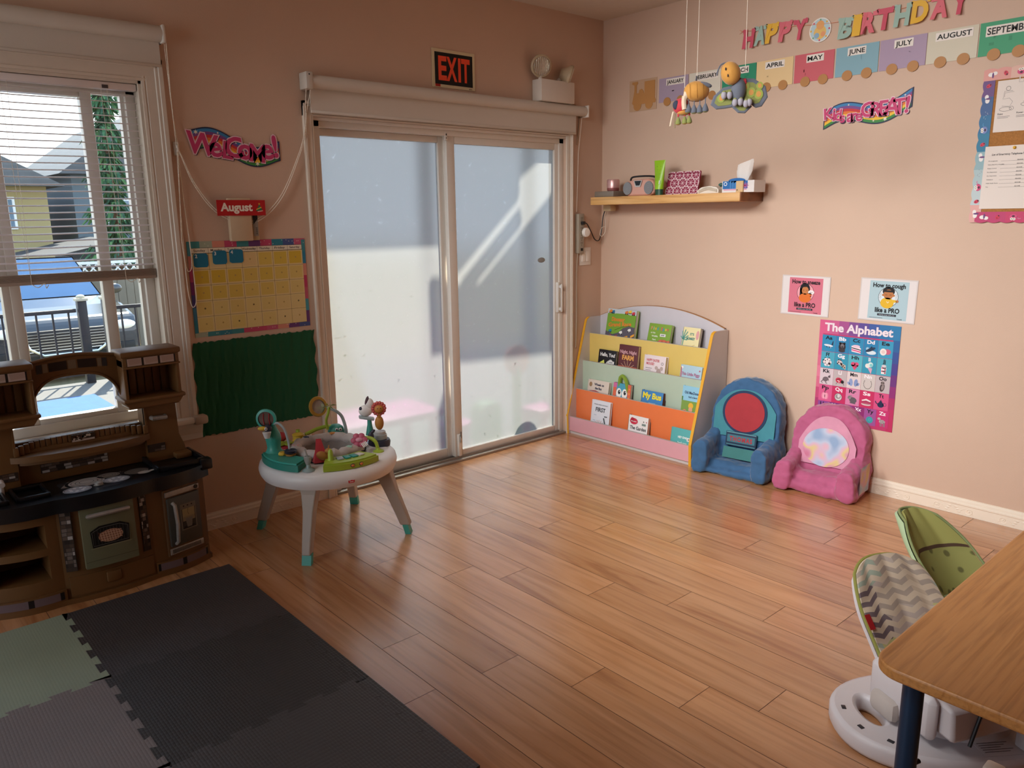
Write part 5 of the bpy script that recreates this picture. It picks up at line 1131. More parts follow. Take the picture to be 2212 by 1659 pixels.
def b_cars(m, w, h):
    m.rect(0, h*.86, w, h*.14, '#b9c6cc', 1); m.rect(0, h*.34, w, h*.54, '#74a038', 2); m.poly([(0, h*.84), (w*.3, h*.89), (w*.7, h*.90), (w, h*.82), (w, h*.7), (0, h*.7)], '#74a038', 3)
    m.poly([(0, 0), (w, 0), (w, h*.58), (w*.8, h*.60), (w*.6, h*.54), (w*.45, h*.42), (w*.25, h*.36), (0, h*.44)], '#5a5460', 4)
    m.text('Dinosaur', w*.40, h*.70, .026, '#d98234', 6, w=w*.46, bold=.04, rot=.02); m.text('Grand Race', w*.48, h*.58, .026, '#d98234', 6, w=w*.8, bold=.04, rot=.10)
    m.stroke([(w*.32, h*.47), (w*.55, h*.56), (w*.85, h*.62)], .003, '#3a5a24', 6)
    for k in range(5): m.poly([(w*(.02+.22*k), h*(.16-.02*k+.06*(k > 2)*k)), (w*(.14+.22*k), h*(.14+.06*(k > 2)*k)), (w*(.13+.22*k), h*(.19+.06*(k > 2)*k)), (w*(.01+.22*k), h*(.21-.02*k+.06*(k > 2)*k))], '#e8a038', 6)
    for x, y, c in ((.17, .30, '#c83a34'), (.38, .30, '#c83a34'), (.54, .42, '#e6e4e0'), (.83, .50, '#e6e4e0'), (.75, .31, '#e0a030'), (.56, .15, '#a82f4a'), (.8, .13, '#3a3540'), (.16, .44, '#2f7fa0'), (.1, .93, '#e0882f'), (.19, .92, '#2f6f94'), (.66, .93, '#d9763a'), (.78, .95, '#e8c23a'), (.9, .92, '#c83a4a')):
        m.disc(w*x, h*y, w*.055, c, 7, h*.04); m.disc(w*x+.006, h*y+.006, w*.03, c, 8); m.disc(w*x-.007, h*y-.008, w*.018, '#221f24', 9); m.disc(w*x+.008, h*y-.008, w*.018, '#221f24', 9)
def b_spot(m, w, h):
    for k, (ch_, c) in enumerate(zip('Find Spot', ('#c98a6a', '#b0c4a0', '#d9b04a', '#4a9aa0', '#000000', '#c95a6a', '#4a9aa0', '#d9b04a', '#c95a5a'))):
        if ch_ != ' ': m.text(ch_, w*(.14+.088*k), h*.80, .020, c, 4, bold=.04)
    for k, t in enumerate(('at the', 'Wildlife', 'Park')): m.text(t, w*(.12+.06*k), h*(.68-.11*k), .011, '#e6ead4', 4, align='l', bold=.02)
    lab(m, w*.55, h*.60); m.disc(w*.72, h*.42, w*.22, '#c0654a', 4, h*.09); [m.disc(w*(.5+.09*k), h*(.40+.05*(k % 2)), w*.06, '#cf6a54' if k % 2 else '#a84a3a', 5) for k in range(6)]; m.disc(w*.68, h*.24, w*.14, '#8f9aa0', 5, h*.12); m.disc(w*.80, h*.24, w*.05, '#e6e6e0', 6)
def b_money(m, w, h):
    [m.stroke([(w*.06, h*.62), (w*(.22*cos(a)+.14), h*(.72+.2*sin(a)))], .006, '#5a9a90', 4) for a in (-.6, .1, .8, 1.5, 2.3, 3.2)]; m.stroke([(w*.06, h*.3), (w*.10, h*.70)], .006, '#5a9a90', 4)
    m.text("IT'S", w*.56, h*.76, .014, '#4a8a84', 5, bold=.03); m.text('MONKEY', w*.52, h*.62, .015, '#4a8a84', 5, w=w*.5, bold=.04); m.disc(w*.88, h*.78, w*.09, '#d9a0a0', 4, h*.14); m.stroke([(w*.05, h*.30), (w*.4, h*.36), (w*.8, h*.48)], .002, '#b9a45c', 4)
    m.disc(w*.48, h*.12, w*.17, '#2a2226', 5, h*.15); m.disc(w*.54, h*.12, w*.09, '#cfc8c8', 6)
def b_hello(m, w, h):
    m.text('Hello, You!', w*.52, h*.76, .024, '#e6e6e4', 4, w=w*.84, bold=.03); m.poly([(w*.08, h*.48), (w*.34, h*.62), (w*.38, h*.5), (w*.32, h*.42), (w*.28, h*.5), (w*.22, h*.40), (w*.18, h*.5), (w*.12, h*.42)], '#d9dc6a', 4)
    m.disc(w*.66, h*.32, w*.24, '#c9c6c2', 4, h*.30); m.disc(w*.72, h*.52, w*.14, '#c9c6c2', 4, h*.14); m.ring(w*.68, h*.50, w*.05, .002, '#2a2a2a', 5); lab(m, w*.62, h*.50, .05); m.rect(w*.90, 0, w*.1, h*.5, '#3a6a7a', 3)
def b_farm(m, w, h):
    m.rect(0, 0, w, h*.36, '#a04438', 2); m.rect(0, h*.3, w, h*.10, '#b05a40', 3); m.text('Night, Night', w*.5, h*.76, .021, '#cfa0a6', 5, w=w*.86, bold=.03); m.text('FARM', w*.5, h*.58, .030, '#dca056', 5, w=w*.6, bold=.05)
    for a in (-.9, -.45, 0, .45, .9): m.stroke([(w*.5, h*.30), (w*(.5+.42*sin(a)), h*(.30+.26*cos(a)))], .003, '#cfa98a', 4)
    m.disc(w*.3, h*.22, w*.26, '#c8684a', 4, h*.12); m.poly([(w*.5, 0), (w, 0), (w, h*.22), (w*.6, h*.2)], '#3f5a2a', 5); m.disc(w*.75, h*.30, w*.08, '#d9823a', 6); m.disc(w*.72, h*.10, w*.07, '#e6ddd2', 6, h*.04)
def b_mouse(m, w, h):
    m.text('HAPPY EASTER', w*.42, h*.80, .016, '#c96a72', 4, w=w*.6, bold=.03); m.text('MOUSE!', w*.30, h*.68, .016, '#c96a72', 4, w=w*.36, bold=.03); [m.rect(w*.1, h*(.56-.07*k), w*(.3-.05*k), .0022, '#4a4a54', 4) for k in range(2)]
    m.disc(w*.72, h*.46, w*.11, '#b09a94', 5, h*.13); m.disc(w*.60, h*.60, w*.07, '#b8a49e', 5); m.disc(w*.84, h*.60, w*.07, '#b8a49e', 5); m.disc(w*.70, h*.22, w*.12, '#3f5a94', 5, h*.16); m.disc(w*.14, h*.20, w*.11, '#6a86b8', 5, h*.12); m.ring(w*.86, h*.76, .008, .002, '#5a5a60', 5); m.disc(w*.5, h*.1, w*.1, '#c9a8a0', 5)
def b_peppa(m, w, h):
    m.text('This Little Piggy', w*.5, h*.62, .018, '#a86a8a', 4, w=w*.86, bold=.03); m.text('Went to Market', w*.52, h*.46, .010, '#4a4a64', 4, w=w*.6, bold=.02); lab(m, w*.36, h*.30); m.stroke([(w*.04, h*.9), (w*.06, h*.5), (w*.2, h*.2)], .006, '#c05a6a', 5); m.star(w*.9, h*.84, .008, '#c05a6a', 5)
    m.disc(w*.08, h*.9, w*.05, '#e6e6e2', 4)
def b_wheels(m, w, h):
    m.text('Wheels on', w*.54, h*.78, .016, '#2f3450', 4, w=w*.46, bold=.03); m.text('the Bus', w*.52, h*.62, .016, '#2f3450', 4, w=w*.32, bold=.03); m.disc(w*.14, h*.80, w*.07, '#9a7a5a', 4, h*.10); m.stroke([(w*.1, h*.5), (w*.4, h*.54), (w*.7, h*.46), (w*.9, h*.36)], .010, '#a8404a', 4)
    [m.disc(w*(.2+.2*k), h*.36, .012, ['#c0504a', '#d9b04a', '#5a8ab0', '#8aa85a'][k], 5) for k in range(4)]
def b_owl(m, w, h):
    m.rect(0, 0, w*.18, h, '#d9684a', 2); m.rect(w*.82, 0, w*.18, h, '#d9684a', 2); m.rect(0, h*.82, w*.2, h*.18, '#c96a9a', 3); [m.disc(w*.91, h*(.15+.17*k), .006, '#e6a03a', 3) for k in range(5)]
    for x in (.34, .66): m.disc(w*x, h*.62, w*.15, '#eceae6', 4, h*.19); m.disc(w*x+.003, h*.66, w*.07, '#22222a', 5, h*.085); m.disc(w*x+.006, h*.69, w*.02, '#ffffff', 6)
    m.poly([(w*.46, h*.36), (w*.54, h*.36), (w*.5, h*.46)], '#e6e6e0', 5); m.stroke([(w*.4, h*.34), (w*.5, h*.28), (w*.62, h*.35)], .002, '#2a3a4a', 5)
def b_bus(m, w, h):
    m.text('My Bus', w*.5, h*.70, .036, '#ecd93a', 4, w=w*.86, bold=.04); m.disc(w*.5, h*.28, w*.5, '#c03a4a', 3, h*.22); lab(m, w*.38, h*.42, .055)
def b_mac(m, w, h):
    m.rect(0, h*.62, w, h*.38, '#8fc4dc', 1); m.rect(0, 0, w, h*.62, '#7a9a4a', 1); m.text('Old MacDonald', w*.52, h*.80, .016, '#3a4a6a', 4, w=w*.8, bold=.03); m.text('had a farm', w*.56, h*.70, .012, '#3a4a6a', 4, w=w*.44, bold=.02)
    m.disc(w*.5, h*.5, w*.13, '#e0b03a', 4, h*.08); m.disc(w*.5, h*.40, w*.10, '#d9a080', 5, h*.07); m.disc(w*.5, h*.16, w*.15, '#3a5a9a', 4, h*.14)
    for x, y, c in ((.2, .3, '#d98a6a'), (.2, .12, '#d99a84'), (.82, .3, '#e6e0da'), (.75, .12, '#c9784a'), (.9, .5, '#8a5a4a'), (.32, .2, '#e8c0b0'), (.64, .24, '#e0d4c8')): m.disc(w*x, h*y, w*.12, c, 5, h*.09); m.disc(w*x+.005, h*y+.012, w*.06, c, 6); m.disc(w*x+.003, h*y+.014, .002, '#221a1a', 7, n=8)
    m.rect(0, h*.62, w*.06, h*.1, '#4a7a3a', 3)
def b_first(m, w, h):
    m.text('THE BABY SIGNING DICTIONARY', w*.5, h*.87, .006, '#5a606c', 4, w=w*.76, bold=.01); m.text('FIRST', w*.5, h*.68, .028, '#2f3440', 4, w=w*.52, bold=.02)
    m.disc(w*.48, h*.14, w*.22, '#d98a5a', 4, h*.16); m.disc(w*.55, h*.12, w*.12, '#e8c24a', 5, h*.12); [m.stroke([(w*(.48+.27*cos(a)), h*(.16+.20*sin(a))), (w*(.48+.36*cos(a)), h*(.16+.28*sin(a)))], .003, '#c9885a', 4) for a in [i*.32 for i in range(0, 11)]]
    m.stroke([(w*.70, h*.52), (w*.78, h*.36), (w*.84, h*.24)], .010, '#3f4448', 5); m.rect(w*.72, h*.55, w*.16, .008, '#6a6e74', 5)
    for x, y in ((.16, .56), (.12, .40), (.88, .10), (.1, .14)): m.rect(w*x, h*y, w*.14, .004, '#a9b8c8', 4)
def b_garden(m, w, h):
    m.disc(w*.28, h*.80, w*.20, '#c8304a', 4, h*.11); m.disc(w*.20, h*.84, w*.1, '#c8304a', 4); m.text('first words', w*.28, h*.78, .007, '#f0e8e6', 5, bold=.03, w=w*.28); m.text('The Garden', w*.52, h*.52, .022, '#262a36', 4, w=w*.82, bold=.02)
    m.disc(w*.36, h*.34, .012, '#c83a44', 4); m.rect(w*.70, h*.10, w*.2, h*.2, '#cf3a4c', 4); m.stroke([(w*.16, h*.18), (w*.24, h*.24), (w*.34, h*.20)], .006, '#2a2a2e', 4); m.star(w*.78, h*.84, .007, '#2a2a2e', 4); m.rect(w*.7, h*.70, w*.2, .014, '#7a8a86', 4); m.disc(w*.92, h*.84, .004, '#a83a4a', 4)
def b_owl2(m, w, h):
    for k, t in enumerate(('HEY OWL', "here's your", 'time to meet!')): m.text(t, w*.54, h*(.66-.20*k), .013, '#e6efec', 4, w=w*(.42, .40, .56)[k], bold=.04)
    lab(m, w*.74, h*.60, .05, .022)
def T_(i): return tiers[i][0]+.014
book('big picture book with racing cars and a winding road, top tier', 3.572, .250, .600, .267, 4.006, 4.056, .030, '#74a038', b_cars)
book('green board book titled Find Spot on the top tier', 3.214, .182, .600, .198, 4.010, 4.060, .022, '#7ea23c', b_spot)
book('small cream board book with a palm tree on the top tier', 2.936, .128, .600, .200, 4.006, 4.050, .030, '#e6dba8', b_money, back='#2f2a2c')
book('black board book titled Hello, You! on the second tier', 3.574, .158, .415, 0.178, 3.938, 3.966, .018, '#1b1a1e', b_hello)
book('plum brown board book titled Night Night Farm', 3.392, .165, .415, 0.232, 3.938, 3.968, .022, '#5f3036', b_farm)
book('white board book with a mouse in blue, second tier', 3.172, .172, .415, 0.190, 3.938, 3.962, .028, '#e2d4d6', b_mouse)
book('pale blue board book titled This Little Piggy', 2.884, .158, .415, 0.162, 3.938, 3.964, .020, '#a9c6d4', b_peppa)
book('cream board book titled Wheels on the Bus', 3.610, .192, .225, 0.162, 3.872, 3.898, .022, '#d6c9bc', b_wheels)
book('blue board book with two big round eyes on the third tier', 3.376, .152, .225, 0.174, 3.872, 3.896, .022, '#4a9ab4', b_owl, back='#3a2f34')
book('blue board book titled My Bus in yellow', 3.136, .172, .225, 0.162, 3.872, 3.898, .034, '#3f7fb8', b_bus, back='#3a2226', pages='#6a3a38')
book('tall farm picture book at the right end of the third tier', 2.818, .142, .225, 0.238, 3.872, 3.902, .026, '#8fc4dc', b_mac)
book('white board book titled FIRST with an orange sun', 3.514, .166, .036, .232, 3.806, 3.834, .020, '#d8dae2', b_first)
book('white board book titled The Garden on the bottom tier', 3.186, .160, .036, .186, 3.806, 3.832, .030, '#e4e0de', b_garden, back='#2a2426', pages='#cbb9ac')
book('teal board book with white words at the bottom right', 2.842, .166, .036, .170, 3.806, 3.830, .014, '#58a8a8', b_owl2)
cp = MB(); cp.tube(curve([(3.905, 3.335, .236), (3.905, 3.332, .41), (3.905, 3.315, .445), (3.905, 3.295, .44), (3.90, 3.270, .41), (3.90, 3.255, .34)], 6), .013, M('#7f9a2f', .85, sheen=.3)); cp.build('plush_caterpillar', label='green plush loop poking up behind the round eyed book', cat='toy')

# ------------------------------------------------------------------ two upholstered toddler chairs
def toddler_chair(name, label, origin, ang, W, D, Hb, mat, arm_f, arm_b, front, wob, seed):
    """Soft slip-covered armchair; local x right, y depth to the wall, z up, origin at the front centre."""
    q = Matrix.Translation(origin) @ Matrix.Rotation(ang, 4, 'Z')
    r = thing(name, origin, label, 'chair')
    m = MB(q)
    aw = .095
    m.box(-W/2+.01, W/2-.01, .012, D-.02, .0, front, mat, .03)
    m.box(-W/2+.05, W/2-.05, .05, D-.08, .0, front+.035, mat, .03)
    for s in (-1, 1):
        x0, x1 = (-W/2, -W/2+aw) if s < 0 else (W/2-aw, W/2)
        N = 12; V = []; F = []; sec = 14
        for i in range(N+1):
            t = i/N; y = .0+t*(D-.05); zt = arm_f+(arm_b-arm_f)*t**1.3 - .012*sin(t*pi)
            xi = x0+(x1-x0)*.5; hw = aw*.5*(1-.12*t)
            for k in range(sec):
                a = 2*pi*k/sec; ca, sa = cos(a), sin(a)
                px = xi+hw*(abs(ca)**.6)*(1 if ca > 0 else -1)+s*.012*(1-sa)*.5; pz = zt*.5+zt*.5*(abs(sa)**.6)*(1 if sa > 0 else -1)
                V.append((px, y+(.018*(1-sa) if i == 0 else 0)*-.3, max(0, pz)))
        F = [(i*sec+k, i*sec+(k+1) % sec, (i+1)*sec+(k+1) % sec, (i+1)*sec+k) for i in range(N) for k in range(sec)]+[tuple(range(sec))[::-1], tuple(range(N*sec, (N+1)*sec))]
        F = [f[::-1] for f in F]
        m.add(V, F, mat, True)
    # arched back, leaning
    n = 22; out = [(-W*.47, 0)]+[(-W*.47*(cos(pi*i/n) if True else 0)*(1 if True else 0), (Hb*.58)+(Hb*.42)*sin(pi*i/n)**.9) for i in range(n+1)]+[(W*.47, 0)]
    V = []; th = .105
    for y0 in (0, th):
        for x, z in out: V.append((x, D-th-.075+y0+.075*z/Hb, z))
    k = len(out); F = [tuple(range(k)), tuple(range(k, 2*k))[::-1]]+[(i, k+i, k+(i+1) % k, (i+1) % k) for i in range(k)]
    F = [f[::-1] for f in F]
    m.add(V, F, mat, True)
    o = m.build('cover', r)
    rm = o.modifiers.new('blend', 'REMESH'); rm.mode = 'VOXEL'; rm.voxel_size = .0085; rm.use_smooth_shade = True
    sm = o.modifiers.new('soften', 'SMOOTH'); sm.factor = .5; sm.iterations = 9
    for nm, st_, sz in (('folds', wob, .09), ('wrinkles', wob*.45, .03)):
        tx = bpy.data.textures.new(name+nm, 'CLOUDS'); tx.noise_scale = sz; tx.noise_depth = 2
        d = o.modifiers.new(nm, 'DISPLACE'); d.texture = tx; d.strength = st_; d.mid_level = .5; d.texture_coords = 'LOCAL'
    return r, q, o
def patch(q, pts_fn, nx, ny, mat, name, parent, cover, off=.004, label=None, smooth=True, drop_=None):
    """Printed patch that hugs the chair's cover (a subdivided sheet shrink-wrapped on to it)."""
    m = MB(q); V = [pts_fn(i/nx, j/ny) for i in range(nx+1) for j in range(ny+1)]
    F = [(i*(ny+1)+j, (i+1)*(ny+1)+j, (i+1)*(ny+1)+j+1, i*(ny+1)+j+1) for i in range(nx) for j in range(ny)]
    m.add(V, F, mat, smooth); o = m.build(name, parent, label=label)
    s = o.modifiers.new('hug', 'SHRINKWRAP'); s.target = cover; s.wrap_method = 'PROJECT'; s.use_project_y = False; s.use_project_x = True; s.use_positive_direction = True; s.use_negative_direction = True; s.offset = off; s.wrap_mode = 'ABOVE_SURFACE'
    return o
VEL = M('#37618a', .85, var=.10, vs=14, sheen=.5, bump=.15, bs=350)
TEAL = M('#3f8794', .8, var=.10, vs=20, sheen=.4)
# blue chair
W, D, Hb = .445, .345, .545
blue, qb, cb_ = toddler_chair('toddler_armchair', 'blue velour toddler armchair with a red round badge beside the book rack', Vector((3.752, 2.385, 0)), -pi/2+radians(8), W, D, Hb, VEL, .200, .275, .038, .022, 1)
def back_y(z): return D-.105-.075+.075*z/Hb
def bpt(x, z, o=.03): return (x, back_y(z)-o, z)
def arch(W_, z0, z1, k=.42):
    def f(a, b):
        x = (a-.5)*W_; zt = z1-(z1-z0)*k*(abs(2*a-1)**2.4); z = z0+(zt-z0)*b
        return bpt(x, z, .010)
    return f
def dome(cx, cz, r, ry=None, o=.010):
    ry = ry or r
    def f(a, b):
        an = 2*pi*a; return bpt(cx+r*b*cos(an), cz+ry*b*sin(an), o)
    return f
def flat_patch(q, fn, nx, ny, mat, name, parent, lift=0, label=None):
    m = MB(q); V = []
    for i in range(nx+1):
        for j in range(ny+1):
            x, y, z = fn(i/nx, j/ny); V.append((x, y-lift, z))
    F = [(i*(ny+1)+j, (i+1)*(ny+1)+j, (i+1)*(ny+1)+j+1, i*(ny+1)+j+1) for i in range(nx) for j in range(ny)]
    m.add(V, F, mat, True); return m.build(name, parent, label=label)
flat_patch(qb, arch(.375, .20, .485), 24, 10, TEAL, 'back_panel', blue, .0, 'teal velour back panel')
flat_patch(qb, dome(.0, .352, .137, .128), 40, 6, M('#1c3658', .8, var=.05), 'badge', blue, .004, 'navy ringed red round badge')
flat_patch(qb, dome(.0, .352, .122, .114), 40, 6, M('#a62f38', .8, var=.08, vs=20), 'badge_field', blue, .006)
m = MB(qb @ axes(bpt(-.095, .150, .022), (1, 0, 0), (0, .14, 1))); m.box(0, .19, 0, .085, 0, .004, M('#22364e', .8, var=.05), .002); m.rect(.010, .022, .170, .044, '#3f7482', 14); m.stroke([(.006, .008), (.184, .008)], .006, '#4a7f8c', 14); m.stroke([(.004, .080), (.186, .080)], .006, '#5f94a0', 14)
m.text('THOMAS', .095, .030, .026, '#a8343e', 15, w=.140, bold=.045, spacing=1.25); m.build('name_patch', blue, label='dark patch lettered in red')
flat_patch(qb, lambda a, b: (-.095+.19*a, back_y(.1)-.035-.02*(1-b), .085+.062*b), 8, 4, M('#3f7a78', .85, var=.08), 'lower_panel', blue)
# pink chair
PNK = M('#b55a80', .85, var=.10, vs=14, sheen=.45, bump=.15, bs=350)
W2, D2, H2 = .425, .325, .462
W, D, Hb = W2, D2, H2
pink, qp, cp_ = toddler_chair('toddler_armchair', 'pink toddler armchair with a pale printed back beside the blue one', Vector((3.818, 1.905, 0)), -pi/2+radians(6), W2, D2, H2, PNK, .168, .262, .070, .024, 2)
def pastel():
    m = bpy.data.materials.new('pastel_print'); m.use_nodes = True; nt = m.node_tree; p = nt.nodes['Principled BSDF']; L = nt.links
    tc = nt.nodes.new('ShaderNodeTexCoord'); n = nt.nodes.new('ShaderNodeTexNoise'); n.inputs['Scale'].default_value = 9; n.inputs['Detail'].default_value = 1; L.new(tc.outputs['Object'], n.inputs['Vector'])
    cr = nt.nodes.new('ShaderNodeValToRGB'); e = cr.color_ramp.elements; e[0].position = .30; e[0].color = lin('#8fa8c9'); e[1].position = .72; e[1].color = lin('#c8708e')
    for pos, c in ((.42, '#b9c4d9'), (.50, '#d9b0c0'), (.56, '#d9c486'), (.64, '#cf90a8')): k = e.new(pos); k.color = lin(c)
    L.new(n.outputs['Fac'], cr.inputs[0]); L.new(cr.outputs[0], p.inputs['Base Color']); p.inputs['Roughness'].default_value = .8; return m
PAST = pastel()
flat_patch(qp, arch(.310, .135, .405, .55), 24, 10, M('#cf8fa8', .8, var=.12, vs=16), 'back_panel', pink, .0, 'paler pink printed back panel')
flat_patch(qp, dome(-.005, .235, .125, .105), 36, 6, PAST, 'print', pink, .004, 'plain pastel swirls on the back panel')
flat_patch(qp, lambda a, b: (W2/2+.012, .06+.14*a, .04+.15*b), 8, 8, PAST, 'side_print', pink, 0, 'plain pastel swirls on the arm side')

# ------------------------------------------------------------------ activity table
at_ = thing('activity_table', (1.705, 3.27, 0), 'round white toddler activity table with toys and teal tipped legs', 'activity table')
AC = Vector((1.705, 3.27, 0)); ER = Vector((.887, -.461, 0)); ET = Vector((.461, .887, 0))
def A(a, b, z): return AC+ER*a+ET*b+Vector((0, 0, z))
WP = M('#ddd8d4', .35, var=.02); TPE = M('#a89a8c', .45, var=.02); TL = M('#3fa090', .35, var=.02); TLD = M('#2f8576', .4, var=.02)
m = MB(); m.lathe([(.150, .385), (.165, .402), (.20, .408), (.27, .405), (.300, .398), (.318, .382), (.324, .360), (.320, .340), (.310, .322), (.295, .318), (.285, .34), (.16, .36), (.150, .37), (.150, .385)], WP, 56, T=tr(*AC), cap=False); m.build('tray', at_)
for (fx, fy) in ((1.454, 3.564), (1.423, 3.003), (1.959, 3.005), (1.978, 3.531)):
    f = Vector((fx, fy, 0)); o_ = (f-AC); o_.z = 0; o_.normalize(); t_ = Vector((-o_.y, o_.x, 0))
    top = AC+o_*.262; m = MB(); V = []; F = []
    st_ = [(.345, .258, .092, .052), (.30, .270, .068, .045), (.22, .298, .049, .038), (.10, .344, .042, .034), (.045, .363, .040, .032)]
    for z, r, w_, d_ in st_:
        c = AC+o_*r; c.z = z
        V += [c+t_*w_*.5*sx+o_*d_*sy*.8 for sx, sy in ((-1, -1), (1, -1), (1, 1), (-1, 1))]
    for i in range(len(st_)-1):
        for k in range(4): F.append((4*i+k, 4*i+4+k, 4*i+4+(k+1) % 4, 4*i+(k+1) % 4))
    F += [(0, 1, 2, 3), tuple(range(4*len(st_)-4, 4*len(st_)))[::-1]]
    m.add([tuple(p) for p in V], [tuple(f_) for f_ in F], TPE); lg = m.build('leg', at_); bv = lg.modifiers.new('round', 'BEVEL'); bv.width = .006; bv.segments = 2
    m = MB(); V = []
    for z, r in ((.047, .3625), (0, .376)):
        c = AC+o_*r; c.z = z; V += [c+t_*.0215*sx+o_*.0270*sy*.5 for sx, sy in ((-1, -1), (1, -1), (1, 1), (-1, 1))]
    m.add([tuple(p) for p in V], [(0, 4, 5, 1), (1, 5, 6, 2), (2, 6, 7, 3), (3, 7, 4, 0), (0, 1, 2, 3), (7, 6, 5, 4)], TL); m.build('foot', lg)
# padded seat ring
SEATF = M('#b9aea8', .85, var=.22, vs=22, sheen=.2)
m = MB(); N = 40; ring_ = [A(.150*cos(2*pi*i/N), .150*sin(2*pi*i/N), .432+.004*sin(i*1.9)) for i in range(N)]; m.tube(ring_, .027, SEATF, 12, closed=True, radii=[.027+.004*sin(i*2.7) for i in range(N)])
m.lathe([(.128, .43), (.105, .33), (.07, .26), (.0, .25)], M('#8f857f', .9, var=.2, vs=20), 28, T=tr(*AC), cap=False)
m.lathe([(.150, .402), (.176, .404), (.180, .412), (.160, .418)], M('#2f3346', .8), 36, T=tr(*AC), cap=False)
m.build('seat_pad', at_)
pt = [('#8fc4b4', .3), ('#c98a4a', 1.4), ('#2f3a54', 2.3), ('#d9a0a0', 3.3), ('#c98a3a', 4.4), ('#9ac4b0', 5.4)]
m = MB()
for c, a in pt:
    p = A(.150*cos(a), .150*sin(a), .4585); m.lathe([(0, .003), (.016, .001), (.018, -.004)], M(c, .85), 5, T=tr(*p), cap=False)
m.build('seat_pattern', at_)
def part(name, fn, label=None):
    m = MB(); fn(m); return m.build(name, at_, label=label)
LIM = M('#9aae36', .4, var=.03); NAVY = M('#2a2c3e', .45, var=.03); GRYB = M('#9aa5a6', .4, var=.03); YEL = M('#d9b23a', .45, var=.03); RD = M('#b9343a', .5, var=.03); BRN = M('#a8702f', .6, var=.06)
QA = Matrix((ER, ET, (0, 0, 1))).transposed().to_4x4(); QA.translation = AC
def sect(m, r0, r1, a0, a1, z0, z1, mat, n=14):
    pts = [(r1*cos(a0+(a1-a0)*i/n), r1*sin(a0+(a1-a0)*i/n)) for i in range(n+1)]+[(r0*cos(a1+(a0-a1)*i/n), r0*sin(a1+(a0-a1)*i/n)) for i in range(n+1)]
    m.prism(pts, z0, z1, mat, axis='z', T=QA)
part('left_toy_base', lambda m: (sect(m, .195, .305, 3.25, 4.25, .402, .432, TLD), sect(m, .200, .298, 3.27, 4.22, .432, .440, TL)), 'teal toy base')
def tower(m):
    T = QA @ tr(-.245, -.035, .438); m.lathe([(.042, 0), (.036, .008), (.030, .02), (.033, .05), (.036, .065), (.034, .085), (.024, .105), (.016, .125), (.014, .150), (.012, .155)], TL, 22, T=T)
    m.ell((0, 0, 0), (.036, .030, .03), TL, T=QA @ tr(-.245, -.035, .50))
part('tower', tower)
def mirror(m):
    q = QA @ tr(-.268, -.05, .602, rx=pi/2, rz=-.25); m.lathe([(.034, -.006), (.046, -.006), (.048, 0), (.046, .006), (.036, .008)], TL, 30, T=q, cap=False); m.lathe([(0, .002), (.037, .002)], M('#6a5a54', .15, .5, var=.2, vs=30), 30, T=q, cap=False); m.lathe([(0, -.004), (.040, -.004)], TLD, 30, T=q, cap=False)
    for x in (-.010, .016): m.tube([(x, -.026, .004), (x-.003, .0, .004), (x, .026, .004)], .002, RD, 5, T=q)
    m.tube([(.0, -.046, 0), (.012, -.07, 0)], .012, TL, 8, T=q)
part('mirror', mirror, 'round teal framed mirror')
def toucan(m):
    m.ell((0, 0, 0), (.018, .015, .020), NAVY, T=QA @ tr(-.262, -.075, .562)); m.ell((0, 0, 0), (.022, .009, .010), YEL, T=QA @ tr(-.285, -.082, .566)); m.ell((0, 0, 0), (.007, .004, .008), WP, T=QA @ tr(-.270, -.091, .565)); m.ell((0, 0, 0), (.003, .003, .003), NAVY, T=QA @ tr(-.270, -.095, .565)); m.lathe([(.012, 0), (.020, .028), (.018, .030)], WP, 14, T=QA @ tr(-.268, -.085, .520))
part('bird', toucan, 'small black bird with a yellow beak')
part('bent_rod', lambda m: m.tube([QA @ p for p in curve([(-.236, -.06, .578), (-.215, -.07, .582), (-.190, -.085, .555), (-.176, -.10, .500), (-.172, -.115, .445)], 6)], .0055, GRYB, 8))
part('spinner', lambda m: (m.lathe([(.0, 0), (.024, 0), (.030, .004), (.024, .008), (.030, .012), (.024, .016), (0, .016)], NAVY, 10, T=QA @ tr(-.168, -.125, .452)), m.lathe([(.0, 0), (.024, 0), (.024, .008), (0, .009)], BRN, 10, T=QA @ tr(-.168, -.125, .442)), m.lathe([(0, 0), (.018, 0), (.020, .006), (.014, .014), (0, .015)], YEL, 9, T=QA @ tr(-.205, -.11, .442))))
part('leaf_plate', lambda m: ([m.ell((0, 0, 0), (.030, .012, .006), LIM, T=QA @ tr(-.205+.022*cos(a), .145+.022*sin(a), .424, rz=a)) for a in [k*pi/3 for k in range(6)]], m.lathe([(0, 0), (.05, 0), (.05, .016), (0, .016)], RD, 20, T=QA @ tr(-.205, .145, .402))), 'red and lime leaf plate')
part('red_dome', lambda m: m.ell((0, 0, 0), (.028, .028, .024), RD, T=QA @ tr(-.222, .19, .446)))
part('yellow_drum', lambda m: (m.lathe([(.0, 0), (.028, 0), (.030, .006), (.026, .010), (.026, .030), (.030, .034), (.020, .040), (0, .040)], YEL, 20, T=QA @ tr(-.140, .165, .425)), m.lathe([(0, 0), (.02, 0), (.024, .012), (.006, .014)], YEL, 10, T=QA @ tr(-.105, .155, .435, ry=.6))))
part('lime_bar', lambda m: (m.tube([QA @ p for p in curve([(-.105, .175, .452), (-.05, .195, .470), (0, .205, .478), (.03, .205, .475)], 6)], .010, LIM, 8), m.lathe([(.018, 0), (.012, .03), (.010, .075)], LIM, 12, T=QA @ tr(-.14, .19, .402))))
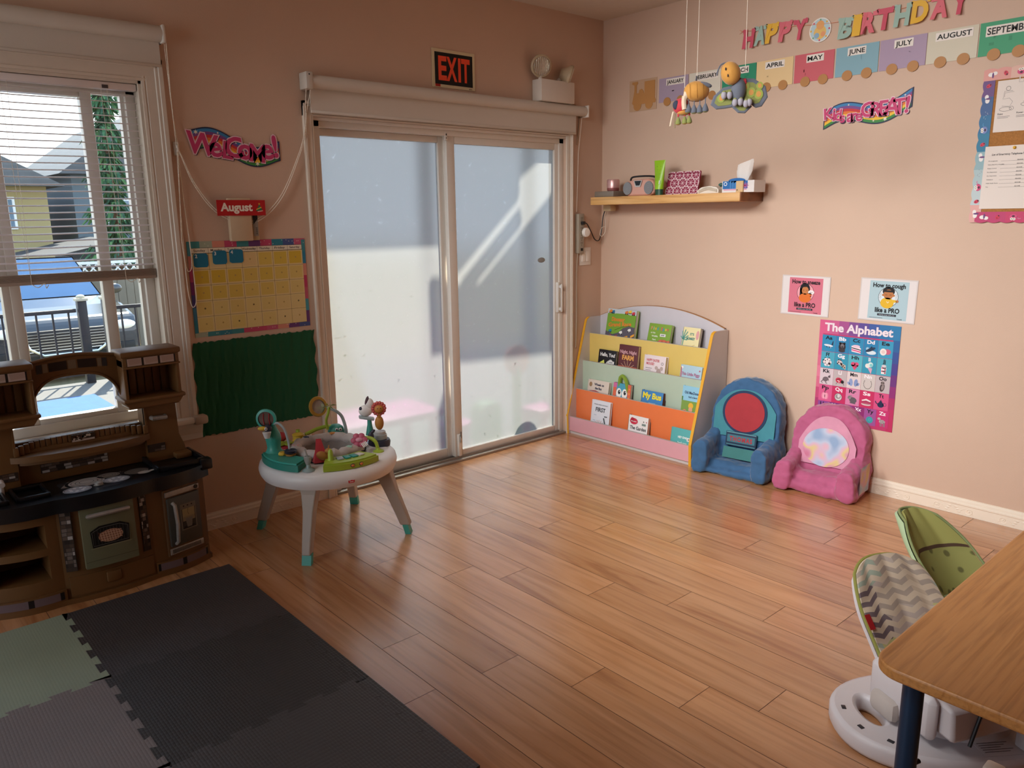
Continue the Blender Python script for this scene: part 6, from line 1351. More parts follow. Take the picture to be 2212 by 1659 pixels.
part('owl', lambda m: (m.lathe([(.038, 0), (.042, .012), (.036, .034), (.020, .046), (0, .048)], TLD, 18, T=QA @ tr(.045, .20, .440)), [m.ell((0, 0, 0), (.008, .004, .009), WP, T=QA @ tr(x, .165, .468)) for x in (.048, .066)], [m.ell((0, 0, 0), (.004, .003, .005), NAVY, T=QA @ tr(x, .161, .468)) for x in (.048, .066)], m.lathe([(.04, 0), (.045, .04)], TLD, 16, T=QA @ tr(.045, .20, .402))), 'teal owl')
def gold(m):
    q = QA @ tr(-.035, .195, .585, rx=pi/2-.25, rz=.3); m.lathe([(.036, -.008), (.050, -.008), (.052, 0), (.048, .010), (.036, .010)], M('#b98a3a', .35, .2), 30, T=q, cap=False, sx=.9); m.lathe([(0, .0), (.037, .0)], M('#d9d4d0', .08, .7, var=.3, vs=25), 28, T=q, cap=False, sx=.9)
    m.tube([QA @ p for p in curve([(.005, .20, .575), (.04, .20, .562), (.075, .195, .53), (.092, .19, .47), (.095, .19, .41)], 6)], .008, GRYB, 8)
part('gold_mirror', gold, 'gold ringed mirror on a grey arm')
def palm(m):
    m.tube([QA @ p for p in curve([(.005, .16, .475), (.0, .155, .52), (.012, .15, .56), (.018, .15, .59)], 5)], .007, LIM, 8)
    for a, L_ in ((.3, .040), (1.2, .034), (2.2, .030), (3.2, .036), (4.6, .045), (5.6, .03)):
        d = Vector((cos(a), 0, sin(a)*.8)); m.add([QA @ (Vector((.018, .15, .592))+p) for p in (Vector((0, -.002, .004)), d*L_*.5+Vector((0, -.012, .010)), d*L_+Vector((0, 0, -.004)), d*L_*.5+Vector((0, .012, -.004)))], [(0, 1, 2, 3), (3, 2, 1, 0)], LIM)
part('palm_leaf', palm, 'lime palm leaves')
part('stand_base', lambda m: (m.lathe([(0, 0), (.052, 0), (.055, .02), (.050, .032), (0, .034)], NAVY, 24, T=QA @ tr(.248, .055, .402)), m.lathe([(0, 0), (.036, 0), (.036, .022), (0, .022)], GRYB, 24, T=QA @ tr(.250, .055, .436)), m.lathe([(0, 0), (.03, 0), (.028, .014), (0, .015)], M('#a8a5a2', .4), 24, T=QA @ tr(.252, .06, .458)), m.lathe([(.0, 0), (.075, 0), (.075, .012), (0, .012)], M('#8fa9c0', .4), 24, T=QA @ tr(.16, .12, .403))))
part('zebra', lambda m: (m.ell((0, 0, 0), (.034, .018, .030), WP, T=QA @ tr(.192, .11, .568)), m.ell((0, 0, 0), (.022, .015, .030), WP, T=QA @ tr(.212, .11, .600)), m.ell((0, 0, 0), (.008, .012, .024), M('#4a2f38', .6), T=QA @ tr(.200, .11, .618, ry=.3)), m.ell((0, 0, 0), (.010, .012, .010), NAVY, T=QA @ tr(.170, .108, .580)), m.box(-.038, .038, -.018, .018, -.008, .006, GRYB, .005, T=QA @ tr(.195, .11, .532, ry=.22)), m.lathe([(.022, 0), (.012, .05), (.010, .08)], TLD, 14, T=QA @ tr(.208, .105, .445))), 'white zebra on a seesaw')
def lion(m):
    q = QA @ tr(.252, .045, .590, rx=pi/2)
    for k in range(14): m.ell((.029*cos(k*pi/7), .029*sin(k*pi/7), 0), (.009, .009, .008), M('#b04a44', .5), T=q, seg=10)
    m.lathe([(0, -.008), (.030, -.008), (.030, .006), (0, .007)], M('#b04a44', .5), 24, T=q); m.ell((0, -.002, .006), (.022, .021, .012), BRN, T=q); m.ell((0, 0, 0), (.022, .018, .036), BRN, T=QA @ tr(.252, .052, .516)); m.tube([QA @ Vector(p_) for p_ in ((.252, .05, .535), (.252, .046, .575))], .010, BRN, 8)
    for x in (-.007, .007): m.ell((x, .004, .017), (.002, .003, .002), NAVY, T=q, seg=8)
part('lion', lion, 'brown lion with a red mane')
part('monkey_tail', lambda m: (m.ell((0, 0, 0), (.015, .012, .026), NAVY, T=QA @ tr(.205, -.0, .462)), m.ell((0, 0, 0), (.016, .008, .008), NAVY, T=QA @ tr(.213, .0, .488, ry=-.6))))
part('lime_stem', lambda m: (m.lathe([(.028, 0), (.026, .006), (.012, .012), (.009, .02)], LIM, 18, T=QA @ tr(.232, -.065, .404)), m.tube([QA @ p for p in curve([(.232, -.065, .415), (.222, -.06, .452), (.200, -.05, .470), (.165, -.045, .474)], 6)], .009, LIM, 8)))
def flower(m):
    q = QA @ tr(.145, -.075, .472, rx=.9)
    for k in range(6): m.ell((.024*cos(k*pi/3), .024*sin(k*pi/3), 0), (.016, .016, .007), M('#b05068', .5), T=q, seg=12)
    m.ell((0, 0, .004), (.018, .012, .010), M('#c98a9a', .5), T=q); [m.box(-.014+.007*k, -.010+.007*k, -.020, .004, .010, .013, M('#e0dcd6', .5), T=q @ tr(.02, -.02, 0, rz=.5)) for k in range(4)]
part('pink_flower', flower, 'pink flower spinner')
part('red_plush', lambda m: (m.add([QA @ Vector(p) for p in ((-.075, -.17, .415), (.005, -.165, .415), (.0, -.19, .415), (-.065, -.20, .415), (-.045, -.155, .505), (-.03, -.165, .520), (-.052, -.165, .520))], [(0, 3, 2, 1), (0, 1, 4), (3, 0, 4), (3, 6, 5, 2), (2, 5, 4, 1), (3, 4, 6), (4, 5, 6)], M('#b02f36', .85, var=.06, sheen=.3), False)), 'red plush cone')
part('giraffe', lambda m: (m.ell((0, 0, 0), (.028, .014, .020), BRN, T=QA @ tr(-.028, -.205, .450, ry=.5)), m.ell((0, 0, 0), (.016, .012, .014), BRN, T=QA @ tr(.0, -.205, .470)), m.tube([QA @ Vector(p) for p in ((-.0, -.205, .48), (.004, -.205, .497))], .003, BRN, 6), m.tube([QA @ Vector(p) for p in ((-.01, -.20, .44), (.005, -.20, .418))], .006, BRN, 6)), 'brown giraffe')
part('keyboard_base', lambda m: (sect(m, .185, .300, 4.62, 5.55, .402, .428, LIM), sect(m, .19, .292, 4.64, 5.53, .428, .436, LIM), m.lathe([(.018, 0), (.013, .012), (.011, .045), (.006, .056), (0, .057)], LIM, 14, T=QA @ tr(.008, -.235, .430))), 'lime keyboard base')
for k, c in enumerate(('#9aa0a6', '#2f8c84', '#2f8c84', '#c9c4bc')):
    a = 4.92+.14*k; r = .235; part('piano_key', lambda m: m.box(-.014, .014, -.020, .020, 0, .007, M(c, .4), .002, T=QA @ tr(r*cos(a), r*sin(a), .436, rz=a+pi/2)))
for k in range(2):
    def knob(m):
        a = 5.06+.14*k; m.ell((0, 0, 0), (.008, .005, .006), M('#c9702f', .4), T=QA @ tr(.302*cos(a), .302*sin(a), .416, rz=a+pi/2)); m.ell((0, 0, 0), (.011, .003, .009), NAVY, T=QA @ tr(.299*cos(a), .299*sin(a), .416, rz=a+pi/2))
    part('knob', knob)
part('clear_post', lambda m: (m.lathe([(.030, 0), (.026, .005), (.012, .012), (.009, .026)], M('#8fa3a2', .3), 20, T=QA @ tr(-.090, -.255, .403)), m.lathe([(.009, 0), (.016, .02), (.018, .035), (.012, .04)], M('#c9cfcc', .15, trans=.6), 14, T=QA @ tr(-.092, -.252, .428)), m.tube([QA @ Vector(p) for p in ((-.092, -.252, .46), (-.10, -.25, .50))], .004, M('#c9cfcc', .15, trans=.6), 8)))
m = MB(QA @ axes((.090, -.3105, .346), (.9615, .2748, 0), (0, 0, 1))); m.add(*filled([[(0, 0), (.026, .0), (.028, .012), (.021, .010), (.014, .013), (.007, .010), (-.002, .012)]], .001, 0), P('#c8242c'), T=tr(-.012, 0, .002)); m.rect(-.008, .004, .018, .003, '#eadfdc', 9); m.build('brand_tag', at_, label='small red scalloped tag on the rim')

# ------------------------------------------------------------------ play kitchen
kt = thing('play_kitchen', (.73, 3.5, 0), 'brown toy kitchen with a black counter under the window', 'play kitchen')
TAN = M('#6a4722', .5, var=.04, vs=6, name='tan_plastic'); TAND = M('#6b4a2a', .6, var=.03); BLKP = M('#0e0f13', .30, var=0, spec=.5); OLV2 = M('#6d6c52', .4, var=.03); SIL = M('#a9a29a', .35, .4, var=.15, vs=60); CX = .73
YB = 3.630
def fy(x):
    s = abs(x-CX)
    if s < .17: return 3.318+.022*(s/.17)**2
    t = (s-.17)/.25; return 3.345-.010*sin(min(1, t)*pi)+.052*max(0, t)**2.2
def plan(xa, xb, off=0, n=14, back=YB): return [(xa+(xb-xa)*i/n, fy(xa+(xb-xa)*i/n)+off) for i in range(n+1)]+[(xb, back), (xa, back)]
b = MB()
b.prism(plan(.555, 1.148), .0, .395, TAN, axis='z')
for z0, z1 in ((0, .122), (.222, .252), (.350, .395)): b.prism(plan(.312, .555), z0, z1, TAN, axis='z')
for z0, z1 in ((.122, .222), (.252, .350)):
    b.prism(plan(.312, .330, n=3), z0, z1, TAN, axis='z'); b.prism(plan(.512, .555, n=3), z0, z1, TAN, axis='z'); b.box(.330, .512, 3.56, YB, z0, z1, TAND)
b.prism(plan(.306, 1.154, -.012, 30), 0, .020, TAN, axis='z')
for z0 in (.020,):
    for i in range(0): pass
b.prism(plan(.57, .89, -.004, 16), .030, .110, TAN, axis='z'); b.box(.70, .755, fy(.73)-.011, fy(.73)+.02, .055, .10, TAN, .006)
b.build('base_cabinet', kt)
c = MB()
c.prism(plan(.296, 1.166, -.035, 34), .392, .440, BLKP, axis='z'); c.prism(plan(.290, 1.172, -.042, 34), .440, .452, BLKP, axis='z')
for x0, x1, y0, y1 in ((.955, 1.168, 3.36, 3.59), (.30, .415, 3.36, 3.56), (.435, .555, 3.36, 3.52)):
    for a in ((x0, x1, y0, y0+.016), (x0, x1, y1-.016, y1), (x0, x0+.014, y0, y1), (x1-.014, x1, y0, y1)): c.box(*a, .452, .476 if x0 > .9 else .470, BLKP, .005)
c.box(1.130, 1.182, 3.345, 3.40, .425, .474, BLKP, .008)
c.build('countertop', kt, label='glossy black countertop with basins')
st2 = MB(Matrix.Translation((0, 0, .452)))
def burner(u, v, r, c1, k):
    st2.disc(u, v, r*1.18, '#15161a', 3, r*.86*1.1); st2.disc(u, v, r, c1, 4, r*.80)
    if k == 0: [st2.ring(u, v, r*f, .0022, '#4a4a50', 5, r*.8*f) for f in (.85, .62, .40)]
    else: [st2.disc(u+r*.5*cos(a), v+r*.4*sin(a), r*.13, '#e0e4ea', 5) for a in [i*.9 for i in range(7)]]; st2.ring(u, v, r*.9, .002, '#5a5f68', 5, r*.72)
st2.poly([(.595, 3.36), (.66, 3.335), (.80, 3.335), (.850, 3.37), (.845, 3.50), (.60, 3.50)], '#2a2b30', 1); st2.poly([(.600, 3.43), (.64, 3.50), (.845, 3.50), (.83, 3.44), (.72, 3.40)], '#8d8680', 2)
burner(.700, 3.450, .068, '#b5b1ad', 0); burner(.648, 3.372, .052, '#a9b0bd', 1); burner(.800, 3.400, .052, '#a9b0bd', 1); burner(.790, 3.478, .045, '#857d74', 0); burner(.895, 3.455, .048, '#6d665e', 0)  # burner greys lightened to stand for the window's reflection
st2.disc(.727, 3.372, .020, '#a9a29a', 6, .016); st2.disc(.915, 3.415, .026, '#b5b0aa', 6, .020); st2.rect(.93, 3.41, .035, .018, '#b5b0aa', 7, .3)
st2.build('stove_top', kt, label='grey burner decals, lightened like the window reflection')
MB().lathe([(0, 0), (.016, 0), (.016, .010), (.010, .014), (0, .014)], SIL, 16, T=tr(.727, 3.372, .455)).build('stove_knob', kt)
def tiles(T, w_, h_, nx, ny, seed, name, parent):
    m = MB(T); rn = random.Random(seed); m.box(0, w_, 0, h_, 0, .002, M('#241a14', .5)); cs = ['#3a2c24', '#4f3d32', '#2c211b', '#6f6058', '#a89e98', '#5a4a40', '#3f3028']
    for j in range(ny):
        off = rn.random()*.6
        for i in range(-1, nx+1):
            u0 = max(.002, (i+off)*w_/nx); u1 = min(w_-.002, (i+off+1)*w_/nx-.0015)
            if u1-u0 > .003: m.rect(u0, h_/ny*j+.0012, u1-u0, h_/ny-.0024, rn.choice(cs), 7)
    return m.build(name, parent)
def ft(x, dz, z, off=.0015):
    t = Vector((1, (fy(x+.01)-fy(x-.01))/.02, 0)).normalized(); p = Vector((x, fy(x)-off, z)); return axes(p, t, (0, 0, 1))
tiles(ft(.564, 0, .136, .003), .040, .250, 2, 15, 1, 'tile_strip', kt); tiles(ft(.855, 0, .138, .003), .030, .250, 2, 15, 2, 'tile_strip', kt)
# oven
ov = MB(); ov.prism([(x, z-.022) for x, z in [(0, 0)]] and [(.630+i*.0124, fy(.630+i*.0124)-.022) for i in range(17)]+[(.8284, fy(.8284)+.01), (.630, fy(.630)+.01)], .136, .393, OLV2, axis='z'); o_ov = ov.build('oven_door', kt, label='olive oven door')
q = axes((.630, fy(.63)-.0245, .136), (1, 0, 0), (0, 0, 1)); m = MB(axes((.630, fy(.73)-.0225, .136), (1, 0, 0), (0, 0, 1)))
m.poly([(.030, .085), (.168, .085), (.172, .155), (.14, .172), (.06, .172), (.026, .155)], '#141110', 2); m.poly([(.026, .080), (.172, .080), (.178, .084), (.02, .084)], '#8a8768', 3)
m.stroke([(.034, .092), (.164, .092), (.166, .150), (.135, .164), (.065, .164), (.032, .150)], .0016, '#77756e', 4, True); [m.stroke([(.04+.012*k, .095), (.04+.012*k, .160)], .0008, '#5a5855', 3) for k in range(11)]
m.disc(.100, .124, .046, '#b58a70', 5, .026)
for k in range(9): m.stroke([(.062+.010*k, .104), (.062+.010*k-.006, .146)], .0025, '#6a3a2a', 6); 
for k in range(4): m.stroke([(.060, .110+.010*k), (.142, .110+.010*k)], .0022, '#c9a58c', 7)
m.rect(.0, .030, .198, .0012, '#3f3d2c', 3); m.build('oven_window', o_ov, label='dark window with a printed pie')
h = MB(); hp = [(.652+i*.0155, fy(.652+i*.0155)-.034-.006*sin(i/10*pi), .358+.004*sin(i/10*pi)) for i in range(11)]; h.tube(hp, .009, SIL, 8); h.tube([(.66, fy(.66)-.015, .358), hp[0]], .006, SIL); h.tube([(.80, fy(.80)-.015, .358), hp[-1]], .006, SIL); h.build('handle', o_ov)
# fridge
xa, xb = .960, 1.115; pa = Vector((xa, fy(xa)-.006, .094)); pb = Vector((xb, fy(xb)-.006, .094)); t_ = (pb-pa).normalized(); q = axes(pa, t_, (0, 0, 1)); wf_ = (pb-pa).length
m = MB(q); m.box(-.006, wf_+.006, -.018, .285, -.02, .002, TAND, .004); m.build('fridge_surround', kt)
m = MB(q); m.box(.004, wf_-.004, .026, .246, -.004, .012, M('#4a4840', .4, var=.03), .005); fd = m.build('fridge_door', kt, label='grey fridge door with a dispenser print')
m = MB(q @ tr(0, 0, .0125)); m.rect(.058, .086, .074, .118, '#7d7568', 1); m.rect(.063, .091, .064, .090, '#3a3530', 2); m.rect(.066, .125, .058, .056, '#8f8268', 3); m.rect(.066, .145, .058, .036, '#a3946f', 4); m.poly([(.078, .138), (.112, .138), (.106, .096), (.084, .096)], '#7d7870', 5); m.poly([(.063, .091), (.127, .091), (.118, .102), (.072, .102)], '#15110f', 4); [m.disc(.075+.019*k, .194, .0035, '#2a2420', 3) for k in range(3)]; m.stroke([(.094, .181), (.090, .165), (.096, .150)], .0014, '#3a3228', 6); m.build('dispenser', fd)
h = MB(q); h.tube([(.024, .225, .014), (.028, .215, .026), (.030, .13, .032), (.028, .05, .026), (.025, .038, .014)], .008, SIL, 8); h.build('handle', fd)
m = MB(q); m.box(0, wf_, .252, .275, -.002, .008, SIL, .002); m.lathe([(0, 0), (.009, 0), (.009, .003), (0, .003)], M('#2a2522'), 14, T=tr(wf_-.016, .264, .008)); m.build('control_strip', kt); m = MB(q); m.box(.0, wf_, -.010, .018, -.002, .006, SIL, .002)
for k in range(22): m.rect(.010+k*.0062, -.005, .0036, .018, '#24201c', 18)
m.build('grille', kt)
# stickers along the kick band
def kick(xs, name):
    m = MB()
    for a, b_, c_ in xs:
        n = 6; V = []
        for i in range(n+1): x = a+(b_-a)*i/n; V += [(x, fy(x)-.0135, .028), (x, fy(x)-.0135, .060)]
        m.add(V, [(2*i, 2*i+2, 2*i+3, 2*i+1) for i in range(n)], P(c_))
        if c_ != '#1a1412': pass
    return m.build(name, kt)
for xa_, xb_ in ((.90, 1.142), (.318, .555)): b = MB(); b.prism(plan(xa_, xb_, -.012, 12), .020, .066, TAN, axis='z'); b.build('kick_band', kt)
kick([(.905, .915, '#1a1412'), (.915, 1.008, '#6d5c5e'), (1.008, 1.026, '#1a1412'), (1.026, 1.122, '#6d5c5e'), (1.122, 1.132, '#1a1412')], 'kick_sticker'); kick([(.328, .420, '#6d5c5e'), (.420, .440, '#1a1412'), (.440, .530, '#6d5c5e'), (.530, .545, '#1a1412')], 'kick_sticker')
# hutch
hu = MB()
hu.box(.33, 1.125, 3.575, YB, .452, .600, TAN, .006)
for s in (-1, 1):
    hu.prism([(CX+s*.245, .452), (CX+s*.41, .452), (CX+s*.405, .50), (CX+s*.385, .56), (CX+s*.38, .735), (CX+s*.245, .735)], 3.545, YB, TAN, axis='y')
    hu.prism([(CX+s*.245, .60), (CX+s*.255, .60), (CX+s*.25, .735), (CX+s*.245, .735)], 3.54, 3.56, TAN, axis='y')
    hu.box(CX+s*.35, CX+s*.42, 3.50, YB, .452, .48, TAN, .008)
hu.build('hutch_back', kt)
le = MB(); le.prism([(.462, 3.60), (.448, 3.555), (.50, 3.515), (.60, 3.490), (.73, 3.482), (.86, 3.490), (.96, 3.515), (1.0, 3.555), (.99, 3.60)], .560, .585, TAN, axis='z')
le.prism([(.475, 3.60), (.465, 3.565), (.52, 3.528), (.62, 3.503), (.73, 3.497), (.84, 3.503), (.94, 3.528), (.985, 3.565), (.975, 3.60)], .545, .562, TAN, axis='z')
for i in range(25):
    a = -1+i/12; x = CX+a*.245; y = 3.592-.055*max(0, abs(a)-.72)/.28*.8
    le.box(x-.0095, x+.0095, y-.012, y+.004, .585, .632-.008*a*a, TAN, .004)
le.box(.49, .97, 3.588, YB, .585, .630, TAN, .004); le.build('ledge', kt)
tiles(axes((.565, 3.573, .490), (1, 0, 0), (0, 0, 1)), .255, .038, 9, 3, 3, 'tile_strip', kt); tiles(axes((.975, 3.543, .498), (1, 0, 0), (0, 0, 1)), .075, .034, 3, 3, 4, 'tile_strip', kt); tiles(axes((.415, 3.543, .490), (1, 0, 0), (0, 0, 1)), .065, .034, 3, 3, 5, 'tile_strip', kt)
m = MB(axes((.690, 3.573, .598), (1, 0, 0), (0, 0, 1))); m.box(0, .090, 0, .030, 0, .002, P('#3a2a20')); m.rect(.002, .0, .086, .008, '#b9a89c', 7); rn = random.Random(8)
for k in range(16): m.disc(rn.uniform(.006, .084), rn.uniform(.008, .022), rn.uniform(.003, .006), rn.choice(('#8a7466', '#c9b8a8', '#6a5448', '#4a3628')), 8, n=8)
m.build('spice_sticker', kt, label='small printed spice rack sticker')
for s in (-1, 1):
    x0, x1 = sorted((CX+s*.165, CX+s*.395)); t = MB()
    t.box(x0, x1, 3.585, 3.60, .735, .93, TAND)
    for i in range(6): t.box(x0+.012+i*(x1-x0-.03)/6, x0+.006+(i+1)*(x1-x0-.03)/6, 3.578, 3.586, .76, .90, TAN, .003)
    t.box(x0, x0+.014, 3.475, 3.60, .745, .93, TAN, .004); t.box(x1-.014, x1, 3.475, 3.60, .745, .93, TAN, .004)
    t.box(x0-.012, x1+.012, 3.462, 3.605, .745, .762, TAN, .006); t.prism([(x0-.004, .745), (x0+.012, .722), (x1-.012, .722), (x1+.004, .745)], 3.475, 3.60, TAN, axis='y'); t.box(x0+.01, x1-.01, 3.49, 3.60, .712, .724, TAN, .004)
    t.box(x0, x1, 3.470, 3.60, .895, .945, TAN, .005); t.box(x0-.008, x1+.008, 3.460, 3.605, .940, .966, TAN, .008); t.box(x0-.002, x1+.002, 3.462, 3.48, .892, .900, TAN, .003)
    t.build('cubby', kt)
    m = MB(axes((x0+.016, 3.4695, .902), (1, 0, 0), (0, 0, 1))); ww = x1-x0-.032; m.box(0, ww, 0, .034, 0, .001, P('#1e1612'))
    for k in range(3): m.rect(ww*(.01+.335*k), .001, ww*.29, .032, '#b09a90', 4); m.poly([(ww*(.03+.335*k), .03), (ww*(.05+.335*k), .006), (ww*(.29+.335*k), .010), (ww*(.29+.335*k), .03)], '#a58c80', 5)
    m.build('cornice_sticker', kt)
n = 26
outer = [(CX-.175+i*.35/n, .944+.022*sin(pi*i/n)) for i in range(n+1)]
inner = [(CX-.168+.336*i/n, .775+.112*max(0, 1-(abs(2*i/n-1))**3.2)**.75) for i in range(n+1)]
ar = MB()
ar.prism([(CX-.178, .762)]+outer+[(CX+.178, .762)]+inner[::-1], 3.555, 3.60, TAN, axis='y')
ar.tube([(x, 3.556, z+.002) for x, z in outer], .008, TAN, 8); ar.tube([(x, 3.555, z) for x, z in inner], .006, TAN, 8)
ar.build('arch', kt)
m = MB(axes((CX, 3.5545, 0), (1, 0, 0), (0, 0, 1)))
for a, b_, c_ in ((-.135, -.112, '#3a3432'), (-.112, -.092, '#7a6a58'), (-.090, -.022, '#2c1f1a'), (-.020, .012, '#75634f'), (.016, .088, '#2c1f1a'), (.090, .108, '#75634f'), (.108, .128, '#3a3432')):
    zz = lambda x: .915+.014*cos(x*8); m.poly([(a+.0008, zz(a)-.018), (b_-.0008, zz(b_)-.018), (b_-.0008, zz(b_)+.018), (a+.0008, zz(a)+.018)], c_, 2)
m.build('arch_sticker', kt)
tw = MB(); tw.tube([(1.005, 3.545, .652), (1.005, 3.525, .652), (1.062, 3.525, .650), (1.062, 3.545, .650)], .010, SIL, 8); tw.build('towel_bar', kt)
MB().tube([(.41, 3.50, .452), (.41, 3.50, .50), (.41, 3.475, .515), (.41, 3.45, .508)], .011, M('#cfcac6', .3), 10).build('faucet', kt)

# ------------------------------------------------------------------ interlocking foam mats
def mat_material(name, c, bump):
    m = bpy.data.materials.new(name); m.use_nodes = True; nt = m.node_tree; p = nt.nodes['Principled BSDF']; L = nt.links
    p.inputs['Base Color'].default_value = lin(c); p.inputs['Roughness'].default_value = .52
    tc = nt.nodes.new('ShaderNodeTexCoord'); w1 = nt.nodes.new('ShaderNodeTexVoronoi'); w1.inputs['Scale'].default_value = 105; w1.inputs['Randomness'].default_value = .12
    mp = nt.nodes.new('ShaderNodeMapping'); mp.inputs['Scale'].default_value = (1, .62, 1); L.new(tc.outputs['Object'], mp.inputs[0]); L.new(mp.outputs[0], w1.inputs['Vector'])
    b = nt.nodes.new('ShaderNodeBump'); b.inputs['Strength'].default_value = bump; b.inputs['Distance'].default_value = .0025; b.invert = True
    L.new(w1.outputs['Distance'], b.inputs['Height']); L.new(b.outputs[0], p.inputs['Normal'])
    n = nt.nodes.new('ShaderNodeTexNoise'); n.inputs['Scale'].default_value = 3; n.inputs['Detail'].default_value = 4; L.new(tc.outputs['Object'], n.inputs['Vector'])
    mx = nt.nodes.new('ShaderNodeMix'); mx.data_type = 'RGBA'; mx.inputs[6].default_value = tuple(x*.85 for x in lin(c)[:3])+(1,); mx.inputs[7].default_value = tuple(min(1, x*1.15) for x in lin(c)[:3])+(1,); L.new(n.outputs['Fac'], mx.inputs[0]); L.new(mx.outputs[2], p.inputs['Base Color'])
    return m
def teeth(p0, p1, side, phase, n=10, dep=.020):
    """Dovetail edge from p0 to p1; side=+1 pushes knobs to the left of travel."""
    p0 = Vector(p0); p1 = Vector(p1); d = (p1-p0)/n; nn = Vector((-d.y, d.x)).normalized()*dep*side; out = []
    for i in range(n):
        a = p0+d*i
        if (i+phase) % 2 == 0: out += [a+d*.06, a-d*.0+d*.06, a+nn-d*.10, a+nn+d*1.10, a+d*.94]
        else: out += [a+d*.06, a+d*.94]
    return [(q.x, q.y) for q in out]
def foam(label, x0, x1, y0, y1, mat, E_, W_, N_, S_, h=.013, name='foam_mat', group='interlocking foam mats', cat='mat'):
    """E_/W_/N_/S_: None for a straight edge, 0/1 for the tooth phase (neighbours take the other phase's complement)."""
    pts = []
    def side(p, q, ph, out):
        if ph is None: pts.append(p)
        elif ph == 'o': pts.extend(teeth(p, q, -1, 0))         # knobs outwards
        else: pts.extend(teeth(p, q, 1, 1))                    # notches inwards, mate of 'o'
    side((x0, y0), (x1, y0), S_, 0); side((x1, y0), (x1, y1), E_, 0); side((x1, y1), (x0, y1), N_, 0); side((x0, y1), (x0, y0), W_, 0)
    clean = []
    for p in pts:
        if not clean or math.hypot(p[0]-clean[-1][0], p[1]-clean[-1][1]) > 1e-5: clean.append(p)
    m = MB(); v, f = filled([clean], h, 0); m.add(v, f, mat, T=tr(0, 0, h/2+.0004)); return m.build(name, label=label, cat=cat, group=group)
DG = mat_material('foam_dark', '#3e3a3a', .9); DG2 = mat_material('foam_darker', '#33302f', .9); SG = mat_material('foam_sage', '#8f9c86', .25); LGY = mat_material('foam_grey', '#79716f', .7); MG = mat_material('foam_mid', '#454242', .9)
foam('dark grey smooth foam mat nearest the toy kitchen', .530, 1.120, 2.640, 3.232, DG, 'o', 'o', None, 'i')
foam('near black textured foam mat in the middle of the mat rows', .530, 1.120, 2.060, 2.640, DG2, 'o', 'o', 'o', 'i')
foam('dark grey textured foam mat at the bottom edge of the view', .530, 1.120, 1.480, 2.060, MG, 'o', 'o', 'o', None)
foam('sage green foam mat at the left edge beside the toy kitchen', -.060, .530, 2.640, 3.232, SG, 'i', None, None, 'i')
foam('light grey foam mat at the bottom left below the sage one', -.060, .530, 2.060, 2.640, LGY, 'i', None, 'o', 'i')
foam('pale grey foam mat in front of the light grey one', -.060, .530, 1.480, 2.060, LGY, 'i', None, 'o', None)
foam('dark edge strip of the foam mats next to the toy kitchen', 1.120, 1.168, 2.640, 3.232, DG, None, 'i', None, None, .0125, 'mat_edge_strip', 'edge strips of the foam mats', 'mat edge')
foam('dark edge strip of the foam mats beside the near black mat', 1.120, 1.168, 2.060, 2.639, DG2, None, 'i', None, None, .0125, 'mat_edge_strip', 'edge strips of the foam mats', 'mat edge')
foam('dark edge strip of the foam mats at the bottom edge of the view', 1.120, 1.168, 1.480, 2.059, MG, None, 'i', None, None, .0125, 'mat_edge_strip', 'edge strips of the foam mats', 'mat edge')

# ------------------------------------------------------------------ low table at the right
tbl = thing('childrens_table', (2.4, .2, 0), 'low wood topped table with dark blue legs at the lower right', 'table')
TW = wood('table_laminate', '#cf9558', '#c68a4c', '#b0763b', (1.1, 42, 20), rough=.38, contrast=(.25, .70))
TZ = .460; tx0, ty1 = 1.728, .690; tx1, ty0 = 3.35, -.55
def rrect(x0, x1, y0, y1, r, n=8):
    out = []
    for cx, cy, a0 in ((x1-r, y1-r, 0), (x0+r, y1-r, pi/2), (x0+r, y0+r, pi), (x1-r, y0+r, 1.5*pi)): out += [(cx+r*cos(a0+pi/2*i/n), cy+r*sin(a0+pi/2*i/n)) for i in range(n+1)]
    return out
m = MB(); m.prism(rrect(tx0, tx1, ty0, ty1, .065), TZ-.030, TZ, TW, axis='z'); o = m.build('tabletop', tbl); bv = o.modifiers.new('round', 'BEVEL'); bv.width = .006; bv.segments = 3; bv.limit_method = 'ANGLE'; bv.angle_limit = radians(50)
BL = M('#1f3a58', .4, .2, var=.03)
for x, y in ((1.800, .612), (3.26, .60), (1.80, -.46), (3.26, -.46)):
    m = MB(); m.lathe([(.024, .155), (.024, TZ-.03)], BL, 24, T=tr(x, y, 0)); lg = m.build('leg', tbl)
    MB().lathe([(.0255, .150), (.0255, .160), (.020, .162), (.019, .02), (.024, .012), (.024, 0), (0, 0)][::-1], M('#a9adb0', .2, .9), 20, T=tr(x, y, 0)).build('chrome_insert', lg)
    MB().tube([(x+.022, y-.010, .180), (x+.040, y-.016, .180)], .006, M('#141416', .4), 10).build('set_screw', lg)

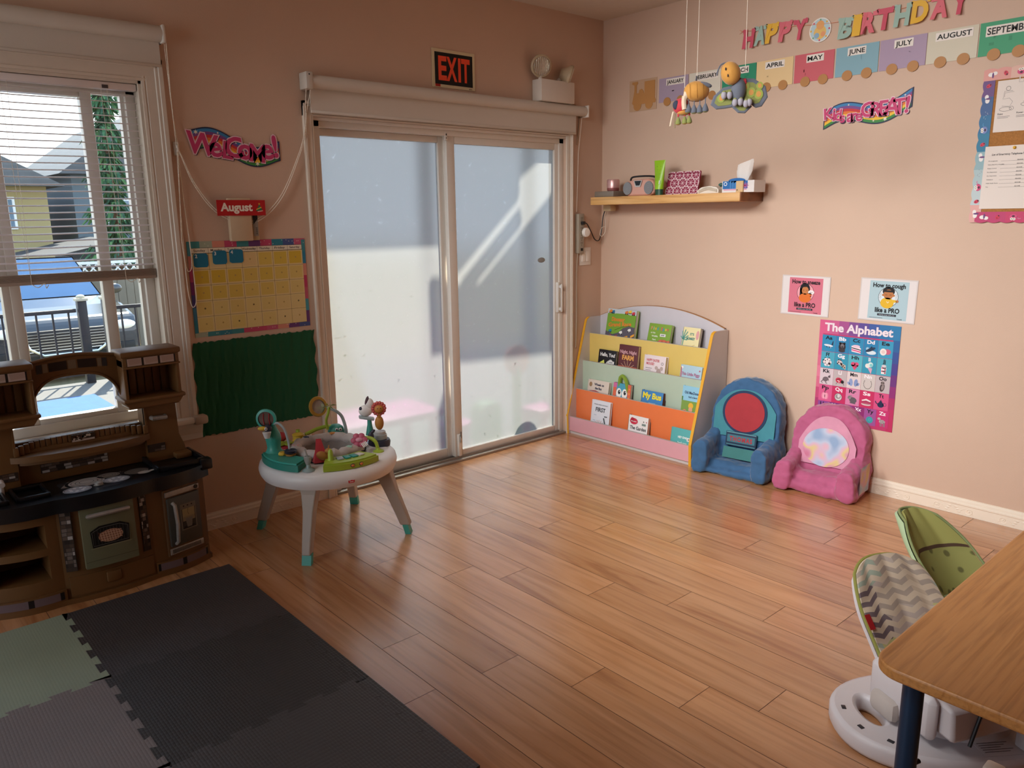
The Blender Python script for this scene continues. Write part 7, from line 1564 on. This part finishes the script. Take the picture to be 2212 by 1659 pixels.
# ------------------------------------------------------------------ two feeding chairs at the far side of the table
SHW2 = M('#d2cdd0', .4, var=.02); SHG = M('#a9c09a', .45, var=.03)
def chevron():
    m = bpy.data.materials.new('chevron_cloth'); m.use_nodes = True; nt = m.node_tree; p = nt.nodes['Principled BSDF']; L = nt.links
    tc = nt.nodes.new('ShaderNodeTexCoord'); sp = nt.nodes.new('ShaderNodeSeparateXYZ'); L.new(tc.outputs['UV'], sp.inputs[0])
    a = nt.nodes.new('ShaderNodeMath'); a.operation = 'PINGPONG'; a.inputs[1].default_value = .5; mu = nt.nodes.new('ShaderNodeMath'); mu.operation = 'MULTIPLY'; mu.inputs[1].default_value = 4.2; L.new(sp.outputs['X'], mu.inputs[0]); L.new(mu.outputs[0], a.inputs[0])
    ad = nt.nodes.new('ShaderNodeMath'); ad.operation = 'MULTIPLY_ADD'; ad.inputs[1].default_value = 9; L.new(sp.outputs['Y'], ad.inputs[0]); L.new(a.outputs[0], ad.inputs[2])
    fr_ = nt.nodes.new('ShaderNodeMath'); fr_.operation = 'FRACT'; L.new(ad.outputs[0], fr_.inputs[0]); g = nt.nodes.new('ShaderNodeMath'); g.operation = 'GREATER_THAN'; g.inputs[1].default_value = .52; L.new(fr_.outputs[0], g.inputs[0])
    vo = nt.nodes.new('ShaderNodeTexVoronoi'); vo.inputs['Scale'].default_value = 3.6; L.new(tc.outputs['UV'], vo.inputs['Vector']); cr = nt.nodes.new('ShaderNodeValToRGB'); cr.color_ramp.interpolation = 'CONSTANT'; e = cr.color_ramp.elements
    e[0].position = 0; e[0].color = lin('#a5988c'); e[1].position = .55; e[1].color = lin('#b9a894')
    for pos, c in ((.30, '#6d5f64'), (.40, '#b5b27a'), (.72, '#9aa596'), (.85, '#b3a59c')): k = e.new(pos); k.color = lin(c)
    sx = nt.nodes.new('ShaderNodeSeparateColor'); L.new(vo.outputs['Color'], sx.inputs[0]); L.new(sx.outputs[0], cr.inputs[0])
    mx = nt.nodes.new('ShaderNodeMix'); mx.data_type = 'RGBA'; mx.inputs[6].default_value = lin('#c9b9a4'); L.new(g.outputs[0], mx.inputs[0]); L.new(cr.outputs[0], mx.inputs[7]); L.new(mx.outputs[2], p.inputs['Base Color']); p.inputs['Roughness'].default_value = .85
    return m
def leafcloth():
    m = bpy.data.materials.new('olive_leaf_cloth'); m.use_nodes = True; nt = m.node_tree; p = nt.nodes['Principled BSDF']; L = nt.links
    tc = nt.nodes.new('ShaderNodeTexCoord'); sp = nt.nodes.new('ShaderNodeSeparateXYZ'); L.new(tc.outputs['UV'], sp.inputs[0])
    vo = nt.nodes.new('ShaderNodeTexVoronoi'); vo.inputs['Scale'].default_value = 6; L.new(tc.outputs['UV'], vo.inputs['Vector'])
    cr = nt.nodes.new('ShaderNodeValToRGB'); e = cr.color_ramp.elements; e[0].position = .18; e[0].color = lin('#5c5a30'); e[1].position = .26; e[1].color = lin('#8a8a4e'); L.new(vo.outputs['Distance'], cr.inputs[0])
    g = nt.nodes.new('ShaderNodeMath'); g.operation = 'GREATER_THAN'; g.inputs[1].default_value = .58; L.new(sp.outputs['Y'], g.inputs[0])
    mx = nt.nodes.new('ShaderNodeMix'); mx.data_type = 'RGBA'; L.new(g.outputs[0], mx.inputs[0]); L.new(cr.outputs[0], mx.inputs[6]); mx.inputs[7].default_value = lin('#939150')
    c = nt.nodes.new('ShaderNodeMath'); c.operation = 'COMPARE'; c.inputs[1].default_value = .58; c.inputs[2].default_value = .018; L.new(sp.outputs['Y'], c.inputs[0])
    m2 = nt.nodes.new('ShaderNodeMix'); m2.data_type = 'RGBA'; L.new(c.outputs[0], m2.inputs[0]); L.new(mx.outputs[2], m2.inputs[6]); m2.inputs[7].default_value = lin('#4a3424'); L.new(m2.outputs[2], p.inputs['Base Color']); p.inputs['Roughness'].default_value = .85
    return m
def bucket(m, q, W, Hh, curl, mat, th, taper, depth_fn, n=20, k=16, uv=None, off=0.0, grow=0.0):
    """Curved seat-back shell: local x right, y up along the back, z towards the sitter."""
    V = []
    for side_ in (0, 1):
        for i in range(n+1):
            for j in range(k+1):
                u = -1+2*i/n; v = j/k; w_ = (W/2+grow)*(1-taper*max(0, v-.45)**2*2.2)*(1-.0*v)
                hh = (Hh+grow)*(1-.16*abs(u)**2.6); x = u*w_; y = v*hh
                z = curl*(abs(u)**2.2)*(1-.5*v)+depth_fn(u, v)+off-(th if side_ else 0)
                V.append((x, y, z))
    N_ = (n+1)*(k+1); F = []
    for i in range(n):
        for j in range(k):
            a = i*(k+1)+j; F.append((a, a+k+1, a+k+2, a+1)); F.append((N_+a, N_+a+1, N_+a+k+2, N_+a+k+1))
    ring_ = [i*(k+1) for i in range(n+1)]+[n*(k+1)+j for j in range(1, k+1)]+[i*(k+1)+k for i in range(n-1, -1, -1)]+[j for j in range(k-1, 0, -1)]
    for a, b in zip(ring_, ring_[1:]+ring_[:1]): F.append((b, a, N_+a, N_+b))
    m.add(V, F, mat, True, T=q)
    return n, k, N_
def uvmap(o, n, k, N_):
    me = o.data; ul = me.uv_layers.new(name='UVMap')
    for p in me.polygons:
        for li in p.loop_indices:
            v = me.loops[li].vertex_index % N_; ul.data[li].uv = ((v // (k+1))/n, (v % (k+1))/k)
quilt = lambda u, v: .012*(1-abs(u)**3)+.007*abs(sin(u*5.2))*abs(cos(v*7.5))
h1 = thing('feeding_chair', (2.264, .69, 0), 'white booster feeding chair with a chevron cushion at the table', 'feeding chair', 'feeding chairs at the table')
# long base with a carry hole at its far left end
def base_ring(parent, c, ax, rx, ry, mat):
    q = Matrix.Translation((c[0], c[1], 0)) @ Matrix.Rotation(math.atan2(ax[1], ax[0]), 4, 'Z')
    m = MB(q); outer_ = [(rx*cos(2*pi*i/56), ry*(abs(sin(2*pi*i/56))**.85)*(1 if sin(2*pi*i/56) > 0 else -1)) for i in range(56)]; hole = [(-rx*.66+.046*cos(2*pi*i/24), .018+.082*sin(2*pi*i/24)) for i in range(24)]
    v, f = filled([outer_, hole], .030, .014); m.add(v, f, mat, True, T=tr(0, 0, .030)); o = m.build('base', parent, sharp=50)
    MB(q @ tr(.03, .01, 0)).lathe([(.150, .055), (.140, .085), (.12, .10), (0, .10)], mat, 36, sx=1.1, sy=.95).build('swivel_hub', parent)
    m = MB(q)
    for a in (3.0, 3.5, 3.9): m.box(-.009, .009, -.006, .006, -.003, .001, M('#2a2a30', .5), .001, T=tr((rx-.020)*cos(a), (ry-.020)*sin(a), .060, rz=a+pi/2))
    m.build('vent_slot', parent)
base_ring(h1, (2.264, .690), (.72, -.69), .292, .205, SHW2)
m = MB(axes((2.155, .535, .0600), (.80, -.60, 0), (.60, .80, 0))); m.box(0, .105, 0, .115, 0, .0006, P('#d6d0d2')); m.rect(.003, .088, .099, .024, '#b5401f', 3); m.text('WARNING', .052, .094, .010, '#3a1a12', 4, w=.06, bold=.03)
for k in range(8): m.rect(.008, .078-.009*k, .088-.015*(k % 3), .0022, '#3f3a3c', 3)
m.build('warning_label', h1, label='white warning label with an orange header')
QC = axes((2.31, .79, 0), (.900, -.435, 0), (0, 0, 1))        # local x right, y up, z the way it faces
m = MB(QC); m.prism([(.00, .11), (.02, .19), (.10, .185), (.24, .205), (.275, .20), (.285, .11)], -.135, .135, SHW2, axis='x', T=Matrix(((1, 0, 0, 0), (0, 0, 1, 0), (0, 1, 0, 0), (0, 0, 0, 1)))); m.box(-.168, -.130, .085, .215, .0, .24, SHW2, .018); m.box(.130, .168, .085, .215, .0, .24, SHW2, .018); o = m.build('seat_shell', h1); bv = o.modifiers.new('round', 'BEVEL'); bv.width = .010; bv.segments = 2; bv.limit_method = 'ANGLE'
m = MB(QC); m.box(-.190, -.150, .07, .135, .03, .13, M('#bdb4ae', .5), .020); m.build('latch', h1); MB(QC).tube([(-.04, .205, .282), (-.085, .10, .292)], .005, M('#1c1a1e', .5), 8).build('crotch_strap', h1)
m = MB(QC); m.box(.085, .095, .06, .20, .28, .345, SHW2, .004); m.box(.165, .175, .06, .20, .28, .345, SHW2, .004); m.box(.085, .175, .185, .20, .28, .345, SHW2, .004); m.build('foot_rest', h1)
qh1 = axes((2.31, .79, .175), (.900, -.435, 0), (.277, .573, .771))
m = MB(); bucket(m, qh1, .292, .300, .030, SHW2, .014, .30, lambda u, v: 0); m.build('back_shell', h1)
m = MB(); n_, k_, N_ = bucket(m, qh1, .296, .314, .034, chevron(), .016, .30, quilt, 30, 26, off=.020); cu = m.build('cushion', h1, label='beige chevron cushion with an olive piping'); uvmap(cu, n_, k_, N_)
def rim(m, q, W, Hh, curl, taper, off, r, mat, n=24):
    pts = []
    for i in range(n+1):
        v = i/n; pts.append((-1, v))
    pts += [(-1+2*i/n, 1) for i in range(1, n)]+[(1, 1-i/n) for i in range(n+1)]
    P_ = []
    for u, v in pts: w_ = (W/2)*(1-taper*max(0, v-.45)**2*2.2); hh = Hh*(1-.16*abs(u)**2.6); P_.append((u*w_, v*hh, curl*(abs(u)**2.2)*(1-.5*v)+off))
    m.tube([q @ Vector(p) for p in P_], r, mat, 8)
m = MB(); rim(m, qh1, .300, .316, .034, .30, .014, .0055, M('#8a8a42', .8)); m.build('piping', cu)
m = MB(qh1 @ tr(-.150, .095, .058, rz=.05)); m.box(-.008, .010, 0, .045, 0, .002, P('#9a1f24')); m.build('side_tag', cu, label='small dark red side tag')
h2 = thing('feeding_chair', (2.88, .84, 0), 'olive green feeding chair behind the chevron one', 'feeding chair', 'feeding chairs at the table')
m = MB(); m.lathe([(.0, .0), (.17, 0), (.18, .03), (.15, .07), (.12, .08), (0, .08)], SHG, 36, T=tr(2.88, .80, 0)); m.build('base', h2)
Q2 = axes((2.90, .885, 0), (.95, -.31, 0), (0, 0, 1))
m = MB(Q2); m.box(-.125, .125, .075, .155, -.01, .22, SHG, .03); m.build('seat_shell', h2)
qh2 = axes((2.90, .885, .085), (.95, -.31, 0), (.20, .615, .76))
m = MB(); bucket(m, qh2, .275, .385, .105, SHG, .014, .62, lambda u, v: 0); m.build('back_shell', h2)
m = MB(); n_, k_, N_ = bucket(m, qh2, .262, .378, .095, leafcloth(), .012, .62, lambda u, v: .010*(1-abs(u)**3)+.006*abs(sin(u*6.2))*(v > .55), 30, 26, off=.018); cu2 = m.build('cushion', h2, label='olive cushion with a brown band'); uvmap(cu2, n_, k_, N_)
m = MB(); rim(m, qh2, .276, .386, .105, .62, .012, .005, M('#7f8a5a', .8)); m.build('piping', cu2)

# white chair just touching the lower right corner
wc = thing('white_chair', (1.50, .20, 0), 'white painted child chair at the near end of the table, lower right corner', 'chair')
WC = M('#ded6cd', .4, var=.02)
for x, y, h_ in ((1.470, .350, .508), (1.470, .06, .508), (1.70, .350, .255), (1.70, .06, .255)): MB().box(x-.016, x+.016, y-.016, y+.016, 0, h_, WC, .006).build('leg', wc)
MB().box(1.455, 1.715, .045, .366, .255, .28, WC, .008).build('seat', wc)
MB().box(1.462, 1.478, .070, .340, .40, .49, WC, .006).build('backrest', wc)
